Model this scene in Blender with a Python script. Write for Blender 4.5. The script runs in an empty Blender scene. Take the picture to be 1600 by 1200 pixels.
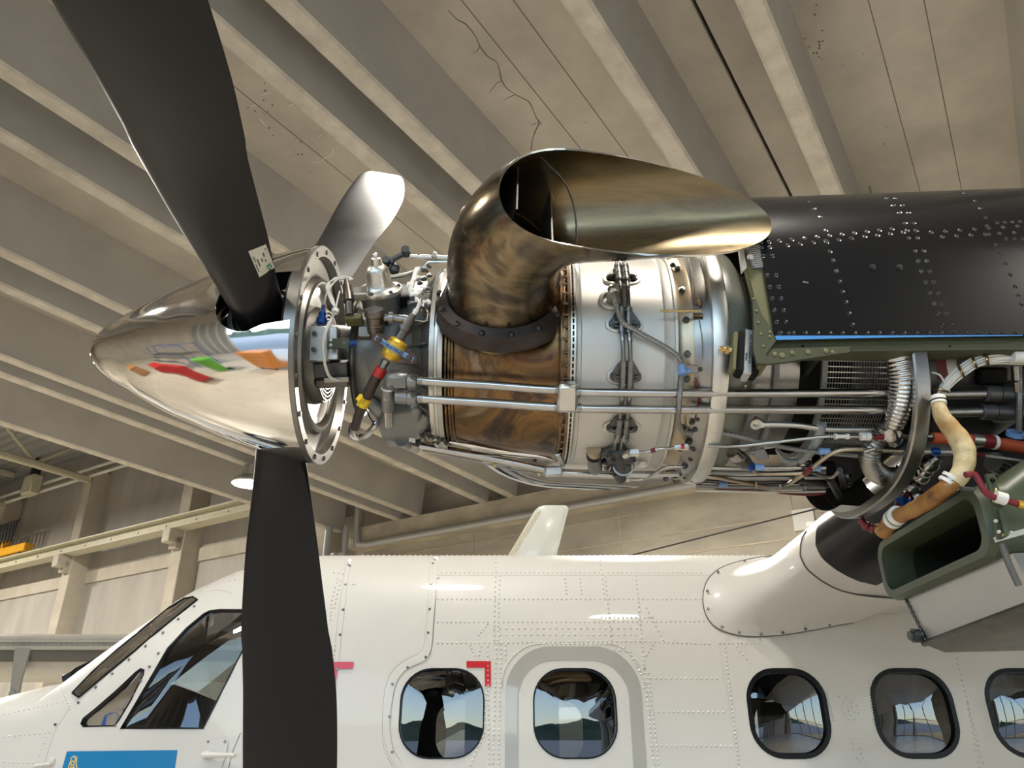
import bpy, bmesh, math, random
from mathutils import Vector as V, Matrix
from mathutils.bvhtree import BVHTree

random.seed(7)
scene = bpy.context.scene
COL = scene.collection
R_ = math.radians
CAMZ = 1.65
PITCH = R_(25.98)
F_PX = 1230.0                     # focal length for the 1600 px wide frame
# ------------------------------------------------------------- camera, world, exposure
cam_d = bpy.data.cameras.new('camera'); cam = bpy.data.objects.new('camera', cam_d)
COL.objects.link(cam); scene.camera = cam
cam.location = (0, 0, CAMZ); cam.rotation_euler = (R_(90) + PITCH, 0, 0)
cam_d.sensor_width = 36.0; cam_d.lens = F_PX / 1600 * 36.0
cam_d.clip_start = 0.02; cam_d.clip_end = 500
vs = scene.view_settings
scene.display_settings.display_device = 'sRGB'
vs.view_transform = 'Standard'; vs.look = 'None'; vs.gamma = 1.0; vs.use_curve_mapping = False
vs.exposure = EXPOSURE = 0.0
world = bpy.data.worlds.new('sky'); scene.world = world; world.use_nodes = True
wn = world.node_tree.nodes; wl = world.node_tree.links; wn.clear()
sky = wn.new('ShaderNodeTexSky'); sky.sky_type = 'NISHITA'; sky.sun_disc = False
sky.sun_elevation = R_(42); sky.sun_rotation = R_(60); sky.altitude = 300
wb = wn.new('ShaderNodeBackground'); wb.inputs['Strength'].default_value = 0.86
wo = wn.new('ShaderNodeOutputWorld')
wl.new(sky.outputs[0], wb.inputs[0]); wl.new(wb.outputs[0], wo.inputs[0])
scene.cycles.max_bounces = 8; scene.cycles.diffuse_bounces = 4; scene.cycles.glossy_bounces = 5
scene.cycles.transmission_bounces = 6; scene.cycles.transparent_max_bounces = 8
scene.cycles.sample_clamp_indirect = 6.0
scene.cycles.use_denoising = True
scene.cycles.caustics_reflective = False; scene.cycles.caustics_refractive = False
# the ribs of the roof run along ER, the long wall behind the aeroplane along EW (both horizontal)
ER = V((.5416, .8406, 0)); EW = V((-.8406, .5416, 0)); UP = V((0, 0, 1))
CAM = V((0, 0, CAMZ))
# daylight portal in the hangar doorway behind the camera
DOOR_D, DOOR_S0, DOOR_S1, DOOR_H = -7.5, -9.5, 6.0, 4.9
pl = bpy.data.lights.new('doorway_portal', 'AREA'); pl.shape = 'RECTANGLE'
pl.size = DOOR_S1 - DOOR_S0; pl.size_y = DOOR_H; pl.cycles.is_portal = True
plo = bpy.data.objects.new('doorway_portal', pl); COL.objects.link(plo)
pc = ER * DOOR_D + EW * ((DOOR_S0 + DOOR_S1) / 2) + V((0, 0, DOOR_H / 2))
plo.matrix_world = Matrix.Translation(pc) @ Matrix((( -EW.x, 0, -ER.x), (-EW.y, 0, -ER.y), (0, 1, 0))).to_4x4()

# second portal: the side doorway in the right-hand wall
SIDE_D0, SIDE_D1, SIDE_S, SIDE_H = -7.2, -1.2, -12.0, 4.6
pl2_ = bpy.data.lights.new('side_portal', 'AREA'); pl2_.shape = 'RECTANGLE'; pl2_.size = SIDE_D1 - SIDE_D0; pl2_.size_y = SIDE_H; pl2_.cycles.is_portal = True
plo2 = bpy.data.objects.new('side_portal', pl2_); COL.objects.link(plo2)
plo2.matrix_world = Matrix.Translation(ER * ((SIDE_D0 + SIDE_D1) / 2) + EW * SIDE_S + V((0, 0, SIDE_H / 2))) @ Matrix(((ER.x, 0, -EW.x), (ER.y, 0, -EW.y), (0, 1, 0))).to_4x4()

# ------------------------------------------------------------- looking up points
FW = V((0, math.cos(PITCH), math.sin(PITCH))); CU = V((0, -math.sin(PITCH), math.cos(PITCH))); CR = V((1, 0, 0))
def ray(u, v): return CR * ((u - 800) / F_PX) + CU * ((600 - v) / F_PX) + FW
def atY(u, v, y): q = ray(u, v); return CAM + q * (y / q.y)
def atX(u, v, x): q = ray(u, v); return CAM + q * (x / q.x)
def atZ(u, v, z): q = ray(u, v); return CAM + q * ((z - CAMZ) / q.z)
def atW(u, v, D): q = ray(u, v); return CAM + q * (D / q.dot(ER))
def depth(p): return (V(p) - CAM).dot(FW)
def pxm(p, n): return n * depth(p) / F_PX           # n pixels at the distance of p, in metres

# ------------------------------------------------------------- materials
MATS = {}
def mat(name, col, rough=.5, metal=0.0, var=0.0, vscale=6.0, col2=None, bump=0.0, bscale=120.0, coat=0.0,
        rvar=0.0, spec=.5, aniso=0.0, emit=None, estr=0.0, stretch=(1, 1, 1), stops=None, detail=6.0, dist=0.0):
    m = bpy.data.materials.new(name); m.use_nodes = True; MATS[name] = m
    n = m.node_tree.nodes; l = m.node_tree.links; b = n['Principled BSDF']
    b.inputs['Base Color'].default_value = (*col, 1); b.inputs['Roughness'].default_value = rough
    b.inputs['Metallic'].default_value = metal; b.inputs['Specular IOR Level'].default_value = spec
    if coat: b.inputs['Coat Weight'].default_value = coat; b.inputs['Coat Roughness'].default_value = .04
    if aniso: b.inputs['Anisotropic'].default_value = aniso
    if emit: b.inputs['Emission Color'].default_value = (*emit, 1); b.inputs['Emission Strength'].default_value = estr
    tc = n.new('ShaderNodeTexCoord'); mp = n.new('ShaderNodeMapping'); mp.inputs['Scale'].default_value = stretch
    geo = n.new('ShaderNodeNewGeometry')
    l.new(geo.outputs['Position'], mp.inputs['Vector'])
    if var or col2 or stops:
        t = n.new('ShaderNodeTexNoise'); t.inputs['Scale'].default_value = vscale; t.inputs['Detail'].default_value = detail
        t.inputs['Roughness'].default_value = .6; t.inputs['Distortion'].default_value = dist
        l.new(mp.outputs[0], t.inputs['Vector'])
        r = n.new('ShaderNodeValToRGB'); l.new(t.outputs['Fac'], r.inputs[0])
        e = r.color_ramp.elements
        if stops:
            e[0].position = stops[0][0]; e[0].color = (*stops[0][1], 1)
            e[1].position = stops[-1][0]; e[1].color = (*stops[-1][1], 1)
            for p, c in stops[1:-1]:
                x = e.new(p); x.color = (*c, 1)
        else:
            c2 = col2 or tuple(min(1, c * (1 + var)) for c in col)
            c1 = col if col2 else tuple(c * (1 - var) for c in col)
            e[0].position = .32; e[1].position = .68
            e[0].color = (*c1, 1); e[1].color = (*c2, 1)
        l.new(r.outputs[0], b.inputs['Base Color'])
    if rvar:
        t = n.new('ShaderNodeTexNoise'); t.inputs['Scale'].default_value = vscale * 2.3; t.inputs['Detail'].default_value = 5
        l.new(mp.outputs[0], t.inputs['Vector'])
        q = n.new('ShaderNodeMapRange'); q.inputs[3].default_value = max(.01, rough - rvar); q.inputs[4].default_value = rough + rvar
        q.inputs[1].default_value = .3; q.inputs[2].default_value = .7
        l.new(t.outputs['Fac'], q.inputs[0]); l.new(q.outputs[0], b.inputs['Roughness'])
    if bump:
        t = n.new('ShaderNodeTexNoise'); t.inputs['Scale'].default_value = bscale; t.inputs['Detail'].default_value = 4
        l.new(mp.outputs[0], t.inputs['Vector'])
        q = n.new('ShaderNodeBump'); q.inputs['Strength'].default_value = bump; q.inputs['Distance'].default_value = .004
        l.new(t.outputs['Fac'], q.inputs['Height']); l.new(q.outputs[0], b.inputs['Normal'])
    return m

def braid_mat(name, light, dark, around=10, along=450, rough=.35, metal=1.0, wave=False):
    """woven sleeve: diagonal crossing strands over the UV of a tube (u round, v metres along)"""
    m = mat(name, light, rough, metal); n = m.node_tree.nodes; l = m.node_tree.links; b = n['Principled BSDF']
    uv = n.new('ShaderNodeUVMap'); sp = n.new('ShaderNodeSeparateXYZ'); l.new(uv.outputs[0], sp.inputs[0])
    def math_(op, a, bb):
        q = n.new('ShaderNodeMath'); q.operation = op
        for i, x in enumerate((a, bb)):
            if isinstance(x, (int, float)): q.inputs[i].default_value = x
            else: l.new(x, q.inputs[i])
        return q.outputs[0]
    A = math_('MULTIPLY', sp.outputs[0], around * 6.2832); B = math_('MULTIPLY', sp.outputs[1], along)
    s1 = math_('SINE', math_('ADD', A, B), 0); s2 = math_('SINE', math_('SUBTRACT', A, B), 0)
    h = s1 if wave else math_('MULTIPLY', s1, s2)
    r = n.new('ShaderNodeMapRange'); r.inputs[1].default_value = -.6; r.inputs[2].default_value = .6; l.new(h, r.inputs[0])
    mx = n.new('ShaderNodeMix'); mx.data_type = 'RGBA'; l.new(r.outputs[0], mx.inputs[0])
    mx.inputs[6].default_value = (*dark, 1); mx.inputs[7].default_value = (*light, 1)
    l.new(mx.outputs[2], b.inputs['Base Color'])
    bp = n.new('ShaderNodeBump'); bp.inputs['Strength'].default_value = .6; bp.inputs['Distance'].default_value = .001
    l.new(h, bp.inputs['Height']); l.new(bp.outputs[0], b.inputs['Normal'])
    return m

# ------------------------------------------------------------- mesh building
def axes(n, hint=(0, 0, 1)):
    n = V(n).normalized(); h = V(hint)
    if abs(n.dot(h.normalized())) > .98: h = V((1, 0, 0)) if abs(n.x) < .9 else V((0, 1, 0))
    x = h.cross(n).normalized(); return x, n.cross(x).normalized(), n
def catmull(pts, n):
    pts = [V(p) for p in pts]
    if len(pts) < 3: return [pts[0].lerp(pts[-1], i / n) for i in range(n + 1)]
    P = [pts[0] * 2 - pts[1]] + pts + [pts[-1] * 2 - pts[-2]]
    out = []; segs = len(pts) - 1
    L = [max((P[i + 2] - P[i + 1]).length, 1e-6) for i in range(segs)]; tot = sum(L)
    for i in range(segs):
        k = max(2, round(n * L[i] / tot)); p0, p1, p2, p3 = P[i:i + 4]
        for j in range(k):
            t = j / k
            out.append(.5 * ((2 * p1) + (p2 - p0) * t + (2 * p0 - 5 * p1 + 4 * p2 - p3) * t * t + (3 * p1 - p0 - 3 * p2 + p3) * t ** 3))
    out.append(pts[-1]); return out
class MB:
    def __init__(s): s.v = []; s.f = []; s.m = []; s.uv = {}
    def add(s, vs, fs, mi=0):
        o = len(s.v); s.v += [V(p) for p in vs]; s.f += [tuple(i + o for i in f) for f in fs]; s.m += [mi] * len(fs); return s
    def obox(s, c, ax, ay, az, bev=0, mi=0):
        """box by its centre and three half-axis vectors, edges chamfered by bev metres"""
        c, ax, ay, az = V(c), V(ax), V(ay), V(az)
        if bev <= 0:
            vs = [c + ax * i + ay * j + az * k for i in (-1, 1) for j in (-1, 1) for k in (-1, 1)]
            fs = [(0, 1, 3, 2), (4, 6, 7, 5), (0, 4, 5, 1), (2, 3, 7, 6), (0, 2, 6, 4), (1, 5, 7, 3)]
            if ax.cross(ay).dot(az) < 0: fs = [f[::-1] for f in fs]
            return s.add(vs, fs, mi)
        L = [ax.length, ay.length, az.length]; U = [ax.normalized(), ay.normalized(), az.normalized()]
        b = min(bev, .45 * min(L)); pts = []
        for i in (-1, 1):
            for j in (-1, 1):
                for k in (-1, 1):
                    sg = (i, j, k)
                    for d in range(3):
                        pts.append(c + sum((U[e] * sg[e] * (L[e] - (0 if e == d else b)) for e in range(3)), V()))
        bm = bmesh.new(); [bm.verts.new(p) for p in pts]
        bmesh.ops.convex_hull(bm, input=bm.verts); bmesh.ops.dissolve_limit(bm, angle_limit=.02, verts=bm.verts, edges=bm.edges)
        bm.verts.index_update(); s.add([v.co.copy() for v in bm.verts], [tuple(v.index for v in f.verts) for f in bm.faces], mi); bm.free(); return s
    def box(s, c, dx, dy, dz, bev=0, mi=0): return s.obox(c, V((dx / 2, 0, 0)), V((0, dy / 2, 0)), V((0, 0, dz / 2)), bev, mi)
    def lathe(s, prof, o, ax, seg=32, a0=0, a1=360, hint=(0, 0, 1), closed=False, mi=0, cap=False):
        """profile of (distance along axis, radius) turned round the axis"""
        o = V(o); x, y, z = axes(ax, hint); full = abs(a1 - a0) >= 359.9
        na = seg if full else seg + 1; vs = []; fs = []
        for i in range(na):
            a = R_(a0 + (a1 - a0) * i / seg); d = y * math.cos(a) + x * math.sin(a)
            for t, r in prof: vs.append(o + z * t + d * r)
        k = len(prof); kk = k if closed else k - 1
        for i in range(seg):
            a, b = i * k, ((i + 1) % na) * k
            for j in range(kk):
                j2 = (j + 1) % k; fs.append((a + j, b + j, b + j2, a + j2))
        s.add(vs, fs, mi)
        if cap and full:
            b0 = len(s.v) - len(vs)
            if prof[0][1] > 1e-5: s.f.append(tuple(b0 + i * k for i in range(na))); s.m.append(mi)
            if prof[-1][1] > 1e-5: s.f.append(tuple(b0 + i * k + k - 1 for i in reversed(range(na)))); s.m.append(mi)
        return s
    def cyl(s, p0, p1, r0, r1=None, seg=16, bev=0, mi=0):
        p0, p1 = V(p0), V(p1); L = (p1 - p0).length; r1 = r0 if r1 is None else r1
        pr = [(0, r0), (L, r1)] if not bev else [(0, r0 - bev), (bev, r0), (L - bev, r1), (L, r1 - bev)]
        return s.lathe(pr, p0, p1 - p0, seg, cap=True, mi=mi)
    def tube(s, pts, r, seg=10, n=0, rf=None, cap=True, flat=1.0, hint=None, mi=0):
        """pipe along points; n>0 smooths the path into n pieces; rf(length m, 0..1) scales the radius; uv = (round, metres)"""
        P = catmull(pts, n) if n else [V(p) for p in pts]
        if n and isinstance(r, (list, tuple)):
            rr = []
            for i in range(len(P)):
                q = i / (len(P) - 1) * (len(r) - 1); a = min(int(q), len(r) - 2); rr.append(r[a] + (r[a + 1] - r[a]) * (q - a))
            r = rr
        T = [(P[min(i + 1, len(P) - 1)] - P[max(i - 1, 0)]).normalized() for i in range(len(P))]
        x = axes(T[0], hint or (0, 0, 1))[0]; L = 0; o = len(s.v); tl = sum((P[i + 1] - P[i]).length for i in range(len(P) - 1)); LL = []
        for i, p in enumerate(P):
            if i: L += (p - P[i - 1]).length
            x = (x - T[i] * x.dot(T[i])).normalized(); y = T[i].cross(x); LL.append(L)
            q = (r[i] if isinstance(r, (list, tuple)) else r) * (rf(L, L / tl) if rf else 1)
            for j in range(seg):
                a = 6.28319 * j / seg; s.v.append(p + x * (math.cos(a) * q) + y * (math.sin(a) * q * flat))
        for i in range(len(P) - 1):
            for j in range(seg):
                j2 = (j + 1) % seg
                s.uv[len(s.f)] = [(j / seg, LL[i]), ((j + 1) / seg, LL[i]), ((j + 1) / seg, LL[i + 1]), (j / seg, LL[i + 1])]
                s.f.append((o + i * seg + j, o + i * seg + j2, o + (i + 1) * seg + j2, o + (i + 1) * seg + j)); s.m.append(mi)
        if cap:
            s.f.append(tuple(o + j for j in reversed(range(seg)))); s.m.append(mi)
            e = o + (len(P) - 1) * seg; s.f.append(tuple(e + j for j in range(seg))); s.m.append(mi)
        return s
    def prism(s, poly, d, mi=0):
        """flat polygon of points pushed along vector d"""
        d = V(d); k = len(poly); P = [V(p) for p in poly]
        nrm = sum(((P[i] - P[0]).cross(P[(i + 1) % k] - P[0]) for i in range(k)), V())
        fs = [tuple(range(k)), tuple(range(2 * k - 1, k - 1, -1))] + [(i, i + k, (i + 1) % k + k, (i + 1) % k) for i in range(k)]
        if nrm.dot(d) > 0: fs = [f[::-1] for f in fs]
        return s.add(P + [p + d for p in P], fs, mi)
    def sphere(s, c, r, seg=14, rings=8, ax=(0, 0, 1), sq=1.0, mi=0):
        return s.lathe([(-r * sq * math.cos(math.pi * i / rings), max(1e-5, r * math.sin(math.pi * i / rings))) for i in range(rings + 1)], c, ax, seg, mi=mi)
    def hexnut(s, p, n, r, h, mi=0, hint=(0, 0, 1)):
        return s.lathe([(0, r), (h * .8, r), (h, r * .85), (h, .001)], p, n, 6, mi=mi, hint=hint)
    def dome(s, p, n, r, h, seg=8, mi=0):
        return s.lathe([(-h * .3, r), (h * .35, r * .9), (h * .8, r * .5), (h, 1e-4)], p, n, seg, mi=mi)
    def mesh(s, name, mats=(), smooth=True, angle=38, origin=V()):
        me = bpy.data.meshes.new(name)
        me.from_pydata([tuple(p - origin) for p in s.v], [], s.f)
        for m in (mats if isinstance(mats, (list, tuple)) else [mats]): me.materials.append(MATS[m])
        if len(me.materials) > 1: me.polygons.foreach_set('material_index', s.m)
        if s.uv:
            ul = me.uv_layers.new(name='UVMap')
            for fi, q in s.uv.items():
                for li, c in zip(me.polygons[fi].loop_indices, q): ul.data[li].uv = c
        if smooth:
            me.polygons.foreach_set('use_smooth', [True] * len(me.polygons)); me.set_sharp_from_angle(angle=R_(angle))
        me.update(); return me
    def bvh(s): return BVHTree.FromPolygons(s.v, s.f)
# ------------------------------------------------------------- things and parts
WLOC = {}
def _link(o, parent, wl_):
    COL.objects.link(o); WLOC[o] = V(wl_)
    if parent is not None: o.parent = parent; o.location = V(wl_) - WLOC[parent]
    else: o.location = V(wl_)
def thing(name, label, cat, loc, group=None, kind=None):
    o = bpy.data.objects.new(name, None); o.empty_display_size = .1; _link(o, None, loc)
    if kind: o['kind'] = kind
    if label: o['label'] = label
    if cat: o['category'] = cat
    if group: o['group'] = group
    return o
def obj(name, mb, mats, parent=None, label=None, cat=None, group=None, kind=None, smooth=True, angle=38):
    lo = V([min(p[i] for p in mb.v) for i in range(3)]); hi = V([max(p[i] for p in mb.v) for i in range(3)]); c = (lo + hi) / 2
    if parent is None and kind is None: c.z = lo.z
    o = bpy.data.objects.new(name, mb.mesh(name, mats, smooth, angle, c)); _link(o, parent, c)
    if label: o['label'] = label
    if cat: o['category'] = cat
    if group: o['group'] = group
    if kind: o['kind'] = kind
    return o
def inst(name, me, p, n=(0, 0, 1), sc=1.0, parent=None, hint=(0, 0, 1), rot=0.0):
    o = bpy.data.objects.new(name, me); x, y, z = axes(n, hint)
    if rot: x, y = x * math.cos(rot) + y * math.sin(rot), y * math.cos(rot) - x * math.sin(rot)
    _link(o, parent, p); sc = (sc,) * 3 if isinstance(sc, (int, float)) else sc
    o.rotation_euler = Matrix((x, y, z)).transposed().to_euler(); o.scale = sc; return o
def boolean(o, cutter_mb, op='DIFFERENCE', solver='EXACT'):
    c = bpy.data.objects.new('cutter', cutter_mb.mesh('cutter', [], False)); COL.objects.link(c)
    md = o.modifiers.new('cut', 'BOOLEAN'); md.operation = op; md.object = c; md.solver = solver
    c.location = (0, 0, 0)
    bpy.context.view_layer.update(); dg = bpy.context.evaluated_depsgraph_get()
    me = bpy.data.meshes.new_from_object(o.evaluated_get(dg)); o.modifiers.clear(); old = o.data; me.name = old.name; o.data = me
    bpy.data.meshes.remove(old); cm = c.data; bpy.data.objects.remove(c); bpy.data.meshes.remove(cm); return o
def unit(fn, name, mats):
    m = MB(); fn(m); return m.mesh(name, mats)
def textmesh(body, size, p, x, y, mats, name, parent, extr=.0003, align='CENTER', bold=0):
    cu = bpy.data.curves.new('t', 'FONT'); cu.body = body; cu.size = size; cu.extrude = extr; cu.align_x = align; cu.align_y = 'CENTER'; cu.offset = bold
    t = bpy.data.objects.new('t', cu); COL.objects.link(t); bpy.context.view_layer.update()
    me = bpy.data.meshes.new_from_object(t.evaluated_get(bpy.context.evaluated_depsgraph_get())); bpy.data.objects.remove(t); bpy.data.curves.remove(cu)
    me.materials.clear(); me.materials.append(MATS[mats]); o = bpy.data.objects.new(name, me); _link(o, parent, p)
    x = V(x).normalized(); z = x.cross(V(y)).normalized(); y = z.cross(x); o.rotation_euler = Matrix((x, y, z)).transposed().to_euler(); return o
# ------------------------------------------------------------- setting materials
mat('concrete slab', (.45, .415, .355), .85, var=.16, vscale=1.3, bump=.25, bscale=60)
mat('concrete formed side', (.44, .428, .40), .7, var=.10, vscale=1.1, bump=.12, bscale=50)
mat('concrete rough bounce-lit soffit', (.52, .485, .42), .9, var=.16, vscale=5, bump=.5, bscale=70)  # rougher face; its paler tone puts floor bounce light into the colour
mat('concrete wall', (.44, .405, .335), .88, var=.2, vscale=.9, bump=.3, bscale=40, stretch=(1, 1, 2.2))
mat('concrete beam', (.49, .435, .335), .88, var=.22, vscale=1.4, bump=.3, bscale=40, stretch=(1, 1, 1.5))
mat('precast panel', (.42, .40, .365), .8, var=.12, vscale=1.1, bump=.1, bscale=30, stretch=(1.6, 1.6, .35))
mat('precast column', (.50, .46, .385), .85, var=.1, vscale=2)
mat('black joint', (.008, .008, .009), .9)
mat('floor coating', (.52, .485, .42), .3, var=.08, vscale=.8, rvar=.06)
mat('apron concrete', (.40, .39, .36), .9, var=.1, vscale=.5)
mat('hill green', (.045, .075, .04), .95, var=.4, vscale=.05)
mat('cream steel', (.56, .53, .40), .45, var=.06)
mat('white steel', (.66, .65, .6), .45)
mat('zinc deck', (.45, .45, .45), .4, metal=.6)
mat('grey conduit', (.42, .43, .42), .4, metal=.3)
mat('crane yellow', (.80, .40, .02), .45, var=.1)
mat('black cable', (.012, .012, .013), .5)
mat('door panel grey', (.28, .30, .32), .5)
mat('lamp glow', (1, 1, 1), .5, emit=(1.0, .96, .88), estr=26)
mat('lamp housing', (.5, .5, .5), .4, metal=.8)
PR = V((.8406, -.5416, 0))
def hp(d, s, z): return ER * d + EW * s + V((0, 0, z))        # point in hangar axes
def hbox(m, d0, d1, s0, s1, z0, z1, bev=0, mi=0):
    return m.obox(hp((d0 + d1) / 2, (s0 + s1) / 2, (z0 + z1) / 2), ER * abs(d1 - d0) / 2, EW * abs(s1 - s0) / 2, V((0, 0, abs(z1 - z0) / 2)), bev, mi)
SL, SR = 31.0, -12.0                    # left and right ends of the hall (EW)
DB, DF = 13.0, DOOR_D                   # back wall and door wall (ER)
# floor
m = MB(); hbox(m, DF, DB + .3, SR, SL, -.2, 0); obj('floor', m, 'floor coating', kind='structure')
m = MB(); hbox(m, DF - 120, DF - .01, -120, 120, -.25, -.03); obj('ground', m, 'apron concrete', kind='structure')
# wooded hills beyond the apron
m = MB(); N = 60
rows = []
for j, (dd, hh) in enumerate(((-70, 0), (-80, 3.2), (-95, 6.5), (-118, 0))):
    rows.append([hp(dd - 4 * math.sin(i * .7 + j), -120 + 240 * i / N, hh * (1 + .25 * math.sin(i * .55 + j) + .2 * math.sin(i * 1.7)) - .1) for i in range(N + 1)])
for j in range(3):
    for i in range(N): m.add([rows[j][i], rows[j][i + 1], rows[j + 1][i + 1], rows[j + 1][i]], [(0, 1, 2, 3)])
obj('hills', m, 'hill green', kind='structure')
# ------------------------------------------------------------- double-tee ceiling
ZB = CAMZ + 4.8; ZS = ZB + .75                                 # soffit of the ribs, underside of the slab
ceiling = thing('ceiling', None, None, hp(2, 0, ZS), kind='structure')
RED = {'W': -.552, 'X': -1.579, 'Y': -3.312, 'Z': -3.864, '1': -5.578, '2': -6.298, '3': -8.026, '4': -8.702, '5': -10.426, '6': -10.963, '7': -12.696}
edges = list(RED.values()) + [1.226, 1.95, 3.68, 4.40, 6.13, 6.85, 8.58, 9.3, 11.03]
RW, TAP = .178, .074
D1 = 12.62
for e in edges:
    m = MB(); l, r = e - RW, e
    a = DF + .02; ch = .02
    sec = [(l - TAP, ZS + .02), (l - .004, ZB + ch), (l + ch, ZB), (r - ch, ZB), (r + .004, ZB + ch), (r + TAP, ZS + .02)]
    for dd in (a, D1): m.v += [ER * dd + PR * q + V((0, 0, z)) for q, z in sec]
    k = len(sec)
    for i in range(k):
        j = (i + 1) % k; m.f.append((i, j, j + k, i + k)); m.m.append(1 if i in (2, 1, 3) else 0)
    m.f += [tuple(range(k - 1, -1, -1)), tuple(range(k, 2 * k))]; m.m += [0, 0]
    obj('rib', m, ['concrete formed side', 'concrete rough bounce-lit soffit'], ceiling)
gaps = [-11.9 - 1.05, -10.78, -8.45, -6.02, -3.65, -1.127, 1.50, 3.95 + .1, 6.4, 8.85, 11.2]
gaps[0] = -13.0
for i in range(len(gaps) - 1):
    g0, g1 = gaps[i] + .014, gaps[i + 1] - .014
    m = MB()
    m.obox(ER * ((DF + D1 + .4) / 2) + PR * ((g0 + g1) / 2) + V((0, 0, ZS + .05)), ER * ((D1 + .4 - DF) / 2), PR * ((g1 - g0) / 2), V((0, 0, .05)), .008)
    obj('slab_panel', m, 'concrete slab', ceiling)
    # board seams cast into the soffit of each tee: thin fins of laitance
mat('joint brown', (.13, .115, .09), .9)
for q in (.435, .058, -2.692, -2.342, -4.95, -7.2):
    m = MB()
    m.obox(ER * ((DF + D1) / 2) + PR * q + V((0, 0, ZS)), ER * ((D1 - DF) / 2), PR * .004, V((0, 0, .002)))
    obj('formwork_joint', m, 'joint brown', ceiling)
cr = [(700, 16), (714, 30), (728, 38), (742, 55), (750, 72), (762, 88), (776, 97), (781, 112), (784, 126), (792, 138), (806, 148), (822, 156), (829, 163), (838, 184), (842, 192), (836, 206), (832, 218), (830, 234)]
m = MB(); m.tube([atZ(u, v, ZS) for u, v in cr], .0045, 5, 60, rf=lambda l, t: .7 + .6 * abs(math.sin(l * 9)))
for L in ([(784, 126), (776, 130), (764, 146)], [(806, 148), (794, 152), (786, 158)], [(838, 184), (846, 194), (843, 197)], [(750, 72), (745, 80), (738, 84)], [(838, 192), (830, 196)]): m.tube([atZ(u, v, ZS) for u, v in L], [.004, .003, .002][:len(L)], 4)
obj('crack', m, 'joint brown', ceiling, kind='stuff')
m = MB(); rr_ = random.Random(9)
for k in range(36):
    u, v = rr_.choice([(1270, 60), (1282, 78), (1276, 30), (420, 150), (445, 235), (470, 250), (410, 170), (1390, 205), (1330, 115), (900, 190)]); p = atZ(u + rr_.gauss(0, 9), v + rr_.gauss(0, 14), ZS); m.cyl(p - V((0, 0, .004)), p + V((0, 0, .01)), .004 + .006 * rr_.random(), seg=6)
obj('pock_marks', m, 'joint brown', ceiling, kind='stuff')
m = MB()
for L in ([(406, 148), (418, 145), (424, 142)], [(486, 252), (497, 253), (508, 246), (519, 238), (520, 231)], [(392, 165), (400, 163)], [(406, 185), (414, 194), (419, 199)], [(450, 165), (458, 162)], [(497, 214), (503, 209)]): m.tube([atZ(u, v, ZS) for u, v in L], .008, 5, 10)
obj('lime_streak', m, 'white steel', ceiling, kind='stuff')
m = MB(); hbox(m, DF, D1 + .4, 12.9, SR, ZS + .11, ZS + .2); obj('roof_topping', m, 'black joint', ceiling)
# ------------------------------------------------------------- back wall: plain wall + ledge beam on the right, columns and panels on the left
wall_b = thing('wall_back', None, None, hp(DB, 0, 0), kind='structure')
WH = 11.0
m = MB(); hbox(m, DB, DB + .3, 12.6, SR, 0, ZS + .2); obj('wall_face', m, 'concrete wall', wall_b)
m = MB(); hbox(m, 12.55, DB, 12.45, SR, ZB - .43, ZB); obj('ledge_beam', m, 'concrete beam', wall_b)
m = MB()
for k in range(9):
    z = ZB - .43 - .42 * (k + .5) - .06 * (k % 2); hbox(m, DB - .012, DB + .02, 12.45, SR, z, z + .025)
for s in (9.3, 6.0, 2.9, -.4, -3.5): hbox(m, DB - .009, DB + .02, s, s + .02, 0, ZB - .45)
obj('board_mark', m, 'concrete beam', wall_b, kind='stuff')
for s in (9.35, 5.2, 1.2, -2.8): pass
cols_s = [13.3, 18.5, 23.65, 28.8]
for s in cols_s:
    m = MB(); hbox(m, DB - .55, DB + .05, s - .22, s + .22, 0, 10.0, .02); obj('column', m, 'precast column', wall_b)
    m = MB(); hbox(m, 12.05, 12.5, s - .15, s + .15, 6.92, 7.28, .02); hbox(m, 12.3, 12.5, s - .15, s + .15, 6.8, 7.1); obj('corbel', m, 'precast column', wall_b)
xs = [12.45] + cols_s + [SL]
for i in range(len(xs) - 1):
    for z0, z1 in ((0, 2.2), (2.22, 6.56), (6.9, WH + .1)):
        m = MB(); hbox(m, DB, DB + .25, xs[i] - .0, xs[i + 1], z0, z1, .015); obj('wall_panel', m, 'precast panel', wall_b)
    m = MB(); hbox(m, DB - .06, DB + .2, xs[i], xs[i + 1], 6.55, 6.91, .004); obj('panel_ledge', m, 'precast column', wall_b)
# other walls
m = MB(); hbox(m, DF - .3, DF, DOOR_S1, SL, 0, WH); hbox(m, DF - .3, DF, SR, DOOR_S0, 0, WH); hbox(m, DF - .3, DF, DOOR_S0, DOOR_S1, DOOR_H, WH); obj('wall_front', m, 'precast panel', kind='structure')
m = MB(); hbox(m, SIDE_D1, DB, SR - .3, SR, 0, WH); hbox(m, DF, SIDE_D0, SR - .3, SR, 0, WH); hbox(m, SIDE_D0, SIDE_D1, SR - .3, SR, SIDE_H, WH); obj('wall_right', m, 'concrete wall', kind='structure')
m = MB(); hbox(m, DF, DB, SL, SL + .3, 0, WH); obj('wall_left', m, 'precast panel', kind='structure')
m = MB(); hbox(m, DF, DB, 12.92, 13.1, ZS + .0, WH); obj('wall_upstand', m, 'precast panel', kind='structure')
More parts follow.
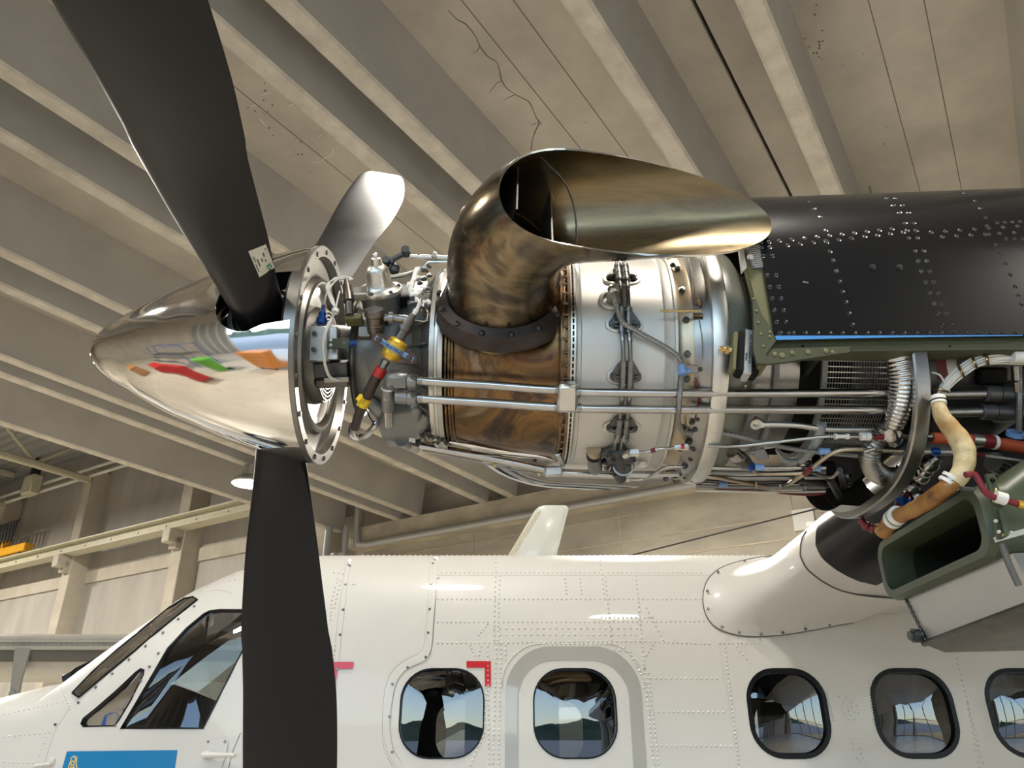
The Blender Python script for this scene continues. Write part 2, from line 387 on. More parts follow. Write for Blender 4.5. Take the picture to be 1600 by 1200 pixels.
# hangar door: sliding leaves standing half open in the doorway
for i, (s0, s1) in enumerate(((-9.5, -7.6), (4.2, 6.0))):
    dt = thing('door_%d' % (i + 1), None, None, hp(DF - .15, (s0 + s1) / 2, 0), kind='structure')
    m = MB(); hbox(m, DF - .2, DF - .12, s0, s1, 0, DOOR_H, .01); obj('door_panel', m, 'door panel grey', dt)
    m = MB()
    for k in range(5): s = s0 + (s1 - s0) * k / 4; hbox(m, DF - .12, DF - .05, s - .04, s + .04, 0, DOOR_H)
    obj('door_stile', m, 'white steel', dt)
dt = thing('door_3', None, None, hp((SIDE_D0 + SIDE_D1) / 2, SR - .15, 0), kind='structure')
for k in range(5):
    d = SIDE_D0 + (SIDE_D1 - SIDE_D0) * k / 4; m = MB(); hbox(m, d - .04, d + .04, SR - .2, SR - .1, 0, SIDE_H); obj('door_stile', m, 'door panel grey', dt)
for z in (.04, 2.1, SIDE_H - .05): m = MB(); hbox(m, SIDE_D0, SIDE_D1, SR - .19, SR - .11, z - .04, z + .04); obj('door_rail', m, 'door panel grey', dt)
# ------------------------------------------------------------- steel roof over the far bay
DECKZ = 10.85
m = MB(); n = 60
for i in range(n):
    d0 = DF + (DB - DF) * i / n; d1 = DF + (DB - DF) * (i + 1) / n; w = (d1 - d0)
    pr = [(d0, 0), (d0 + w * .3, 0), (d0 + w * .42, .09), (d0 + w * .88, .09), (d1, 0)]
    for (a, za), (b, zb) in zip(pr, pr[1:]):
        m.add([hp(a, 12.9, DECKZ + za), hp(b, 12.9, DECKZ + zb), hp(b, SL, DECKZ + zb), hp(a, SL, DECKZ + za)], [(0, 1, 2, 3)])
m.add([hp(DF, 12.9, DECKZ + .25), hp(DB + .3, 12.9, DECKZ + .25), hp(DB + .3, SL, DECKZ + .25), hp(DF, SL, DECKZ + .25)], [(0, 1, 2, 3)])
obj('ceiling_deck', m, 'zinc deck', kind='structure', smooth=False)
for s, lab in ((23.46, 'cream steel roof truss of tubes ending on the wall column left of the propeller nose'), (28.4, 'cream steel roof truss cut by the left edge of the photo')):
    t = thing('roof_truss', lab, 'truss', hp(2.5, s, 9.55))
    m = MB(); m.obox(hp(2.45, s, 9.62), ER * 9.95, EW * .10, V((0, 0, .10)), .05); obj('bottom_chord', m, 'cream steel', t)
    m = MB(); m.obox(hp(2.45, s, 10.72), ER * 9.95, EW * .09, V((0, 0, .09)), .04); obj('top_chord', m, 'cream steel', t)
    for k in range(14):
        a = 12.1 - k * 1.4; b = a - 1.4; z0, z1 = (9.65, 10.7) if k % 2 else (10.7, 9.65)
        if k == 0: a = 11.9
        m = MB(); m.cyl(hp(a, s, z0), hp(b, s, z1), .055, seg=8); obj('web_member', m, 'cream steel', t)
for i, (zz, dd) in enumerate(((9.72, 12.33), (9.98, 12.33))):
    m = MB(); m.cyl(hp(dd, 12.7, zz), hp(dd, SL - .1, zz), .055, seg=10)
    obj('wall_pipe', m, 'white steel', label=('upper' if i else 'lower') + ' of the two long white pipes along the top of the panel wall', cat='pipe', group='white pipes on the panel wall')
m = MB(); hbox(m, 11.9, 12.24, 26.0, 26.6, 9.55, 10.2, .04); bx = obj('heater_unit', m, 'cream steel', label='square grey heater box mounted high at the wall under the roof truss', cat='heater')
m = MB(); m.cyl(hp(12.07, 26.3, 10.2), hp(12.07, 26.3, 10.6), .15, seg=14); m.cyl(hp(12.07, 26.3, 10.5), hp(12.07, 26.3, 10.8), .1, seg=12); obj('flue', m, 'black cable', bx)
# ------------------------------------------------------------- crane runway and hoist
t = thing('crane_rail', 'long cream steel crane beam on corbels across the grey panel wall', 'crane rail', hp(12.3, 21, 7.28))
m = MB(); hbox(m, 12.1, 12.5, 13.2, SL - .1, 7.28, 7.31); hbox(m, 12.28, 12.32, 13.2, SL - .1, 7.31, 7.58); hbox(m, 12.1, 12.5, 13.2, SL - .1, 7.58, 7.62); obj('beam', m, 'cream steel', t)
m = MB(); hbox(m, 12.26, 12.34, 13.2, SL - .1, 7.62, 7.68); obj('rail', m, 'cream steel', t)
for k in range(14):
    s = 13.9 + k * 1.25; m = MB(); m.hexnut(hp(12.1, s, 7.45), -ER, .028, .03); m.v = [v + ER * .18 for v in m.v]; obj('rail_bolt', m, 'lamp housing', t)
t = thing('crane_carriage', 'yellow crane end carriage with hanging black cable loops on the rail', 'crane', hp(12.3, 27.2, 7.68))
m = MB(); hbox(m, 12.15, 12.43, 25.9, 29.5, 7.72, 7.98, .02); obj('carriage_beam', m, 'crane yellow', t)
for s in (26.25, 29.1):
    m = MB(); m.cyl(hp(12.2, s, 7.775), hp(12.4, s, 7.775), .085, seg=16); obj('wheel', m, 'black cable', t)
m = MB(); m.obox(hp(12.3, 27.45, 8.25), ER * .1, EW * .09 + V((0, 0, .03)), V((0, 0, .36)) + EW * .05, .02); m.obox(hp(12.3, 27.95, 8.25), ER * .1, EW * .09, V((0, 0, .36)) - EW * .08, .02); obj('bracket', m, 'crane yellow', t)
m = MB(); m.cyl(hp(12.0, 26.3, 8.72), hp(12.0, 30.5, 8.72), .02, seg=8); obj('cable_track', m, 'black cable', t)
for k in range(12):
    s = 26.45 + k * .2
    m = MB(); m.tube([hp(12.0, s, 8.71), hp(12.0, s + .03, 8.35), hp(12.0, s + .08, 8.05), hp(12.0, s + .14, 8.32), hp(12.0, s + .17, 8.71)], .026, 6, 12); obj('cable_loop', m, 'black cable', t)
# ------------------------------------------------------------- conduits and sign plate on the right wall
m = MB(); zp = ZB - .46
m.tube([hp(12.44, SR + .1, zp), hp(12.44, 11.75, zp), hp(12.44, 12.0, zp + .02), hp(12.44, 12.08, zp + .3), hp(12.44, 12.1, ZB + .7)], .07, 10)
obj('conduit', m, 'grey conduit', label='grey pipe along the concrete ledge that turns up beside the propeller blade', cat='pipe')
m = MB(); m.tube([hp(12.34, 12.32, ZB - .02), hp(12.34, 12.30, zp + .15), hp(12.34, 12.3, zp - .12), hp(12.34, 12.5, zp - .14), hp(12.34, 13.7, zp - .16)], .07, 10)
obj('conduit', m, 'grey conduit', label='outer grey pipe turning left in the corner beside the propeller blade', cat='pipe')
m = MB(); m.cyl(hp(12.1, 12.60, 3), hp(12.1, 12.60, ZB - .02), .09, seg=10)
obj('downpipe', m, 'grey conduit', label='thick grey vertical pipe just right of the lower propeller blade', cat='pipe')
t = thing('wall_plate', 'small white square box on the concrete wall above the wing root', 'junction box', hp(12.95, 2.74, 5.05))
m = MB(); hbox(m, DB - .05, DB, 2.58, 2.92, 5.08, 5.43, .006); obj('cover', m, 'white steel', t)
m = MB(); hbox(m, DB - .058, DB - .05, 2.60, 2.72, 5.12, 5.2); obj('label_plate', m, 'grey conduit', t)
m = MB(); m.cyl(hp(DB - .03, 2.74, 3.2), hp(DB - .03, 2.74, 5.08), .025, seg=8); obj('riser', m, 'white steel', t)
m = MB(); m.tube([atW(985, 868, 11.5) + V((0, 0, -.35)) + EW * 2, atW(985, 868, 11.5), atW(1140, 829, 11.5), atW(1300, 789, 11.5), atW(1500, 738, 11.5)], .012, 6)
obj('aerial_wire', m, 'black cable', label='thin dark wire stretched in front of the concrete wall', cat='wire')
# ------------------------------------------------------------- lamps
def lamp(name, p, lab, power, spread=125, size=.28, color=(1, .93, .82)):
    t = thing('high_bay_lamp', lab, 'lamp', p, 'high bay lamps')
    m = MB(); m.lathe([(.0, size), (.02, size + .015), (.10, size * .9), (.16, size * .45), (.34, size * .42), (.36, .001)], p, (0, 0, 1), 28); m.lathe([(.0, size), (.012, size - .01), (.10, size * .85)], p, (0, 0, 1), 28); obj('housing', m, 'lamp housing', t)
    m = MB(); m.lathe([(.01, .001), (.01, size - .012), (.02, size - .012), (.02, .001)], p, (0, 0, 1), 24); obj('lens', m, 'lamp glow', t)
    m = MB(); m.cyl(V(p) + V((0, 0, .35)), V((p[0], p[1], (ZS if p[2] < 7 else DECKZ) + .05)), .012, seg=6); obj('hanger', m, 'lamp housing', t)
    d = bpy.data.lights.new('lamp_light', 'AREA'); d.shape = 'DISK'; d.size = size * 2; d.energy = power; d.color = color; d.spread = R_(spread)
    o = bpy.data.objects.new('lamp_light', d); COL.objects.link(o); o.parent = t; o.location = (0, 0, -.02)
    return t
LP = [(atW(388, 757, 8.4), 'glowing ceiling lamp behind the lower propeller blade', 80),
      (V((1.15, -.45, 6.2)), 'ceiling lamp over the front of the engine, out of the picture', 110),
      (V((-3.4, -2.8, 6.2)), 'ceiling lamp left of the propeller and behind the viewer, out of the picture', 80),
      (V((5.4, -3.6, 6.2)), 'ceiling lamp beyond the wing tip, out of the picture', 460),  # unseen lamp added to light the floor and roof on the right
      (V((-.55, 2.7, 6.3)), 'ceiling lamp over the fuselage above the propeller, out of the picture', 48),
      (V((3.8, 6.6, 6.2)), 'ceiling lamp over the far side of the fuselage, hidden by the black nacelle', 200, 150),
      (V((-5.4, 1.0, 6.2)), 'ceiling lamp left of the aeroplane nose, out of the picture', 215, 140),  # unseen, added here to brighten the nose and the floor on the left
      (V((-10, 9.5, 6.2)), 'ceiling lamp far left, out of the picture', 450, 170),  # unseen lamp added to brighten the panel wall
      (hp(6.0, 19.2, 9.3), 'ceiling lamp under the steel roof near the crane rail, out of the picture', 1050, 170),  # unseen lamp added to lift the dark left wall
      (hp(7.5, 27.0, 9.3), 'ceiling lamp under the steel roof at the far left, out of the picture', 850, 170),  # second unseen lamp added for the left wall
      (V((1.5, 9.5, 6.2)), 'ceiling lamp between the aeroplanes and the concrete wall, hidden by the engine', 470, 175)]  # unseen lamp added to brighten the concrete wall
for p, lab, pw, *sp_ in LP: lamp('lamp', p, lab, pw, *sp_)
# ============================================================= the aeroplane: fuselage and wing
mat('white paint', (.64, .625, .59), .42, coat=.28, spec=.25, var=.02, vscale=3, rvar=.04)
mat('rivet white', (.66, .645, .60), .22, coat=.5)
mat('door band grey', (.40, .395, .37), .2, coat=.6)
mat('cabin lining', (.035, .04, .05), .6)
mat('seat blue', (.035, .06, .10), .7)
mat('window seal black', (.006, .006, .007), .3, spec=.18)
mat('seam dark', (.10, .095, .085), .6)
mat('seam grey', (.42, .41, .38), .5)
mat('red paint', (.55, .01, .02), .3, coat=.4)
mat('flag blue', (.0, .19, .45), .25, coat=.5)
mat('flag yellow', (.78, .55, .12), .4)
mat('screw steel', (.22, .21, .2), .35, metal=.9)
mat('boot black', (.005, .005, .006), .25, spec=.1)
mat('wing underside', (.60, .59, .56), .3, coat=.3)
mat('antenna white', (.70, .69, .63), .25, coat=.4)
mat('antenna edge', (.62, .56, .42), .5, var=.15, vscale=60)
mat('tyre rubber', (.02, .02, .02), .8)
def glass(name, tint, ior=1.5, floor=0.0):
    m = bpy.data.materials.new(name); MATS[name] = m; m.use_nodes = True; n = m.node_tree.nodes; l = m.node_tree.links; n.clear()
    o = n.new('ShaderNodeOutputMaterial'); t = n.new('ShaderNodeBsdfTransparent'); g = n.new('ShaderNodeBsdfGlossy'); f = n.new('ShaderNodeFresnel'); x = n.new('ShaderNodeMixShader')
    t.inputs[0].default_value = (*tint, 1); g.inputs['Roughness'].default_value = 0.0; f.inputs[0].default_value = ior
    l.new(f.outputs[0], x.inputs[0]); l.new(t.outputs[0], x.inputs[1]); l.new(g.outputs[0], x.inputs[2]); l.new(x.outputs[0], o.inputs[0])
glass('tinted glass', (.16, .18, .20), 2.1); glass('clear glass', (.70, .74, .74), 1.6); glass('windscreen glass', (.22, .25, .22), 1.9)

YC, ZC = 4.32, 1.80
NT, NB = 3.0, 3.4
def zsil(X, a, b, n):
    """lowest image row (highest edge) of a fuselage half section at X"""
    best = 9e9
    for i in range(60):
        t = math.pi / 2 * i / 59
        y = YC - a * math.cos(t) ** (2 / n); z = ZC + b * math.sin(t) ** (2 / n)
        q = V((X, y, z)) - CAM; v = 600 - F_PX * q.dot(CU) / q.dot(FW)
        if v < best: best = v; u = 800 + F_PX * X / q.dot(FW)
    return best, u
def fit(u, v, a, n):
    """section height that brings the outline of the roof to image point (u, v)"""
    X = (u - 800) / F_PX * 3.9
    for _ in range(4):
        lo, hi = .05, 1.6
        for _ in range(30):
            b = (lo + hi) / 2; vv, uu = zsil(X, a, b, n)
            if vv > v: lo = b
            else: hi = b
        X *= (u - 800) / (uu - 800) if abs(u - 800) > 3 else 1
    return X, b
SEC = []
for u, v, a, n, bb in ((-420, 1215, .36, 2.2, .50), (-250, 1165, .44, 2.3, .58), (-100, 1123, .52, 2.4, .66), (0, 1096, .575, 2.5, .72), (60, 1080, .61, 2.6, .76), (108, 1068, .645, 2.7, .79), (118, 1078, .655, 2.75, .80), (170, 1033, .69, 2.8, .82), (235, 980, .735, 2.8, .84), (285, 943, .77, 2.8, .85), (300, 931, .785, 2.75, .85),
                        (325, 916, .80, 2.7, .85), (378, 892, .83, 2.7, .85), (440, 874, .855, 2.9, .85), (505, 868, .868, 3.0, .85), (620, 868, .87, 3.0, .85), (900, 868, .87, 3.0, .85), (1250, 868, .87, 3.0, .85), (1700, 868, .87, 3.0, .85)):
    X, b = fit(u, v, a, n); SEC.append((X, a, b, n, bb))
SEC.append((5.5, .80, SEC[-1][2] * .98, 3.0, .7)); SEC.append((8.5, .35, SEC[-1][2] * .9, 2.6, .15))
def ring(X, a, b, n, bb, k=72, off=0.0):
    o = []
    for i in range(k):
        t = 2 * math.pi * i / k; c, s = math.cos(t), math.sin(t); nn = n if s >= 0 else NB
        y = (a - off) * math.copysign(abs(c) ** (2 / nn), c); z = ((b if s >= 0 else bb) - off) * math.copysign(abs(s) ** (2 / nn), s)
        o.append(V((X, YC - y, ZC + z)))
    return o
def loft(rings, m, cap=True, flip=False, mi=0):
    k = len(rings[0]); o = len(m.v)
    for r in rings: m.v += r
    for i in range(len(rings) - 1):
        for j in range(k):
            f = (o + i * k + j, o + (i + 1) * k + j, o + (i + 1) * k + (j + 1) % k, o + i * k + (j + 1) % k)
            m.f.append(f[::-1] if flip else f); m.m.append(mi)
    if cap:
        f = tuple(o + j for j in range(k)); e = o + (len(rings) - 1) * k; g = tuple(e + j for j in reversed(range(k)))
        m.f += [f[::-1], g[::-1]] if flip else [f, g]; m.m += [mi, mi]
    return m
# subdivide sections along X for a smooth skin
def dense(S, st=.12):
    o = []
    for A, B in zip(S, S[1:]):
        k = max(1, int((B[0] - A[0]) / st)); k = min(k, 8)
        for i in range(k): o.append(tuple(A[q] + (B[q] - A[q]) * i / k for q in range(5)))
    o.append(S[-1]); return o
SD = dense(SEC)
plane = thing('aeroplane', 'white twin-engined aeroplane with a row of dark cabin windows standing behind the open engine', 'aeroplane', (1.5, YC, 0))
sk = MB(); loft([ring(*s) for s in SD], sk)
FB = sk.bvh()
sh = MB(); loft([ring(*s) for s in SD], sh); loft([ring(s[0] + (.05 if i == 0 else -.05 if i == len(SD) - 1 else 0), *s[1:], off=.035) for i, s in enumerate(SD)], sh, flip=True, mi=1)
def surf(u, v):
    q = ray(u, v).normalized(); p, n, i, d = FB.ray_cast(CAM, q)
    if p is None:
        p, n, i, d = FB.find_nearest(CAM + q * 3.6)
    if n.dot(q) > 0: n = -n
    return p, n
def side(X, z):
    p, n, i, d = FB.ray_cast(V((X, 2.0, z)), V((0, 1, 0)))
    if n.y > 0: n = -n
    return p, n
def rrect(cx, cz, w, h, r, k=8):
    o = []
    for sx, sz, a0 in ((1, 1, 0), (-1, 1, 90), (-1, -1, 180), (1, -1, 270)):
        for i in range(k + 1):
            a = R_(a0 + 90 * i / k); o.append((cx + sx * (w / 2 - r) + r * math.cos(a), cz + sz * (h / 2 - r) + r * math.sin(a)))
    return o
WINS = []   # (outline points with normals, name, tint, seal px)
P0 = surf(690, 1115)[0]; ppm = F_PX / depth(P0)
zt, zb_ = surf(690, 1044)[0].z, surf(690, 1186)[0].z
for u0, u1, sl in ((624, 757, .006), (833, 964, .006), (1169, 1295, .018), (1364, 1494, .018), (1545, 1674, .018)):
    pa, pb = surf(u0, 1114)[0], surf(u1, 1114)[0]
    WINS.append(([side(x, z) for x, z in rrect((pa.x + pb.x) / 2, (zt + zb_) / 2, pb.x - pa.x, zt - zb_, .125)], 'cabin_window', 'tinted glass', sl))
def pxpoly(L): return [surf(u, v) for u, v in L]
def densify(L, k=6, close=True):
    o = []
    for i in range(len(L) if close else len(L) - 1):
        a, b = L[i], L[(i + 1) % len(L)]
        o += [(a[0] + (b[0] - a[0]) * j / k, a[1] + (b[1] - a[1]) * j / k) for j in range(k)]
    if not close: o.append(L[-1])
    return o
WINS.append((pxpoly(densify([(188, 1139), (240, 1050), (262, 1012), (290, 982), (318, 959), (328, 954), (345, 952), (400, 952), (408, 960), (400, 978), (318, 1139)], 4)), 'cockpit_window', 'clear glass', .006))
WINS.append((pxpoly(densify([(126, 1131), (130, 1122), (150, 1106), (180, 1080), (212, 1050), (220, 1044), (226, 1046), (225, 1054), (205, 1095), (185, 1128), (178, 1135), (130, 1136)], 4)), 'quarter_window', 'tinted glass', .005))
cut = MB()
for L, nm, g, sl in WINS:
    c = sum((p for p, n in L), V()) / len(L); n = sum((n for p, n in L), V()).normalized()
    P = [p + n * .15 for p, q in L]; cut.prism(P, n * -.32)
    if nm == 'cabin_window': cut.prism([V((p.x, 2 * YC - p.y, p.z)) for p in reversed([p + n * .15 for p, q in L])], V((n.x, -n.y, n.z)) * -.32)
FARW = [atY(u, v, 4.75) for u, v in ((212, 1078), (248, 1012), (298, 966), (330, 956), (402, 956), (402, 1112), (330, 1097), (270, 1069))]
cut.prism(FARW, V((0, .75, 0)))
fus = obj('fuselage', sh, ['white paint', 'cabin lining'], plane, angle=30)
cut.v = [p - WLOC[fus] for p in cut.v]
L0 = fus.location.copy(); fus.parent = None; fus.location = (0, 0, 0)
boolean(fus, cut)
fus.parent = plane; fus.location = L0
fus.data.polygons.foreach_set('use_smooth', [True] * len(fus.data.polygons)); fus.data.set_sharp_from_angle(angle=R_(32))
def inset(L, d):
    c = sum((p for p, n in L), V()) / len(L); o = []
    k = len(L)
    for i in range(k):
        p, n = L[i]; t = (L[(i + 1) % k][0] - L[i - 1][0]); t = t.normalized() if t.length > 1e-7 else V((1, 0, 0))
        w = n.cross(t).normalized()
        if w.dot(c - p) < 0: w = -w
        o.append((p + w * d, n))
    return o
for L, nm, g, sl in WINS:
    inn = inset(L, sl); m = MB(); k = len(L)
    A = [p + n * .003 for p, n in L]; B = [p + n * .003 for p, n in inn]; C = [p - n * .03 for p, n in inn]; D = [p - n * .03 for p, n in L]
    m.v = A + B + C + D
    for i in range(k):
        j = (i + 1) % k
        for a, b in ((0, k), (k, 2 * k), (2 * k, 3 * k), (3 * k, 0)): m.f.append((a + i, a + j, b + j, b + i)); m.m.append(0)
    w = obj(nm, m, 'window seal black', plane)
    m = MB(); n = sum((q for p, q in L), V()).normalized(); cc = sum((p for p, q in inn), V()) / k
    bow = .012 if nm == 'cabin_window' and sl > .01 else .004
    m.v = [p - q * .012 for p, q in inn] + [cc + (p - cc) * .6 - q * (.012 - bow * .8) for p, q in inn] + [cc - n * (.012 - bow)]
    for i in range(k):
        j = (i + 1) % k; m.f.append((i, j, k + j, k + i)); m.m.append(0); m.f.append((k + i, k + j, 2 * k)); m.m.append(0)
    obj('pane', m, g, w, angle=60)
    if nm == 'cockpit_window':       # far side pane is left open frame only
        pass
m = MB(); m.prism([p + V((0, .27, 0)) for p in FARW], V((0, .003, 0))); obj('far_window_pane', m, 'clear glass', plane)
# ------------------------------------------------------------- helpers that lie on the skin
def strip(L, w, h, name, mt, parent=None, lift=0.0, label=None):
    """raised band of width w metres along a path of (point, normal)"""
    m = MB(); k = len(L)
    for i, (p, n) in enumerate(L):
        t = (L[min(i + 1, k - 1)][0] - L[max(i - 1, 0)][0]).normalized(); s = n.cross(t).normalized() * (w / 2)
        m.v += [p + s - n * .002, p + s * .85 + n * (h + lift), p - s * .85 + n * (h + lift), p - s - n * .002]
    for i in range(k - 1):
        for j in range(3): m.f.append((4 * i + j, 4 * i + j + 1, 4 * i + 5 + j, 4 * i + 4 + j)); m.m.append(0)
    m.f += [(3, 2, 1, 0), tuple(4 * (k - 1) + j for j in range(4))]; m.m += [0, 0]
    return obj(name, m, mt, parent or plane, label=label)
def path(L, n=40): return [surf(*q) for q in densify(L, max(1, n // max(1, len(L) - 1)), False)]
def spath(L, n=48):
    P = catmull([V((u, v, 0)) for u, v in L], n); return [surf(p.x, p.y) for p in P]
def seam(L, wpx=1.1, name='skin_seam', mt='seam dark', smooth=True, n=40):
    return strip(spath(L, n) if smooth else path(L, n), wpx / ppm, .0006, name, mt)
def patch(L, name, mt, lift=.0012, label=None, kind=None, n=5):
    """flat marking on the skin: outline in picture points, gridded so that it follows the curve"""
    D = densify(L, n); m = MB(); c = V((sum(q[0] for q in D) / len(D), sum(q[1] for q in D) / len(D), 0)); k = len(D)
    for f in (1, .66, .33):
        for q in D: p, nn = surf(c.x + (q[0] - c.x) * f, c.y + (q[1] - c.y) * f); m.v.append(p + nn * lift)
    p, nn = surf(c.x, c.y); m.v.append(p + nn * lift)
    for r in range(2):
        for i in range(k): j = (i + 1) % k; m.f.append((r * k + i, r * k + j, r * k + k + j, r * k + k + i)); m.m.append(0)
    for i in range(k): m.f.append((2 * k + i, 2 * k + (i + 1) % k, 3 * k)); m.m.append(0)
    return obj(name, m, mt, plane, label=label)
# ------------------------------------------------------------- cabin door with its grey surround
def doorpath(w, top, r, cx):
    o = [(cx - w / 2, 1.15), (cx - w / 2, 1.25), (cx - w / 2, 1.35), (cx - w / 2, 1.45), (cx - w / 2, 1.55), (cx - w / 2, 1.65), (cx - w / 2, 1.75), (cx - w / 2, top - r - .06), (cx - w / 2, top - r)]
    for i in range(1, 13): a = R_(180 - 90 * i / 12); o.append((cx - w / 2 + r + r * math.cos(a), top - r + r * math.sin(a)))
    for i in range(0, 13): a = R_(90 - 90 * i / 12); o.append((cx + w / 2 - r + r * math.cos(a), top - r + r * math.sin(a)))
    o += [(cx + w / 2, top - r - .06), (cx + w / 2, 1.75), (cx + w / 2, 1.65), (cx + w / 2, 1.55), (cx + w / 2, 1.45), (cx + w / 2, 1.35), (cx + w / 2, 1.25), (cx + w / 2, 1.15)]; return o
dx0, dx1 = surf(789, 1114)[0].x, surf(1005, 1114)[0].x; ex0, ex1 = surf(809, 1114)[0].x, surf(985, 1114)[0].x
oz, iz = surf(898, 1010)[0].z, surf(898, 1031)[0].z
out = [side(x, z) for x, z in doorpath(dx1 - dx0, oz, .19, (dx0 + dx1) / 2)]; inn = [side(x, z) for x, z in doorpath(ex1 - ex0, iz, .15, (ex0 + ex1) / 2)]
m = MB(); k = len(out)
for (p, n), (q, n2) in zip(out, inn): m.v += [p - n * .002, p + n * .0015, q + n2 * .0015, q - n2 * .002]
for i in range(k - 1):
    for j in range(3): m.f.append((4 * i + j, 4 * i + j + 1, 4 * i + 5 + j, 4 * i + 4 + j)); m.m.append(0)
door = obj('cabin_door_surround', m, 'door band grey', plane, label='grey painted band round the cabin door')
strip([(p, n) for p, n in inn], .0035, .0022, 'door_gap', 'seam grey', door)
# ------------------------------------------------------------- seam straps, joints, markings
strip(spath([(681, 866), (680, 885), (677, 930), (673, 975), (671, 1003), (668, 1019), (659, 1030), (645, 1036), (629, 1046), (616, 1064), (609, 1092), (605, 1122), (605, 1150), (610, 1172), (621, 1192), (640, 1212)], 60), 9.5 / ppm, .0035, 'window_strap', 'white paint')
seam([(684, 868), (682.5, 885), (681, 930), (678, 975), (675.5, 1005), (672, 1023)], 1.2)
strip(spath([(547, 866), (541, 905), (536, 950), (530, 1000), (524, 1060), (520, 1110), (518, 1200)], 30), 7 / ppm, .003, 'door_strap', 'white paint')
seam([(540, 885), (534, 920), (528, 965), (522, 1020)], .9, mt='seam grey')
seam([(672.5, 868), (669, 930), (665, 985), (662, 1010), (653, 1022), (635, 1030), (613, 1048), (602, 1075), (598, 1110), (597.5, 1150), (602, 1176), (614, 1198)], .9, mt='seam grey')  # grey line paints the shading along the window strap's left edge
seam([(675.5, 1023), (664, 1035), (650, 1040), (633, 1050), (621, 1066), (614, 1092), (611, 1122), (611, 1150), (616, 1172), (628, 1192)], .9, mt='seam grey')  # painted shading line along the strap's inner edge
seam([(683, 899.5), (800, 899.5), (1000, 899), (1108, 899)], 1.0, mt='seam grey')
seam([(320, 925), (300, 941), (260, 975), (200, 1025), (140, 1075), (113, 1101), (100, 1120), (89, 1136)], 1.2, mt='seam grey')
seam([(320, 925), (340, 922), (362, 927)], 1.2, mt='seam grey')
seam([(89, 1136), (78, 1165), (68, 1200)], 1.0, mt='seam grey')
seam([(376, 1145), (362, 1180), (355, 1215)], 1.2, mt='seam dark')
strip(spath([(1122, 1003), (1128, 1040), (1138, 1100), (1152, 1200)], 20), 2.2 / ppm, .002, 'skin_lap', 'white paint')
patch([(729, 1033), (767, 1033), (767, 1073), (757, 1073), (757, 1043.5), (729, 1043.5)][:0] or [(729, 1033), (767, 1033), (767, 1043.5), (729, 1043.5)], 'rescue_mark', 'red paint', .0030, label='red right-angled corner mark')
patch([(757.5, 1043), (767, 1043), (767, 1073), (757.5, 1073)], 'rescue_mark', 'red paint', .0030)
patch([(515, 1034.5), (553, 1034.5), (552, 1045), (515, 1045)], 'rescue_mark', 'red paint', .0045, label='red mark half hidden by the propeller blade')
patch([(515, 1044), (528, 1044), (522, 1090), (512, 1090)], 'rescue_mark', 'red paint', .0045)
flag = patch([(105, 1174), (277.5, 1172), (268, 1235), (88, 1235)], 'flag_marking', 'flag blue', .002, label='bright blue panel with a yellow ornament', n=8)
for L in ([(112, 1183), (111, 1190), (108, 1197), (108, 1206), (115, 1214), (122, 1206), (120, 1197), (120, 1190), (121, 1182)], [(114, 1184), (116, 1181.5), (118.5, 1184), (118, 1190)], [(111, 1192), (114, 1189), (117, 1193), (113, 1196), (111, 1192)], [(117, 1196), (114, 1200), (110, 1198)], [(110, 1203), (114, 1199), (119, 1203), (115, 1208), (110, 1203)]):
    strip([(p + n * .002, n) for p, n in spath(L, 20)], 1.8 / ppm, .001, 'ornament', 'flag yellow', flag)
# windscreen and wiper, seen edge on
WS = [(114, 1083), (145, 1051), (184, 1016), (229, 979), (265, 950.5), (288, 936.5), (302, 934), (309, 938), (290, 953), (250, 985), (200, 1027), (150, 1068), (124, 1090)]
p_ = patch(WS, 'windscreen', 'windscreen glass', .004)
m = MB(); m.tube([p + n * .005 for p, n in pxpoly(WS + WS[:1])], 1.5 / ppm, 6); obj('windscreen_seal', m, 'window seal black', plane)
q = [atY(u, v, 3.98) for u, v in ((101, 1062), (120, 1046), (150, 1030), (172, 1018))]
m = MB(); m.tube(q, [.012, .010, .006, .004], 6); m.tube([atY(104, 1063, 3.98), atY(128, 1050, 3.98), atY(160, 1028, 3.98)], .004, 6)
m.obox(atY(106, 1058, 3.98), V((.02, 0, .01)), V((0, .015, 0)), V((-.006, 0, .014)), .004); m.cyl(atY(106, 1062, 3.98), atY(106, 1076, 3.98), .012, seg=8); obj('wiper', m, 'window seal black', plane)
# ------------------------------------------------------------- cockpit door handle
hpln = [(318, 1198), (322, 1160), (328, 1154), (352, 1154), (357, 1160), (352, 1185), (344, 1206)]
patch(hpln, 'handle_plate', 'white paint', .004)
p, n = surf(324, 1180); hd = obj('door_handle', MB().cyl(p, p + n * .03, .016, seg=14), 'white paint', plane)
a, b = p + n * .03, surf(372, 1180)[0] + n * .03
m = MB(); m.tube([a - (b - a) * .05, a, a.lerp(b, .5), b], [.010, .013, .009, .007], 8); obj('lever', m, 'white paint', hd)
p, n = surf(58, 1197); b = surf(84, 1193)[0]
m = MB(); m.tube([p + n * .015, b + n * .015], .007, 8); m.obox(surf(82, 1190)[0], V((.012, 0, 0)), V((0, .012, 0)), V((0, 0, .016)), .004); obj('door_hinge', m, 'white paint', plane)
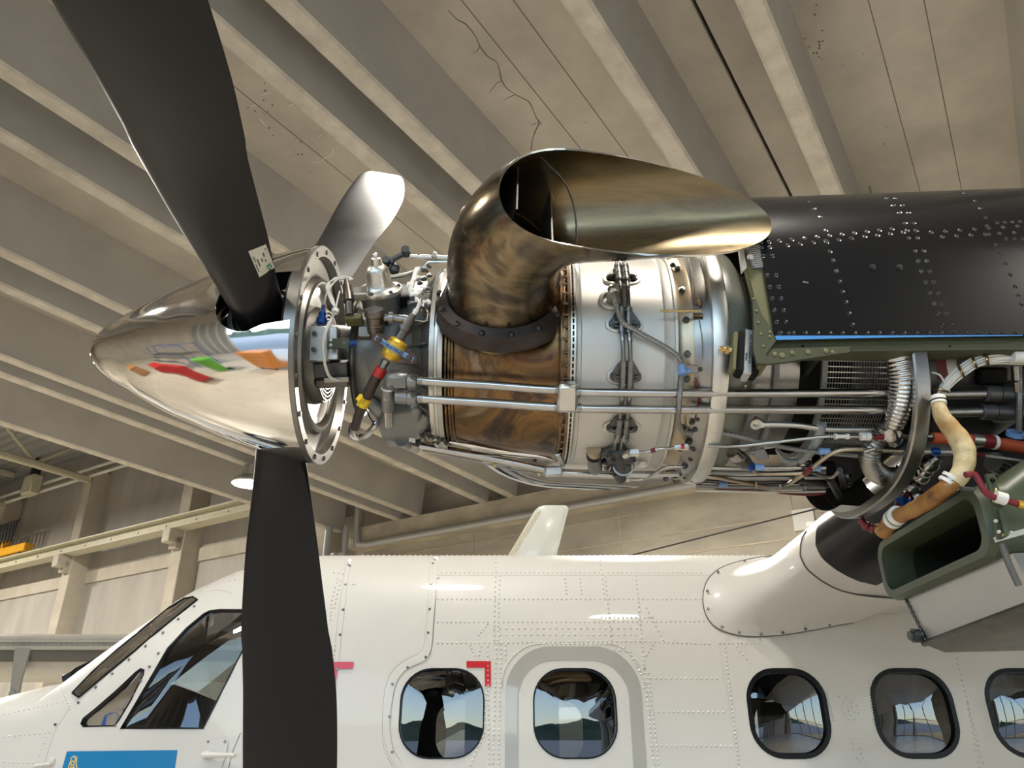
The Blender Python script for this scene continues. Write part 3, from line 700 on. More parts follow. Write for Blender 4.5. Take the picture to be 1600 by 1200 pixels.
# ------------------------------------------------------------- screws and rivets
scr = unit(lambda m: m.lathe([(-.3, 1), (.25, 1), (.5, .75), (.5, .3), (.28, .25), (.28, .001)], (0, 0, 0), (0, 0, 1), 8), 'skin_screw', 'screw steel')
for u, v in ((676.5, 881), (674.5, 913), (671.5, 952), (669, 989), (665.5, 1027), (637, 1043), (613.5, 1069), (608.5, 1120), (613, 1175), (546.5, 885), (540, 914), (536.5, 953), (531.5, 992), (526, 1046),
             (304, 948), (279, 968), (255, 989), (228, 1010), (202, 1031), (176, 1053), (150, 1074), (123, 1098), (247.5, 1021), (234, 1042), (220, 1064), (208, 1085), (194, 1108), (180, 1133), (87, 1132), (326, 1159), (352, 1159)):
    p, n = surf(u, v); inst('skin_screw', scr, p + n * .003, n, 2.3 / ppm, plane)
RV = []
def row(u0, v0, u1, v1, sp):
    k = max(1, int(round(math.hypot(u1 - u0, v1 - v0) / sp)))
    for i in range(k + 1): RV.append((u0 + (u1 - u0) * i / k, v0 + (v1 - v0) * i / k))
row(690, 895.5, 1095, 895.5, 7.2); row(684, 936.5, 1094, 936.5, 7.5); row(684, 972, 762, 972, 7.4); row(772, 972, 1100, 971, 7.4); row(684, 1005, 1000, 1002, 7.4); row(1002, 1002, 1108, 1006, 7.2)
for v in (982, 992): row(772, v, 995, v, 9.7)
row(940, 965, 1020, 965, 6.5)
row(775, 872, 772, 1000, 7.5); row(781, 900, 778, 1000, 7.2); row(776, 1006, 770, 1200, 7.5); row(783, 1006, 779, 1200, 7.5); row(790, 1008, 790, 1030, 7)
row(883, 905, 885, 928, 6.5); row(907, 905, 909, 928, 6.5); row(938, 876, 945, 935, 7); row(946, 902, 955, 1000, 7); row(994, 900, 1007, 1045, 7); row(1007, 1045, 1022, 1200, 7.2); row(1013, 1052, 1030, 1200, 7.2)
row(1010, 950, 1036, 1000, 8); row(1020, 1008, 1010, 1024, 6); row(1009, 1060, 1120, 1060, 8); row(1014, 1112, 1130, 1113, 8); row(1018, 1165, 1142, 1166, 8); row(1125, 1005, 1186, 1005, 7); row(1133, 1012, 1155, 1200, 6.7); row(1151, 1010, 1172, 1036, 8)
row(762, 975, 748, 992, 6); row(734, 1008, 742, 1024, 6); row(752, 1010, 748, 1024, 6); row(762, 1010, 764, 1200, 7.6); row(760, 1075, 757, 1130, 9); row(757, 1145, 735, 1195, 8)
row(960, 1015, 985, 1018, 9); row(985, 1024, 1000, 1048, 7); row(975, 1012, 998, 1040, 7); row(990, 1030, 1004, 1060, 7)
for i in range(26):
    a = R_(180 - 90 * i / 25); RV.append((846 + 62 * math.cos(a), 1072 - 66 * math.sin(a)))
    a = R_(90 - 90 * i / 25); RV.append((948 + 58 * math.cos(a), 1074 - 68 * math.sin(a)))
row(850, 1006.5, 946, 1006.5, 7)
row(522, 895, 536, 897, 7); row(527, 905, 517, 945, 7); row(532, 908, 522, 950, 7); row(517, 950, 516, 968, 7); row(524, 1008, 521, 1030, 7)
row(1488, 1003, 1537, 1200, 9); row(1512, 1100, 1530, 1200, 9)
for r_, k in ((11, 7), (5, 4)):
    for cx, cy in ((1322, 1085), (1330, 1112)):
        for i in range(k): a = 6.283 * i / k + r_; RV.append((cx + r_ * math.cos(a), cy + r_ * 1.25 * math.sin(a)))
row(1290, 1080, 1302, 1125, 4); row(1356, 1066, 1366, 1130, 4.5); row(1326, 1155, 1346, 1200, 8); row(1338, 1155, 1352, 1200, 8)
row(0, 1118, 98, 1096, 8); row(0, 1152, 78, 1144, 8); row(0, 1190, 52, 1192, 8); row(96, 1074, 110, 1108, 5); row(340, 905, 372, 897, 8); row(345, 912, 375, 905, 8); row(330, 912, 310, 928, 6); row(76, 1142, 62, 1180, 9)
m = MB()
for u, v in RV: p, n = surf(u, v); m.dome(p, n, 2.1 / ppm, 1.5 / ppm, 6)
obj('rivets', m, 'rivet white', plane, kind='stuff', angle=60)
# roof ridge rivets that break the outline
m = MB()
for i in range(90):
    X = -.75 + i * .0265; p, n, _, _ = FB.ray_cast(V((X, 3.93, 4)), V((0, 0, -1))); m.dome(p, V((0, -.3, 1)), .006, .005, 6)
obj('roof_rivets', m, 'rivet white', plane, kind='stuff')
# ------------------------------------------------------------- blade antenna
ya = 4.25
A = [atY(u, v, ya) for u, v in ((786, 872), (836, 797), (843, 791), (852, 789), (880, 789), (886, 790.5), (888.5, 795), (866, 872))]
m = MB(); c = sum(A, V()) / len(A); k = len(A)
m.v = [p + V((0, .002, 0)) for p in A] + [c + (p - c) * .8 + V((0, -.012, 0)) for p in A] + [c + (p - c) * .8 + V((0, .016, 0)) for p in A]
for i in range(k):
    j = (i + 1) % k; m.f += [(i, j, k + j, k + i), (j, i, 2 * k + i, 2 * k + j)]; m.m += [0, 0]
m.f += [tuple(k + i for i in range(k)), tuple(2 * k + i for i in reversed(range(k)))]; m.m += [0, 0]
for i in range(2): m.v = m.v
m.v = [p + V((0, 0, -.03)) if i in (0, 7, 8, 15, 16, 23) else p for i, p in enumerate(m.v)]
ant = obj('blade_antenna', m, 'antenna white', plane, angle=60)
B = [atY(u, v, ya - .0135) for u, v in ((789, 874), (838, 801), (846, 798), (800, 874))]
obj('leading_edge_strip', MB().prism(B, V((0, .01, 0))), 'antenna edge', ant)
# ------------------------------------------------------------- wing
XL, ZL = 1.162, CAMZ + .764
AF = [(0, 0), (.012, .055), (.04, .10), (.10, .155), (.2, .20), (.4, .235), (.7, .25), (1.2, .2), (1.9, .06), (1.98, .02), (1.9, 0), (1.3, -.09), (.8, -.145), (.45, -.165), (.2, -.15), (.10, -.118), (.04, -.075), (.012, -.042)]
AFs = [(p.x, p.y) for p in catmull([V((x, z, 0)) for x, z in AF + AF[:1]], 96)][:-1]
def wsec(y, sc=1.0, dx=0, dz=0): return [V((XL + dx + x * sc, y, ZL + dz + z * sc)) for x, z in AFs]
m = MB(); WYS = [3.75, 3.3, 2.97, 2.5, 2.0, 1.5, 1.0, .4, -.6, -2.0, -4.2]
loft([wsec(y) for y in WYS], m, flip=True); WB = m.bvh()
wing = obj('wing', m, 'wing underside', plane)
def onwing(u, v):
    q = ray(u, v).normalized(); p, n, i, d = WB.ray_cast(CAM, q)
    if p is None: p, n, i, d = WB.find_nearest(CAM + q * 3.2)
    if n.dot(q) > 0: n = -n
    return p, n
# de-icing boot wrapped round the leading edge
nb = [i for i, (x, z) in enumerate(AFs) if x <= .21]
order = sorted(nb, key=lambda i: i if i < 48 else i - len(AFs))
m = MB(); k = len(order); ys = [2.97, 2.2, 1.4, .4, -2.0]
for y in ys:
    for i in order:
        x, z = AFs[i]; d = V((x - .3, 0, z)).normalized(); m.v.append(V((XL + x, y, ZL + z)) + d * .004)
for r in range(len(ys) - 1):
    for i in range(k - 1): m.f.append((r * k + i, r * k + i + 1, r * k + k + i + 1, r * k + k + i)); m.m.append(0)
obj('deicing_boot', m, 'boot black', plane, label='black rubber de-icing boot on the wing front')
m = MB()
for r in range(2):
    for i in range(70):
        y = 2.9 - i * .022; p, n, _, _ = WB.ray_cast(V((XL + .225 + r * .02, y, 0)), V((0, 0, 1))); m.dome(p, -UP, .0042, .003, 6)
obj('wing_rivets', m, 'screw steel', plane, kind='stuff')
# wing root fairing
FA = spath([(1232, 866), (1205, 869), (1160, 877), (1125, 889), (1105, 908), (1098, 934), (1103, 962), (1122, 983), (1160, 994), (1210, 994), (1265, 986), (1312, 977), (1332, 974)], 48)
n_ = len(FA); yb = 3.14
B = []
ang = [i for i in sorted(range(len(AFs)), key=lambda i: (i - 8) % len(AFs))]
top_x = .05; i0 = min(range(48), key=lambda i: abs(AFs[i][0] - top_x)); i1 = min(range(48, len(AFs)), key=lambda i: abs(AFs[i][0] - .42))
seq = list(range(i0, -1, -1)) + list(range(len(AFs) - 1, i1 - 1, -1))
for i in range(n_):
    q = i / (n_ - 1) * (len(seq) - 1); a = int(q); b = min(a + 1, len(seq) - 1); f = q - a
    xa, za = AFs[seq[a]]; xb, zb2 = AFs[seq[b]]; x, z = xa + (xb - xa) * f, za + (zb2 - za) * f
    d = V((x - .3, 0, z)).normalized() * .006; B.append(V((XL + x, yb, ZL + z)) + d)
m = MB(); steps = 9
for r in range(steps + 1):
    t = r / steps
    for i in range(n_):
        p, n = FA[i]; q = B[i]; a = p + n * .004
        foot = V((q.x, a.y - .02, q.z)); c1 = a.lerp(foot, .5)
        m.v.append(a * (1 - t) ** 2 + c1 * (2 * t * (1 - t)) + q * t ** 2)
for r in range(steps):
    for i in range(n_ - 1): m.f.append((r * n_ + i, r * n_ + i + 1, r * n_ + n_ + i + 1, r * n_ + n_ + i)); m.m.append(0)
fair = obj('wing_root_fairing', m, 'white paint', plane, angle=70)
m = MB(); m.tube([p + n * .004 for p, n in FA], .0022, 6); obj('fairing_edge', m, 'seam dark', fair)
m = MB(); m.tube([b for b in B], .0028, 6); obj('fairing_edge', m, 'seam dark', fair)
FBV = MB(); FBV.v = m.v; 
for i in (4, 8, 13, 17, 20, 24, 27, 31, 35, 39, 43):
    p, n = FA[i]; q = p + n * .006 + (V((1.25, yb, ZL - .12)) - p).normalized() * .02; inst('fairing_screw', scr, q, n, .0065, fair)
p, n = surf(1215, 981); q = p + n * .02; m = MB(); m.tube([q + V((math.cos(a) * .014, 0, math.sin(a) * .014)) for a in [6.2832 * i / 20 for i in range(21)]], .0022, 5); obj('fairing_plug', m, 'seam dark', fair)
# white inboard skin of the wing between fairing and boot
m = MB(); ys = [3.16, 2.965]
for y in ys:
    for i in order + []:
        x, z = AFs[i]; d = V((x - .3, 0, z)).normalized(); m.v.append(V((XL + x, y, ZL + z)) + d * .003)
for i in range(k - 1): m.f.append((i, i + 1, k + i + 1, k + i)); m.m.append(0)
obj('wing_root_skin', m, 'white paint', plane)
# ------------------------------------------------------------- inside and undercarriage
seatm = MB(); seatm.obox((0, 0, .24), V((.2, 0, 0)), V((0, .2, 0)), V((0, 0, .06)), .03); seatm.obox((.2, 0, .62), V((.05, 0, 0)) , V((0, .2, 0)), V((.06, 0, .36)), .04); seatm.obox((.27, 0, 1.04), V((.035, 0, 0)), V((0, .11, 0)), V((.01, 0, .08)), .03); seatm.obox((.05, 0, .09), V((.15, 0, 0)), V((0, .15, 0)), V((0, 0, .1)))
sme = seatm.mesh('seat', 'seat blue')
for x in (-.95, .0, .75, 1.5, 2.25):
    for y in (YC - .42, YC + .42): inst('seat', sme, V((x, y, .98)), parent=plane)
m = MB(); m.box((-1.95, YC, 1.72), .3, 1.0, .18, .05); obj('instrument_panel', m, 'window seal black', plane)
m = MB(); m.box((-1.28, YC - .30, 2.30), .34, .5, .08, .03); m.cyl((-1.25, YC - .40, 2.27), (-1.22, YC - .42, 2.13), .03, .045, 10); obj('overhead_panel', m, 'window seal black', plane)
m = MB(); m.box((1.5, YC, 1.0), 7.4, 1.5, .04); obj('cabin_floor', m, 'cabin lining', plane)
for x, y, nm in ((1.95, YC - 1.75, 'main_wheel'), (1.95, YC + 1.75, 'main_wheel'), (-2.6, YC, 'nose_wheel')):
    r = .40 if nm == 'main_wheel' else .33
    m = MB(); m.lathe([(-.12, r * .55), (-.13, r * .8), (-.09, r), (.09, r), (.13, r * .8), (.12, r * .55)], (x, y, r), (0, 1, 0), 28, closed=True); w = obj(nm, m, 'tyre rubber', plane)
    m = MB(); m.cyl((x, y - .1, r), (x, y + .1, r), r * .56, seg=24); obj('hub', m, 'white steel', w)
    m = MB(); m.tube([(x, y, r), (x + (0 if nm == 'main_wheel' else .0), y if nm == 'nose_wheel' else (y + (YC - y) * .25), r + .25), (x, y if nm == 'nose_wheel' else YC + (y - YC) * .4, 1.15)], [.06, .07, .09], 10); obj('gear_leg', m, 'white paint', plane)
# ============================================================= second aeroplane's wing behind
pl2 = thing('parked_aeroplane', 'white wing of another aeroplane parked behind the nose', 'aeroplane', (1.2, 10.2, 0))
mat('old wing white', (.62, .60, .55), .35, var=.1, vscale=3)
mat('wing belly', (.36, .35, .32), .4, var=.25, vscale=2.2, stretch=(.4, 1, 1), metal=.3)
y0 = 7.7; z1 = atY(60, 993, y0).z
pr = [(0, -.03), (.02, 0), (.3, .06), (.9, .08), (1.6, .0), (2.0, -.12), (1.6, -.2), (.9, -.33), (.25, -.30), (.06, -.22)]
m = MB(); loft([[V((X, y0 + .02 + a, z1 + b)) for a, b in pr] for X in (-10, -6, -3, 0, 2.5)], m, flip=False)
obj('wing', m, 'old wing white', pl2, angle=50)
m = MB(); m.add([V((-10, y0 + .075, z1 - .225)), V((2.5, y0 + .075, z1 - .225)), V((2.5, y0 + .03, z1 - .13)), V((-10, y0 + .03, z1 - .13))], [(0, 1, 2, 3)]); m.v = [p + V((0, -.012, -.002)) for p in m.v]; m.prism([m.v[i] for i in range(4)], V((0, .01, .0))); obj('flap_face', m, 'wing belly', pl2)
m = MB(); m.cyl((-10, y0 + .02, z1 - .05), (2.5, y0 + .02, z1 - .05), .012, seg=6); m.cyl((-10, y0 + .0, z1 - .11), (2.5, y0 + .0, z1 - .11), .02, seg=8); obj('trailing_edge_bead', m, 'old wing white', pl2)
m = MB()
for i in range(130): m.dome(V((-6.4 + i * .05, y0 + .002, z1 - .085)), V((0, -1, 0)), .009, .006, 6)
obj('wing_rivets', m, 'old wing white', pl2, kind='stuff')
for u in (28, -90):
    a = atY(u, 1012, y0 - .02); b = atY(u - 8, 1084, y0 + .1)
    m = MB(); m.prism([a + V((-.03, 0, 0)), a + V((.12, 0, .0)), b.lerp(a, .35) + V((.06, 0, 0)), b + V((.05, 0, 0)), b + V((-.03, 0, 0))], V((0, .035, 0))); m.cyl(b + V((.0, -.02, 0)), b + V((.0, .07, 0)), .03, seg=10); obj('flap_hinge', m, 'grey conduit', pl2)
S2 = [(-3.6, .2, .2), (-3.0, .5, .5), (-1.8, .75, .75), (.5, .8, .8), (3.5, .75, .75), (7.5, .3, .4)]
m = MB(); loft([[V((X + 2.4, 10.2 - a * math.cos(t), 1.55 + b * math.sin(t))) for t in [6.2832 * i / 24 for i in range(24)]] for X, a, b in S2], m); obj('fuselage', m, 'old wing white', pl2)
for x, y in ((2.6, 8.9), (2.6, 11.5), (-.5, 10.2)):
    m = MB(); m.lathe([(-.1, .2), (-.1, .32), (.1, .32), (.1, .2)], (x, y, .32), (0, 1, 0), 20, closed=True); w = obj('wheel', m, 'tyre rubber', pl2)
    m = MB(); m.tube([(x, y, .32), (x, 10.2 + (y - 10.2) * .35, .95)], .05, 8); obj('gear_leg', m, 'white steel', pl2)
# ============================================================= engine axis and propeller
YE = 1.5
A0, A1 = atY(500, 556, YE), atY(1085, 568, YE); AXD = (A1 - A0).normalized()
EUP = (UP - AXD * UP.dot(AXD)).normalized(); ENR = EUP.cross(AXD); ENR = -ENR if ENR.y > 0 else ENR      # up and towards the viewer
def ax(x): return A0 + AXD * ((x - A0.x) / AXD.x)
def axu(u):
    """point of the axis seen in image column u"""
    x = (u - 800) / F_PX * 1.7
    for _ in range(8): p = ax(x); x += (u - (800 + F_PX * p.x / depth(p))) / F_PX * depth(p)
    return ax(x)
def E(x, r, th):
    """point at radius r round the engine axis; th 0 = up, 90 = towards the viewer, 180 = down"""
    t = R_(th); return ax(x) + EUP * (r * math.cos(t)) + ENR * (r * math.sin(t))
def En(th): t = R_(th); return EUP * math.cos(t) + ENR * math.sin(t)
def S(u, v, R):
    """where the sight line of a picture point meets the cylinder of radius R round the engine axis (near side)"""
    d = ray(u, v).normalized(); w = CAM - A0; d2 = d - AXD * d.dot(AXD); w2 = w - AXD * w.dot(AXD)
    a = d2.dot(d2); b = 2 * d2.dot(w2); c = w2.dot(w2) - R * R; disc = b * b - 4 * a * c
    t = (-b - math.sqrt(disc)) / (2 * a) if disc > 0 else -b / (2 * a)
    return CAM + d * t
def Sn(p): q = p - A0; q = q - AXD * q.dot(AXD); return q.normalized()
def SP(L): return [S(*q) for q in L]
mat('polished metal', (.80, .775, .73), .055, metal=1.0, rvar=.03, vscale=9)
mat('bulkhead metal', (.22, .21, .19), .40, metal=1.0, var=.1, vscale=14, rvar=.06)
mat('blade black', (.006, .006, .0075), .32, spec=.32, rvar=.04, vscale=4)
mat('dark gap', (.01, .01, .01), .6)
mat('sticker', (.62, .63, .57), .4); mat('sticker green', (.01, .22, .10), .4); mat('sticker print', (.1, .1, .1), .5)
PX = -.497                                                   # blade plane
BA = [-87.2, 31.2, 152.8]
prop = thing('propeller', 'three-bladed black propeller with a polished pointed spinner', 'propeller', ax(PX))
XT = axu(143).x; XB = axu(506).x; LSP = XB - XT
rs = [(0, .001), (.012, .018), (.035, .035), (.075, .058), (.13, .086), (.2, .116), (.3, .150), (.4, .176), (.48, .193), (.55, .207)]
# radius profile measured from the outline of the cone
prof = []
for u, hpx in ((143, 0), (145.5, 9), (150, 18), (158, 28), (171, 39.5), (190, 52), (210, 63), (232, 76), (255, 88), (285, 102), (315, 114), (355, 130), (395, 144), (435, 156), (470, 165), (500, 171)):
    p = axu(u); D = (p - CAM); D = D - AXD * D.dot(AXD); k = hpx / math.hypot(F_PX, 0) ; d = depth(p)
    r = hpx * d / F_PX; r = r * D.length / math.sqrt(D.length ** 2 + r * r) if r else .0008
    prof.append((p.x - XT, r))
pr2 = [(q.x, max(q.y, .0008)) for q in catmull([V((a, b, 0)) for a, b in prof], 60)]
RB = pr2[-1][1]
m = MB(); inner = [(t, max(r - .004, .0004)) for t, r in reversed(pr2)]
m.lathe(pr2 + inner, ax(XT), AXD, 96, closed=True)
spin = obj('spinner', m, 'polished metal', prop, angle=40)
def bdir(a): return EUP * math.cos(R_(a)) - ENR * math.sin(R_(a))     # BA is measured up = 0, away = +90
cut = MB()
for a in BA:
    d = bdir(a); t = d.cross(AXD).normalized(); c = ax(PX - .004)
    poly = []
    for i in range(13): b = R_(90 + 180 * i / 12); poly.append((math.cos(b) * .076, math.sin(b) * .069))
    poly += [(.03, -.060), (.2, -.050), (.2, .050), (.03, .060)]
    cut.prism([c + d * .09 + AXD * x + t * y for x, y in poly], d * .3)
cut.v = [p - WLOC[spin] for p in cut.v]
spin.parent = None; l0 = spin.location.copy(); spin.location = (0, 0, 0); boolean(spin, cut); spin.parent = prop; spin.location = l0
spin.data.polygons.foreach_set('use_smooth', [True] * len(spin.data.polygons)); spin.data.set_sharp_from_angle(angle=R_(40))
# blunt rim strip round each opening comes from the cut itself; bulkhead behind
m = MB()
bk = [(-.022, RB - .003), (.001, RB + .0008), (.003, RB - .001), (.003, RB - .022), (-.012, RB - .027), (-.015, .176), (-.013, .170), (-.003, .165), (.0, .158), (-.004, .150), (-.012, .146), (-.017, .130), (-.016, .105), (.005, .100), (.005, .07), (-.03, .07), (-.03, RB - .014)]
m.lathe(bk, ax(XB), AXD, 80, closed=True); bulk = obj('spinner_bulkhead', m, 'bulkhead metal', prop)
m = MB(); 
for r in (.098, .090, .082, .074): m.lathe([(.004, r), (.010, r - .001), (.010, r - .004), (.004, r - .005)], ax(XB), AXD, 48, closed=True)
obj('slip_rings', m, 'bulkhead metal', bulk)
bolt = unit(lambda m: m.lathe([(-.2, 1), (.55, 1), (.75, .8), (.75, .35), (.5, .3), (.5, .001)], (0, 0, 0), (0, 0, 1), 10), 'bulkhead_screw', 'screw steel')
for i in range(18):
    th = i * 20 + 8; inst('bulkhead_screw', bolt, E(XB + .002, RB - .012, th), AXD, .0055, bulk)
for u, v in ((457, 511), (457.5, 583), (462, 652), (473.5, 702)):
    p = S(u, v, RB - .008); n = Sn(p); q = ax(p.x) + n * (RB - .0105 - (XB - p.x) * .35); inst('spinner_screw', bolt, q, (n - AXD * .3).normalized(), .0058, spin)
m = MB(); m.cyl(ax(PX - .11), ax(XB - .02), .085, seg=28)
for a in BA: m.cyl(ax(PX), ax(PX) + bdir(a) * .135, .066, .062, 22)
hub = obj('hub', m, 'dark gap', prop)
for a in BA: obj('blade_clamp', MB().lathe([(.132, .070), (.15, .070), (.152, .060)], ax(PX), bdir(a), 24), 'bulkhead metal', hub)
# blades in feather: chord along the flight direction, leading edge forwards
BL = [(.13, .098, .098, .5, 0), (.17, .100, .096, .5, 0), (.22, .108, .088, .48, 2), (.30, .126, .066, .45, 6), (.40, .150, .048, .42, 9), (.50, .168, .038, .39, 9), (.62, .187, .030, .36, 7), (.76, .200, .024, .35, 4), (.92, .203, .020, .345, 1), (1.03, .192, .017, .35, -2), (1.13, .172, .014, .36, -4), (1.20, .150, .012, .39, -5), (1.235, .125, .010, .44, -6), (1.25, .07, .006, .52, -6)]
def blade(a, name='blade'):
    d = bdir(a); t = AXD.cross(d).normalized(); root = ax(PX); m = MB(); K = 28; rings = []
    P = catmull([V((r, c, th)) for r, c, th, _, _ in BL], 60); Q = catmull([V((r, le, tw)) for r, _, _, le, tw in BL], 60)
    for p, q in zip(P, Q):
        r, c, th = p; le, tw = q.y, R_(q.z); blend = min(1, max(0, (r - .16) / .2)); R = []
        for i in range(K):
            b = 2 * math.pi * i / K; x = -math.cos(b); s = math.sin(b)
            xc = (x + 1) / 2
            yt = 5 * (.2969 * math.sqrt(max(xc, 0)) - .126 * xc - .3516 * xc ** 2 + .2843 * xc ** 3 - .1036 * xc ** 4)
            yy = s * (1 - blend) + blend * math.copysign(yt * (1.25 if s > 0 else .75), s)
            X = (xc - le) * c; Y = yy * th / 2
            X, Y = X * math.cos(tw) - Y * math.sin(tw), X * math.sin(tw) + Y * math.cos(tw)
            R.append(root + d * r + AXD * X + t * Y)
        rings.append(R)
    loft(rings, m); return obj(name, m, 'blade black', prop, angle=50), m.bvh()
BLO = [blade(a) for a in BA]
for o, lab in zip((BLO[0][0], BLO[1][0], BLO[2][0]), ('black blade reaching to the viewer and upwards, with a small white sticker', 'blade pointing away and up, its face shining silver grey', 'black blade hanging downwards')): o['label'] = lab
# sticker on the near blade
def onb(u, v, lift=.0008):
    q = ray(u, v).normalized(); p, n, i, dd = BLO[0][1].ray_cast(CAM, q)
    if p is None: p, n, i, dd = BLO[0][1].find_nearest(CAM + q * 1.4)
    if n.dot(q) > 0: n = -n
    return p + n * lift
def stk(L, lift): m = MB(); k = len(L); m.add([onb(u, v, lift) for u, v in L], [tuple(range(k))]); m.prism([onb(u, v, lift) for u, v in L], onb(*L[0], lift) - onb(*L[0], lift + .0003)); return m
st = obj('sticker', stk([(388, 392), (415.5, 381), (428.5, 417.5), (405.5, 432.5)], .0012), 'sticker', BLO[0][0], label='small white sticker with green emblem and lines of print', smooth=False)
m = MB(); gs = MB()
for L in ([(421.5, 408.5), (416, 415), (418.6, 415.8), (420.2, 413.5)], [(421.5, 408.5), (421.4, 413.4), (423.6, 416.2), (424.8, 415.6)], [(424.6, 417.3), (420.5, 416), (417.8, 418.6), (412, 420.5)]): gs.add([onb(u, v, .0034) for u, v in L], [tuple(range(len(L)))])
obj('emblem', gs, 'sticker green', st, smooth=False) if False else None
for L in ([(395, 399), (396.2, 398.4), (400, 408), (398.8, 408.6)], [(399, 411), (400.4, 410.3), (405.5, 423), (404.2, 423.8)], [(401, 403.5), (403, 402.5), (407.5, 413.5), (405.5, 414.5)], [(407, 402), (409.5, 401), (411.5, 406.5), (409.2, 407.5)], [(409.5, 393), (412, 392), (414, 398.5), (411.8, 399.5)], [(413.5, 403.5), (415.6, 402.5), (416.8, 406), (414.8, 407)], [(413, 386), (414.8, 385.3), (415.6, 387.2), (413.8, 388)]):
    m.add([onb(u, v, .0034) for u, v in L], [(0, 1, 2, 3)])
e1 = WLOC[st]
o = bpy.data.objects.new('print_line', m.mesh('print_line', 'sticker print', False)); _link(o, prop, V())
o2 = bpy.data.objects.new('emblem', gs.mesh('emblem', 'sticker green', False)); _link(o2, prop, V())
for q in (o, o2): q.parent = BLO[0][0]; q.location = -WLOC[BLO[0][0]]
# ============================================================= the turboprop engine
mat('cast alloy', (.25, .25, .24), .42, metal=.75, var=.12, vscale=18, bump=.15, bscale=300)
mat('cast dark', (.10, .10, .10), .45, metal=.7, var=.2, vscale=18)
mat('bright alloy', (.66, .645, .60), .36, metal=1.0, var=.08, vscale=20)
mat('steel tube', (.52, .50, .47), .2, metal=1.0, var=.12, vscale=12, rvar=.06)
mat('dull steel', (.33, .32, .30), .32, metal=1.0, var=.15, vscale=16)
mat('dark steel', (.13, .13, .125), .35, metal=1.0, var=.2, vscale=20)
mat('chrome dark', (.36, .35, .33), .1, metal=1.0, var=.1, vscale=9)
mat('case silver', (.63, .615, .575), .48, metal=.45, var=.05, vscale=7, rvar=.05)
mat('burnt duct', (.2, .13, .07), .30, metal=.95, vscale=6.5, stops=[(.26, (.34, .26, .17)), (.40, (.13, .085, .05)), (.50, (.24, .14, .06)), (.60, (.07, .052, .045)), (.72, (.15, .09, .045)), (.85, (.36, .29, .2))], rvar=.08, dist=1.2, detail=5)
mat('burnt stack', (.2, .13, .07), .24, metal=1.0, vscale=4.5, stops=[(.26, (.055, .05, .042)), (.40, (.11, .095, .075)), (.50, (.26, .20, .125)), (.58, (.12, .095, .065)), (.70, (.075, .068, .06)), (.85, (.22, .17, .10))], rvar=.07, dist=1.6, detail=4)
mat('stack inside', (.2, .16, .10), .34, metal=1.0, vscale=5, stops=[(.28, (.16, .125, .075)), (.45, (.27, .215, .13)), (.6, (.20, .16, .105)), (.8, (.33, .25, .16))], rvar=.08, stretch=(.5, 1.2, 3.5), detail=7, dist=1.0)
mat('burnt flange', (.055, .043, .038), .5, metal=.7, var=.35, vscale=14)
mat('burnt bolt', (.22, .15, .09), .4, metal=1.0, var=.3, vscale=60)
mat('tan flange', (.50, .42, .30), .38, metal=.85, var=.12, vscale=10)
mat('gasket black', (.010, .010, .010), .55, spec=.12)
mat('gold anodised', (.72, .45, .05), .35, metal=.6)
mat('clamp blue', (.21, .36, .62), .45)
mat('fitting blue', (.01, .07, .30), .3, metal=.4)
mat('rubber brown', (.045, .028, .022), .5)
mat('tie yellow', (.80, .55, .02), .45)
mat('red sleeve', (.17, .010, .016), .45); mat('red collar', (.5, .03, .025), .4)
mat('primer green', (.052, .057, .026), .5, var=.06)
mat('olive paint', (.15, .142, .060), .5, var=.06)
mat('wire white', (.74, .71, .64), .5); mat('phenolic brown', (.10, .045, .03), .45)
mat('grey paint part', (.27, .285, .28), .4)
mat('box satin', (.55, .56, .54), .38, metal=.6, var=.05)
mat('brass', (.60, .42, .18), .3, metal=1.0)
mat('baffle grey', (.20, .205, .165), .30, coat=.2, var=.06)
mat('tape white', (.78, .76, .70), .6)
mat('print black', (.02, .02, .02), .6)
mat('iron brown', (.16, .14, .12), .38, metal=.9, var=.15, vscale=30)
braid_mat('braided steel', (.62, .60, .56), (.10, .10, .095), 6, 1300)
def xn(u, R): return S(u, 566, R).x
eng = thing('turboprop_engine', 'uncovered turboprop engine with heat-tinted exhaust stack, pipes and hoses', 'engine', ax(0))
def P_(name, mb, mt, par=None, label=None, **k): return obj(name, mb, mt, par or eng, label=label, **k)
def lat(prof, seg=96): return MB().lathe([(x, r) for x, r in prof], ax(0), AXD, seg)
def TU(L, r, n=40, seg=10, rf=None, cap=True):
    """pipe through picture points (u, v, R); r in picture pixels"""
    pts = SP(L); d = sum(depth(p) for p in pts) / len(pts); rr = [x * d / F_PX for x in r] if isinstance(r, (list, tuple)) else r * d / F_PX
    return MB().tube(pts, rr, seg, n, rf, cap)
def cylpx(a, b, r0, r1=None, seg=16, m=None, bev=0):
    p, q = S(*a), S(*b); m = m or MB(); return m.cyl(p, q, pxm(p, r0), pxm(q, r1 if r1 is not None else r0), seg, bev=bev)
X0 = lambda q: q / ax(0).x if False else q
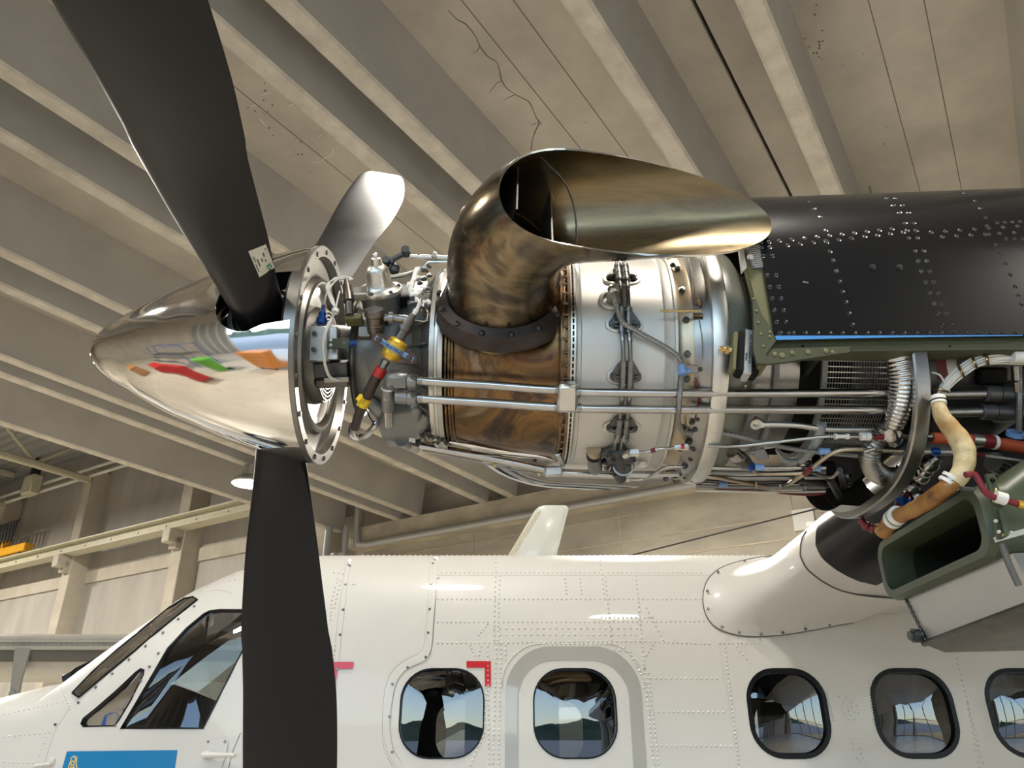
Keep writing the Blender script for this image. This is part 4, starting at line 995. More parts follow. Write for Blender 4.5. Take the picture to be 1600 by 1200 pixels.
# axis offsets are measured along AXD from X=0; AXD.x is ~1
# ---- exhaust duct
m = lat([(xn(690, .18), .172), (xn(696, .18), .186), (xn(699, .18), .186), (xn(701, .18), .180), (xn(704, .18), .180), (xn(706, .18), .185), (xn(709, .18), .185), (xn(711, .18), .181), (xn(780, .19), .190), (xn(872, .2), .206), (xn(877, .2), .212), (xn(884, .2), .212)])
duct = P_('exhaust_duct', m, 'burnt duct', label='brown heat-tinted duct')
m = lat([(xn(671, .19), .10), (xn(671, .19), .190), (xn(678, .19), .194), (xn(680, .19), .190), (xn(683, .19), .190), (xn(685, .19), .194), (xn(692, .19), .191), (xn(692, .19), .15)])
fl = P_('front_flange', m, 'bright alloy')
for t in (xn(677.5, .19), xn(684, .19)): pass
nut = unit(lambda m: (m.lathe([(0, 1.25), (.18, 1.25), (.2, 1.0)], (0, 0, 0), (0, 0, 1), 10), m.hexnut((0, 0, .15), (0, 0, 1), 1.0, .75), m.cyl((0, 0, .8), (0, 0, 1.25), .5, seg=8)), 'flange_nut', 'dark steel')
tan_nut = nut.copy(); tan_nut.materials[0] = MATS['burnt bolt']; dk_nut = nut
for i in range(30):
    th = i * 12 + 4
    if 15 < th < 205: inst('flange_nut', nut, E(xn(671, .19), .178, th), -AXD, .0052, fl)
# rear bolted flange of the duct
m = lat([(xn(879, .205), .19), (xn(879, .205), .214), (xn(882.5, .205), .216), (xn(882.5, .205), .207), (xn(888, .205), .207), (xn(888, .205), .218), (xn(893, .205), .219), (xn(893, .205), .2)])
rf_ = P_('rear_flange', m, 'burnt bolt')
bb = unit(lambda m: (m.lathe([(-.9, .55), (.9, .55)], (0, 0, 0), (0, 0, 1), 6), m.hexnut((0, 0, -.95), (0, 0, -1), 1, .5), m.hexnut((0, 0, .5), (0, 0, 1), 1, .6)), 'flange_bolt', 'burnt bolt')
for i in range(54):
    th = i * 360 / 54
    if 10 < th < 215: inst('flange_bolt', bb, E(xn(885.2, .205), .2125, th), AXD, .0046, rf_)
# lacing strip: small dark slots along the front of the silver case
m = lat([(xn(893, .21), .2), (xn(893, .21), .219), (xn(901, .21), .2205), (xn(902, .21), .217)]); P_('case_lip', m, 'bright alloy')
m = MB()
for i in range(64):
    th = 8 + i * 3.2; p = E(xn(897, .215), .2202, th); n = En(th); t = AXD.cross(n); m.obox(p, AXD * .0016, t * .0042, n * .0012)
P_('lip_slots', m, 'gasket black', kind='stuff')
# ---- gas generator case
m = lat([(xn(902, .215), .214), (xn(906, .215), .2155), (xn(909, .215), .2178), (xn(911, .215), .2155), (xn(1030, .22), .2205), (xn(1040, .22), .2205), (xn(1042, .22), .223), (xn(1045, .22), .2205), (xn(1056, .22), .2205), (xn(1057, .22), .226), (xn(1061, .22), .2265), (xn(1062, .22), .21)])
case = P_('gas_generator_case', m, 'case silver', label='bright silver drum of the engine')
m = lat([(xn(1061, .22), .19), (xn(1062, .22), .213), (xn(1066, .22), .216), (xn(1078, .22), .222), (xn(1084, .22), .226), (xn(1088, .22), .226), (xn(1088, .22), .19)])
tanf = P_('mount_flange', m, 'tan flange', label='tan flange behind the silver drum')
for u, v in ((1051, 416), (1059, 421), (1066, 453), (1072, 500), (1074, 553), (1073, 592), (1067, 667), (1063, 700), (1063, 718), (1056, 402), (1076, 640)):
    p = S(u, v, .221); inst('mount_bolt', nut, p, Sn(p), .0058, tanf)
# ---- fire seal hoop
xh = .385
def hoop(x, R, w, h, a0=0, a1=360, name='seal_hoop', mt='bright alloy', seg=96):
    m = MB(); m.lathe([(x - w, R - h), (x - w, R), (x - w * .8, R + .002), (x + w * .7, R + .002), (x + w, R), (x + w, R - h), (x + w - .003, R - h), (x + w - .003, R - .003), (x - w + .003, R - .003), (x - w + .003, R - h)], ax(0), AXD, seg, a0, a1, closed=True)
    return P_(name, m, mt)
hoop(xh, .2545, .0145, .03)
m = lat([(xn(1086, .22), .215), (xn(1086, .22), .2275), (xh - .016, .2385), (xh - .012, .2385), (xh - .012, .225)]); P_('hoop_web', m, 'dull steel')
# ---- plenum baffle and the shrouds behind the hoop
m = lat([(xh + .012, .236), (xh + .03, .238), (xh + .05, .232), (xh + .068, .212), (xh + .078, .188), (xh + .082, .15)]); P_('plenum_baffle', m, 'baffle grey', label='olive grey glossy baffle behind the hoop')
m = lat([(xh + .01, .222), (xh + .06, .205), (.46, .19), (.52, .183), (.555, .178), (.556, .14)]); P_('inlet_case', m, 'dull steel')  # darker metal puts the nacelle's shade into the case colour
for x in (.455, .50): P_('case_band', lat([(x, .186), (x + .002, .1925), (x + .012, .1915), (x + .014, .183)]), 'grey paint part')
# inlet screen of crossing wires
m = MB()
xs0, xs1 = xn(1292, .195), xn(1392, .195)
for i in range(24): x = xs0 + (xs1 - xs0) * i / 23; m.lathe([(x - .0009, .1930), (x, .1948), (x + .0009, .1930)], ax(0), AXD, 50, 190, 305)
for i in range(40):
    th = 62 + i * 3.1; n = En(th); t = AXD.cross(n); p = E((xs0 + xs1) / 2, .1945, th); m.obox(p, AXD * ((xs1 - xs0) / 2), t * .0008, n * .0008)
P_('inlet_screen', m, 'bright alloy', label='square-mesh wire screen', kind='stuff')
m = lat([(xs0 - .006, .188), (xs0 - .006, .197), (xs0 + .004, .197), (xs0 + .004, .188)]); P_('screen_frame', m, 'grey paint part')
m = lat([(.50, .17), (.505, .165), (.75, .165)]); P_('compressor_shroud', m, 'gasket black')
# ---- exhaust stacks
def stack(flip, nm_mouth=True):
    n0 = (ENR * math.cos(.3842) + EUP * math.sin(.3842)); nb = (ENR * math.cos(.1477) + EUP * math.sin(.1477))
    if flip: n0, nb = -(ENR * math.cos(.125) + EUP * math.sin(.125)), -(ENR * math.cos(.05) + EUP * math.sin(.05))
    b0 = ax(-.021) + nb * .13; side_ = AXD.cross(n0).normalized()
    rad = .1047; rho = .1477; s0 = .1208; bend = 1.4857
    P = [(b0 + n0 * (s0 * i / 4), n0) for i in range(5)]
    c = b0 + n0 * s0 + AXD * rho
    for i in range(1, 19):
        a = bend * i / 18; P.append((c - AXD * (rho * math.cos(a)) + n0 * (rho * math.sin(a)), (n0 * math.cos(a) + AXD * math.sin(a)).normalized()))
    e, te = P[-1]
    for i in range(1, 15): P.append((e + te * (.55 * i / 14), te))
    rings = []; K = 72
    for i, (p, t) in enumerate(P):
        x = side_; y = t.cross(x).normalized(); r = rad * (1 - .028 * max(0, i - 22) / 14)
        rings.append([p + x * (r * 1.038 * math.cos(2 * math.pi * j / K)) + y * (r * math.sin(2 * math.pi * j / K)) for j in range(K)])
    bm = bmesh.new()
    vv = [[bm.verts.new(q) for q in R] for R in rings]
    for i in range(len(vv) - 1):
        for j in range(K): bm.faces.new((vv[i][j], vv[i][(j + 1) % K], vv[i + 1][(j + 1) % K], vv[i + 1][j]))
    # scarf cut: the opening faces outwards and aft
    nrm = n0 * (math.cos(.2747) * math.cos(.4001)) + AXD * (math.sin(.2747) * math.cos(.4001)) + side_ * math.sin(.4001)
    pa = c + nrm * .1472
    g = bm.verts[:] + bm.edges[:] + bm.faces[:]
    bmesh.ops.bisect_plane(bm, geom=g, plane_co=pa, plane_no=nrm, clear_outer=True, dist=1e-5)
    s_ = 1
    bmesh.ops.recalc_face_normals(bm, faces=bm.faces)
    bm.verts.index_update(); bm.normal_update()
    cen = sum((v.co for v in bm.verts), V()) / len(bm.verts)
    out = MB(); inn = MB()
    N_ = {v.index: v.normal.copy() for v in bm.verts}
    fs = [tuple(v.index for v in f.verts) for f in bm.faces]
    # make normals point outwards
    f0 = bm.faces[0]; s_ = 1 if f0.normal.dot(f0.calc_center_median() - b0) > 0 else -1
    out.v = [v.co.copy() for v in bm.verts]; out.f = [f if s_ > 0 else f[::-1] for f in fs]; out.m = [0] * len(fs)
    inn.v = [v.co - N_[v.index] * (.0035 * s_) for v in bm.verts]; inn.f = [f[::-1] if s_ > 0 else f for f in fs]; inn.m = [0] * len(fs)
    lip = MB(); 
    for e_ in bm.edges:
        if len(e_.link_faces) == 1:
            a, b = e_.verts
            if (a.co - b0).length < .125 and abs((a.co - b0).dot(n0)) < .01: continue
            lip.add([out.v[a.index], out.v[b.index], inn.v[b.index], inn.v[a.index]], [(0, 1, 2, 3)])
    bm.free(); return out, inn, lip, b0, n0, side_, rad, c, rho, s0, pa, nrm
out, inn, lip, b0, n0, sd, rad, c_, rho, s0, pa, nrm = stack(False)
stk_ = P_('exhaust_stack', out, 'burnt stack', label='bent heat-tinted exhaust stack with a long open mouth', angle=70)
P_('stack_inside', inn, 'stack inside', stk_, angle=70, label='bronze inner wall of the open stack')
P_('stack_lip', lip, 'steel tube', stk_, smooth=False)
SB = inn.bvh()
# weld beads
def ringat(t, k=64, r=rad, a0=0, a1=360):
    a = R_(t); p = c_ - AXD * (rho * math.cos(a)) + n0 * (rho * math.sin(a)); tt = (n0 * math.cos(a) + AXD * math.sin(a)).normalized(); y = tt.cross(sd).normalized()
    return [p + sd * (r * math.cos(R_(b))) + y * (r * math.sin(R_(b))) for b in [a0 + (a1 - a0) * i / k for i in range(k + 1)]]
def keep(L): return [p for p in L if (p - pa).dot(nrm) < -.002]
for t in (28,): P_('weld_seam', MB().tube(keep(ringat(t, r=rad + .0003)), .0016, 6), 'burnt stack', stk_)
# seam on the inner wall, seen through the mouth
def onstack(u, v, lift=.001):
    q = ray(u, v).normalized(); o_ = CAM; last = SB.find_nearest(CAM + q * 1.6)[:2]
    for _ in range(6):
        p, n, i, d = SB.ray_cast(o_, q)
        if p is None: break
        last = (p, n); o_ = p + q * .002
    p, n = last
    if n.dot(q) > 0: n = -n
    return p + n * lift
m = MB(); m.tube([onstack(u, v) for u, v in ((846, 246), (858, 258), (872, 272), (884, 288), (892, 305), (897, 324), (900, 345), (901, 368), (900.5, 388))], .0022, 6, 40, rf=lambda L, t: 1 + .25 * math.sin(L * 900)); P_('inner_weld', m, 'dull steel', stk_, label='bright weld bead across the inner wall')
# two guide vanes standing in the mouth
def vane(u, d0, sl):
    x = atY(u, 315, 1.12).x; pl_, mi_ = [], []
    for i in range(6):
        d = d0 + (-.088 - d0) * i / 5; xx = x + (d0 - d) * sl; dx = min(0, xx - c_.x); q = math.hypot(dx, d + rho) - rho if dx < 0 else d
        h = math.sqrt(max(.0004, (rad - .004) ** 2 - q * q)) * 1.03; base_ = V((0, 0, 0)) + c_ + AXD * (xx - c_.x) + n0 * (rho + d); pl_.append(base_ + sd * h); mi_.append(base_ - sd * h)
    m = MB(); m.v = pl_ + mi_ + [p + AXD * .003 for p in pl_ + mi_]
    for i in range(5): m.f += [(i, i + 1, i + 7, i + 6), (12 + i, 18 + i, 19 + i, 13 + i)]; m.m += [0, 0]
    m.f += [(0, 6, 18, 12)]; m.m += [0]; return m
for u, d0, sl in ((806, .03, -.34), (861, -.03, -.30)): P_('guide_vane', vane(u, d0, sl), 'dull steel', stk_, smooth=False)
m = MB(); m.tube([atY(838, 284, 1.24), atY(852, 279, 1.24), atY(864, 283, 1.24)], .003, 6); P_('vane_bracket', m, 'dull steel', stk_)
# base flange of the stack
m = MB(); m.lathe([(.066, rad + .001), (.068, rad + .005), (.066, rad + .010), (.060, rad + .024), (.054, rad + .026), (.048, rad + .028), (.042, rad + .033), (.034, rad + .035)], b0, n0, 64); 
base = P_('stack_flange', m, 'burnt flange', label='dark scorched flange at the foot of the exhaust stack')
for i in range(14):
    a = R_(i * 360 / 14 + 10); p = b0 + n0 * .062 + (sd * math.cos(a) + AXD * math.sin(a)) * (rad + .018); inst('flange_bolt', nut, p, n0, .0055, base)
out, inn, lip, b2, n2, sd2, *_ = stack(True)
s2 = P_('exhaust_stack', out, 'chrome dark', label='second exhaust stack, bright, seen below the engine', angle=70); P_('stack_inside', inn, 'stack inside', s2, angle=70)
m = MB(); m.lathe([(.03, rad + .002), (.036, rad + .010), (.034, rad + .026), (.012, rad + .04), (-.04, rad + .045)], b2, n2, 48); P_('stack_flange', m, 'burnt flange')
# ---- reduction gearbox
gx = lambda u, R=.15: xn(u, R)
m = lat([(gx(548, .1), .05), (gx(548, .1), .098), (gx(556, .1), .102), (gx(562, .1), .100), (gx(575, .11), .104), (gx(600, .13), .118), (gx(628, .14), .136), (gx(650, .15), .150), (gx(663, .16), .168), (gx(671, .17), .184)])
gb = P_('gearbox_housing', m, 'cast alloy', label='grey cast gearbox housing')
m = lat([(XB - .02, .07), (gx(548, .1), .065)]); P_('propeller_shaft', m, 'dark steel')
def hullblob(sph):
    bm = bmesh.new()
    for u, v, R, r in sph:
        p = S(u, v, R); q = MB().sphere(p, pxm(p, r), 16, 10, ax=Sn(p))
        for w in q.v: bm.verts.new(w)
    bmesh.ops.convex_hull(bm, input=bm.verts); bmesh.ops.delete(bm, geom=[v for v in bm.verts if not v.link_faces], context='VERTS'); bm.verts.index_update()
    m = MB().add([v.co.copy() for v in bm.verts], [tuple(v.index for v in f.verts) for f in bm.faces]); bm.free(); return m
for sp in ([(600, 648, .13, 14), (606, 676, .15, 11), (626, 684, .155, 12), (655, 668, .165, 16), (650, 640, .16, 14)], [(604, 682, .16, 7), (612, 694, .165, 6), (624, 692, .165, 7), (622, 676, .16, 8)], [(578, 628, .115, 10), (600, 650, .13, 12), (592, 640, .125, 12)], [(640, 668, .165, 9), (664, 652, .175, 8), (668, 672, .178, 8)]):
    P_('cast_lobe', hullblob(sp), 'cast alloy', gb, angle=50)
for i in range(7):
    th = 95 + i * 14; m = MB(); d = En(th); t = AXD.cross(d); m.prism([E(gx(600, .13), .112, th) - t * .002, E(gx(668, .17), .172, th) - t * .002, E(gx(668, .17), .19, th) - t * .002, E(gx(640), .150, th) - t * .002], t * .004); P_('cast_rib', m, 'cast alloy', gb)
# black ring plate with blue clip
m = lat([(gx(549, .11), .085), (gx(549, .11), .128), (gx(552, .11), .130), (gx(555, .11), .128), (gx(555, .11), .085)]); P_('ring_plate', m, 'dark steel')
# ---- brush block assembly on the bulkhead
def pbox(cs, dpt, name, mt, par=None, R=.13, bev=.002, label=None, dirn=None):
    """box whose outer face has the four picture corners cs (clockwise) at radius R, pushed dpt metres towards the axis"""
    P = [S(u, v, R) for u, v in cs]; c = sum(P, V()) / 4; d = dirn or -Sn(c)
    d = (d - AXD * d.dot(AXD)).normalized()
    e1 = ((P[1] - P[0]) + (P[2] - P[3])) / 4; e2 = ((P[3] - P[0]) + (P[2] - P[1])) / 4
    nn = e1.cross(e2).normalized(); nn = nn if nn.dot(d) > 0 else -nn
    m = MB(); m.obox(c + nn * dpt / 2, e1, nn.cross(e1).normalized() * e2.length, nn * dpt / 2, bev); return P_(name, m, mt, par, label=label)
brush = pbox([(484, 509), (512, 509), (512, 564), (482, 564)], .035, 'brush_box', 'box satin', R=.150, label='satin metal box behind the spinner')
pbox([(511, 510), (528, 510), (527, 561), (511, 563)], .03, 'box_side', 'bright alloy', brush, R=.140)
pbox([(487, 568), (540, 567), (545, 590), (492, 592)], .03, 'brush_block', 'cast dark', brush, R=.135)
pbox([(489, 592), (545, 590), (547, 607), (491, 608)], .05, 'brush_holder', 'iron brown', brush, R=.14, bev=.006)
pbox([(506, 590.5), (545, 589), (545, 597), (506, 598.5)], .004, 'terminal_plate', 'dull steel', brush, R=.146)
br = pbox([(512, 529), (545, 528), (545, 545), (512, 544)], .003, 'bracket', 'primer green', brush, R=.158, label='green bracket')
cylpx((545, 537, .15), (556, 536, .145), 4.5, m=(m := MB())); P_('clip', m, 'fitting blue', brush)
for u, v in ((491, 521), (490, 546), (538, 536)):
    p = S(u, v, .154); inst('screw', nut, p, Sn(p), .0042, brush)
m = MB()
for u, v in ((517, 531), (517, 539)): p = S(u, v, .160); m.lathe([(0, .0028), (.001, .0028), (.001, .0014), (0, .0014)], p, Sn(p), 12)
P_('eyelet', m, 'bright alloy', br, kind='stuff')
m = cylpx((502, 507, .14), (503, 497, .142), 9, 8); cylpx((503, 498, .142), (504, 490, .142), 5.5, 6.5, m=m); cylpx((504, 490, .142), (505, 478, .14), 4, 3, m=m); P_('elbow_fitting', m, 'fitting blue', brush, label='dark blue hydraulic fitting')
for k in range(3):
    o = k * 2.2
    P_('lead_wire', TU([(552 - k, 437, .18), (543 - o, 433, .175), (524 - o, 434 + o, .17), (514 - o, 448, .165), (521 - o, 470, .165), (524, 486, .165), (514 - o * .6, 508, .168), (506 - o * .5, 535, .168), (506 + o * .4, 565, .168), (513 + o * .7, 588, .155), (520 + o * 2, 594, .15)], 1.3, 60, 6), 'wire white')
P_('lead_wire', TU([(548, 438, .18), (528, 437, .175), (512, 455, .165), (506, 476, .15)], 1.6, 30, 6), 'wire white')
P_('lead_wire', TU([(531, 455, .17), (527, 470, .17), (524, 487, .168)], 1.4, 20, 6), 'wire white')
m = MB(); p = S(524, 486, .168); m.lathe([(-.004, .0055), (-.004, .0075), (.004, .0075), (.004, .0055)], p, S(522, 492, .168) - S(526, 480, .168), 12, closed=True); P_('wire_tie', m, 'tape white')
# ---- sensor plug standing up beside the governor
m = cylpx((546, 492, .17), (545, 472, .176), 6.5); cylpx((545, 472, .176), (543.5, 459, .178), 8.5, m=m, bev=.001); cylpx((543.5, 459, .178), (542, 447, .18), 7, m=m); cylpx((542, 447, .18), (541, 438, .182), 5.5, 4, m=m)
sp_ = P_('sensor_plug', m, 'iron brown', label='brown metal plug with white leads')
pbox([(538, 490), (565, 489), (565, 497), (538, 499)], .03, 'plug_bracket', 'olive paint', sp_, R=.168)
# ---- propeller governor: lobed body with a domed silver cap
gdn = (ENR * .80 + EUP * .60 - AXD * .05).normalized(); gp = S(594, 457, .165)
s_ = pxm(gp, 1.16)
m = MB(); m.lathe([(-32 * s_, 24 * s_), (-4 * s_, 27 * s_), (0, 28 * s_)], gp, gdn, 28); gov = P_('governor_body', m, 'cast alloy', label='grey governor body with a silver domed cap')
m = MB(); m.lathe([(0, 29 * s_), (2.5 * s_, 30 * s_), (6 * s_, 29.5 * s_), (7 * s_, 22 * s_), (9 * s_, 19.5 * s_), (12 * s_, 17 * s_), (29 * s_, 15.6 * s_), (34 * s_, 14 * s_), (38 * s_, 10 * s_), (39 * s_, 8 * s_), (41 * s_, 7.4 * s_), (48 * s_, 6.8 * s_), (50 * s_, 4.5 * s_), (53 * s_, 4 * s_), (55 * s_, 2 * s_), (56 * s_, .0005)], gp, gdn, 32); P_('governor_cap', m, 'bright alloy', gov)
x_, y_, z_ = axes(gdn)
for i in range(6):
    a = R_(i * 60 + 15); p = gp + (x_ * math.cos(a) + y_ * math.sin(a)) * 25.5 * s_ + gdn * 6 * s_; inst('cap_screw', nut, p, gdn, .0042, gov)
pbox([(550, 448), (575, 446), (575, 458), (552, 460)], .02, 'governor_arm', 'bright alloy', gov, R=.19)
# ---- brown filter cup with pipe to the right
fd = (ENR * .78 + EUP * .62 - AXD * .03).normalized(); fp = S(588, 521, .160); s_ = pxm(fp, 1.12)
m = MB(); m.lathe([(0, 10 * s_), (3 * s_, 12 * s_), (9 * s_, 12.5 * s_), (9.5 * s_, 12 * s_), (13 * s_, 12.3 * s_), (13.5 * s_, 11.8 * s_), (25 * s_, 12 * s_), (27 * s_, 14 * s_), (34 * s_, 14 * s_), (36 * s_, 12.5 * s_), (36.5 * s_, .0005)], fp, fd, 28); fc = P_('filter_cup', m, 'iron brown', label='brown round cap')
m = cylpx((601, 497, .178), (608, 497, .178), 6); cylpx((608, 497, .178), (615, 497, .178), 10, m=m); cylpx((615, 497, .178), (630, 499, .178), 6.5, m=m); cylpx((630, 499, .178), (641, 500, .18), 7.5, 6, m=m); P_('outlet_fitting', m, 'dull steel', fc)
pbox([(556, 512), (578, 508), (584, 528), (562, 524)], .02, 'filter_bracket', 'iron brown', fc, R=.165)
# ---- control linkage above
m = cylpx((600, 412, .19), (640, 392, .20), 4.2, 4.8); p = S(634, 394, .205); m.cyl(p - ENR * .008, p + ENR * .012, pxm(p, 6.5), seg=14); p = S(604, 410, .2); m.cyl(p - ENR * .008, p + ENR * .012, pxm(p, 6), seg=14); P_('control_arm', m, 'cast dark', label='black control lever')
m = cylpx((640, 401, .2), (652, 401.5, .2), 3.6); cylpx((652, 401.5, .2), (657, 402, .2), 2.2, m=m); cylpx((657, 402, .2), (706, 403.5, .2), 4.2, m=m); p = S(679, 402, .2); m.hexnut(p - ENR * .006, ENR, pxm(p, 5), .016); m.cyl(S(679, 398, .2), S(679, 393.5, .2), pxm(p, 3), seg=8); P_('push_rod', m, 'bright alloy')
P_('air_tube', TU([(664, 416, .19), (670, 410, .19), (680, 409.5, .19), (706, 408.5, .19)], 2.2, 24, 8), 'bright alloy')
m = MB()
for u, v, R, r in ((603, 425, .18, 8), (617, 421, .18, 9), (612, 408, .18, 6), (598, 415, .19, 4)): p = S(u, v, R); m.sphere(p, pxm(p, r), 12, 8)
P_('lever_boss', m, 'cast dark', kind='stuff')
P_('stay_bar', TU([(602, 434, .175), (630, 430, .178), (652, 423, .18), (668, 419, .18)], [3.4, 3.6, 3.2, 2.6], 16, 8), 'bright alloy')
pbox([(619, 445), (642, 443), (642, 466), (619, 462)], .02, 'control_box', 'gasket black', R=.158)
pbox([(634, 440), (670, 437), (672, 468), (636, 474)], .02, 'control_cover', 'cast alloy', R=.155)
# tangle of taped white harness
rnd = random.Random(3)
wh = [[(652, 420, .185), (648, 432, .187), (643, 446, .186), (642, 458, .184), (648, 466, .184), (656, 474, .184), (650, 486, .182), (643, 497, .18)],
      [(668, 418, .185), (656, 420, .19), (649, 428, .188), (646, 440, .188)], [(646, 462, .186), (654, 459, .186), (662, 452, .184), (670, 450, .182)], [(660, 474, .185), (668, 470, .185), (672, 476, .184)], [(644, 440, .188), (654, 434, .186), (664, 436, .184)]]
for i, L in enumerate(wh): P_('harness', TU(L, [4.2, 4.8, 3.6, 4.6, 3.2, 4.4] if i == 0 else [3.2, 4, 2.6], 40, 8, rf=lambda l, t: 1 + .18 * math.sin(l * 420)), 'tape white')
for k in range(16):
    a = (664 + rnd.uniform(-10, 8), 470 + rnd.uniform(-14, 12)); b = (a[0] + rnd.uniform(-9, 9), a[1] + rnd.uniform(-9, 9)); c = (b[0] + rnd.uniform(-7, 7), b[1] + rnd.uniform(-7, 7))
    P_('safety_wire', TU([(*a, .186), (*b, .19), (*c, .186)], .9, 10, 5), rnd.choice(['tape white', 'brass', 'steel tube', 'iron brown']))
for u, v, r, mt in ((664, 425, 5, 'cast dark'), (670, 419, 4, 'iron brown'), (663, 437, 4.5, 'dull steel'), (671, 432, 4, 'cast dark'), (656, 443, 4, 'tape white'), (668, 455, 4.5, 'tape white'), (645, 467, 4, 'tape white'), (660, 482, 3.5, 'brass'), (669, 481, 3, 'dull steel')):
    p = S(u, v, .185); inst('cable_clip', nut, p, Sn(p), pxm(p, r), eng)
P_('lock_wire', TU([(668, 482, .186), (668, 496, .186), (664, 502, .186), (650, 501, .184), (640, 503, .182)], 1.0, 24, 6), 'bright alloy')
# ---- green backing plate and the gold torque sensor with blue band
pbox([(646, 500), (671, 497), (671, 571), (642, 571)], .004, 'backing_plate', 'primer green', R=.166, label='dark green plate')
td = (S(633, 512, .20) - S(604, 562, .19)); tdn = td.normalized(); tp = S(609, 558, .19); s_ = pxm(tp, 1)
m = MB(); m.lathe([(-3 * s_, 12 * s_), (0, 15 * s_), (5 * s_, 16 * s_), (9 * s_, 15.5 * s_), (10 * s_, 17 * s_), (22 * s_, 17 * s_), (23 * s_, 15 * s_), (28 * s_, 15 * s_), (31 * s_, 12 * s_), (32 * s_, 8 * s_)], tp, tdn, 28, cap=True); ts = P_('torque_sensor', m, 'gold anodised', label='gold cylinder with a light blue band')
m = MB(); m.lathe([(11.5 * s_, 17.2 * s_), (11.5 * s_, 18.2 * s_), (19.5 * s_, 18.2 * s_), (19.5 * s_, 17.2 * s_)], tp, tdn, 28, closed=True); P_('blue_band', m, 'clamp blue', ts, label='light blue clamp band')
tx = (S(652, 552, .19) - S(592, 530, .19)).normalized(); tx = (tx - tdn * tx.dot(tdn)).normalized(); tz = tx.cross(tdn); tz = tz if tz.dot(ENR) > 0 else -tz
for s, lx in ((-1, 25), (1, 26)):
    c = tp + tdn * 15.5 * s_ + tx * (s * lx * s_)
    m = MB(); pts = [(-12, -9), (6, -9), (12, -6), (15, 0), (12, 6), (6, 9), (-12, 9)]; m.prism([c + tx * (s * a * s_) + tdn * (b * s_) for a, b in pts], tz * (4 * s_)); lug = P_('mounting_lug', m, 'phenolic brown', ts)
    m = MB(); m.obox(c + tz * 5.2 * s_ - tx * (s * 3 * s_), tx * 12 * s_, tdn * 4 * s_, tz * 1.2 * s_, .0008); P_('blue_tab', m, 'clamp blue', lug)
    inst('screw', nut, c + tz * 6 * s_ + tx * (s * 2 * s_), tz, .0052, lug)
cb = textmesh('H08-6724-82', 7.0 * s_, tp + tdn * 15.5 * s_ + tz * 18.4 * s_, tx, tdn, 'print black', 'band_print', ts); cb.parent = ts; cb.location = tp + tdn * 15.5 * s_ + tz * 18.4 * s_ - WLOC[ts]
m = cylpx((623, 530, .19), (640, 502, .195), 8); cylpx((630, 517, .193), (634, 511, .194), 10.5, m=m); cylpx((637, 507, .195), (646, 492, .197), 7, 5.5, m=m); P_('sensor_connector', m, 'iron brown', ts)
m = cylpx((604, 563, .19), (598, 573, .19), 7, 6); cylpx((598, 573, .19), (594, 581, .19), 5, m=m); P_('sensor_stem', m, 'dull steel', ts)
# ---- brown hose with red collar and yellow tie
hs = P_('brown_hose', TU([(593, 581, .192), (583, 600, .192), (571, 625, .192), (560, 650, .19), (555, 668, .185)], [8.8, 8.5, 8.2, 7.6, 7.2], 30, 16), 'rubber brown', label='dark brown hose with red collar and yellow tie')
m = cylpx((596.5, 575, .192), (590, 588, .192), 9.5, seg=18); P_('red_collar', m, 'red collar', hs)
m = cylpx((573, 620, .192), (566, 633, .192), 9.6, seg=18); p = S(562, 622, .2); m.obox(p, V((.004, 0, .006)), V((0, .003, 0)), V((.004, 0, -.003)), .001); P_('yellow_tie', m, 'tie yellow', hs)
textmesh('HS25', .008, S(570, 626, .2035) , S(574, 619, .2) - S(566, 633, .2), Sn(S(570, 626, .2)).cross(S(574, 619, .2) - S(566, 633, .2)), 'print black', 'tie_print', hs)
P_('drain_pipe', TU([(551, 664, .175), (550, 676, .175), (557, 683, .172), (570, 680, .168), (584, 668, .16), (588, 660, .15)], [5, 6, 6.2, 6, 5.5, 5], 30, 12), 'steel tube', label='bent chrome pipe end')
P_('drain_wire', TU([(571, 636, .175), (577, 650, .175), (585, 664, .172)], 1.2, 12, 6), 'gasket black')
# ---- oil pipes: fitting block, pair of long tubes, clip
blk = pbox([(597, 584), (640, 586), (640, 612), (600, 612)], .045, 'pipe_manifold', 'cast alloy', R=.225, bev=.008, label='grey cast pipe manifold')
m = cylpx((606, 606, .225), (606, 640, .21), 10.5, 10); cylpx((638, 596, .232), (653, 597, .236), 11.5, m=m, bev=.002); cylpx((620, 621, .225), (640, 622, .23), 10, m=m); cylpx((638, 622, .232), (653, 622.5, .236), 11.5, m=m, bev=.002); P_('manifold_arm', m, 'cast alloy', blk)
for u, v in ((645, 589), (645, 617), (612, 606)): p = S(u, v, .248); inst('screw', nut, p, Sn(p), .004, blk)
P_('vertical_tube', cylpx((605.5, 618, .222), (607, 663, .20), 8.3, seg=18), 'steel tube')
UT = [(651, 594.5, .234), (700, 598, .238), (760, 601.5, .242), (840, 607.5, .247), (870, 609, .248), (905, 612, .25), (1000, 614, .25), (1095, 614.5, .25), (1200, 614.5, .245), (1300, 614, .24), (1400, 613.5, .24)]
LT = [(651, 622, .234), (700, 625.5, .238), (760, 629, .242), (840, 634.5, .247), (870, 636, .248), (905, 638, .25), (1000, 639.5, .25), (1095, 640, .25), (1200, 640, .245), (1300, 640.5, .24), (1395, 641, .24)]
P_('oil_tube', TU(UT, 7.0, 60, 18), 'steel tube', label='upper of the two long steel tubes'); P_('oil_tube', TU(LT, 7.0, 60, 18), 'steel tube', label='lower of the two long steel tubes')
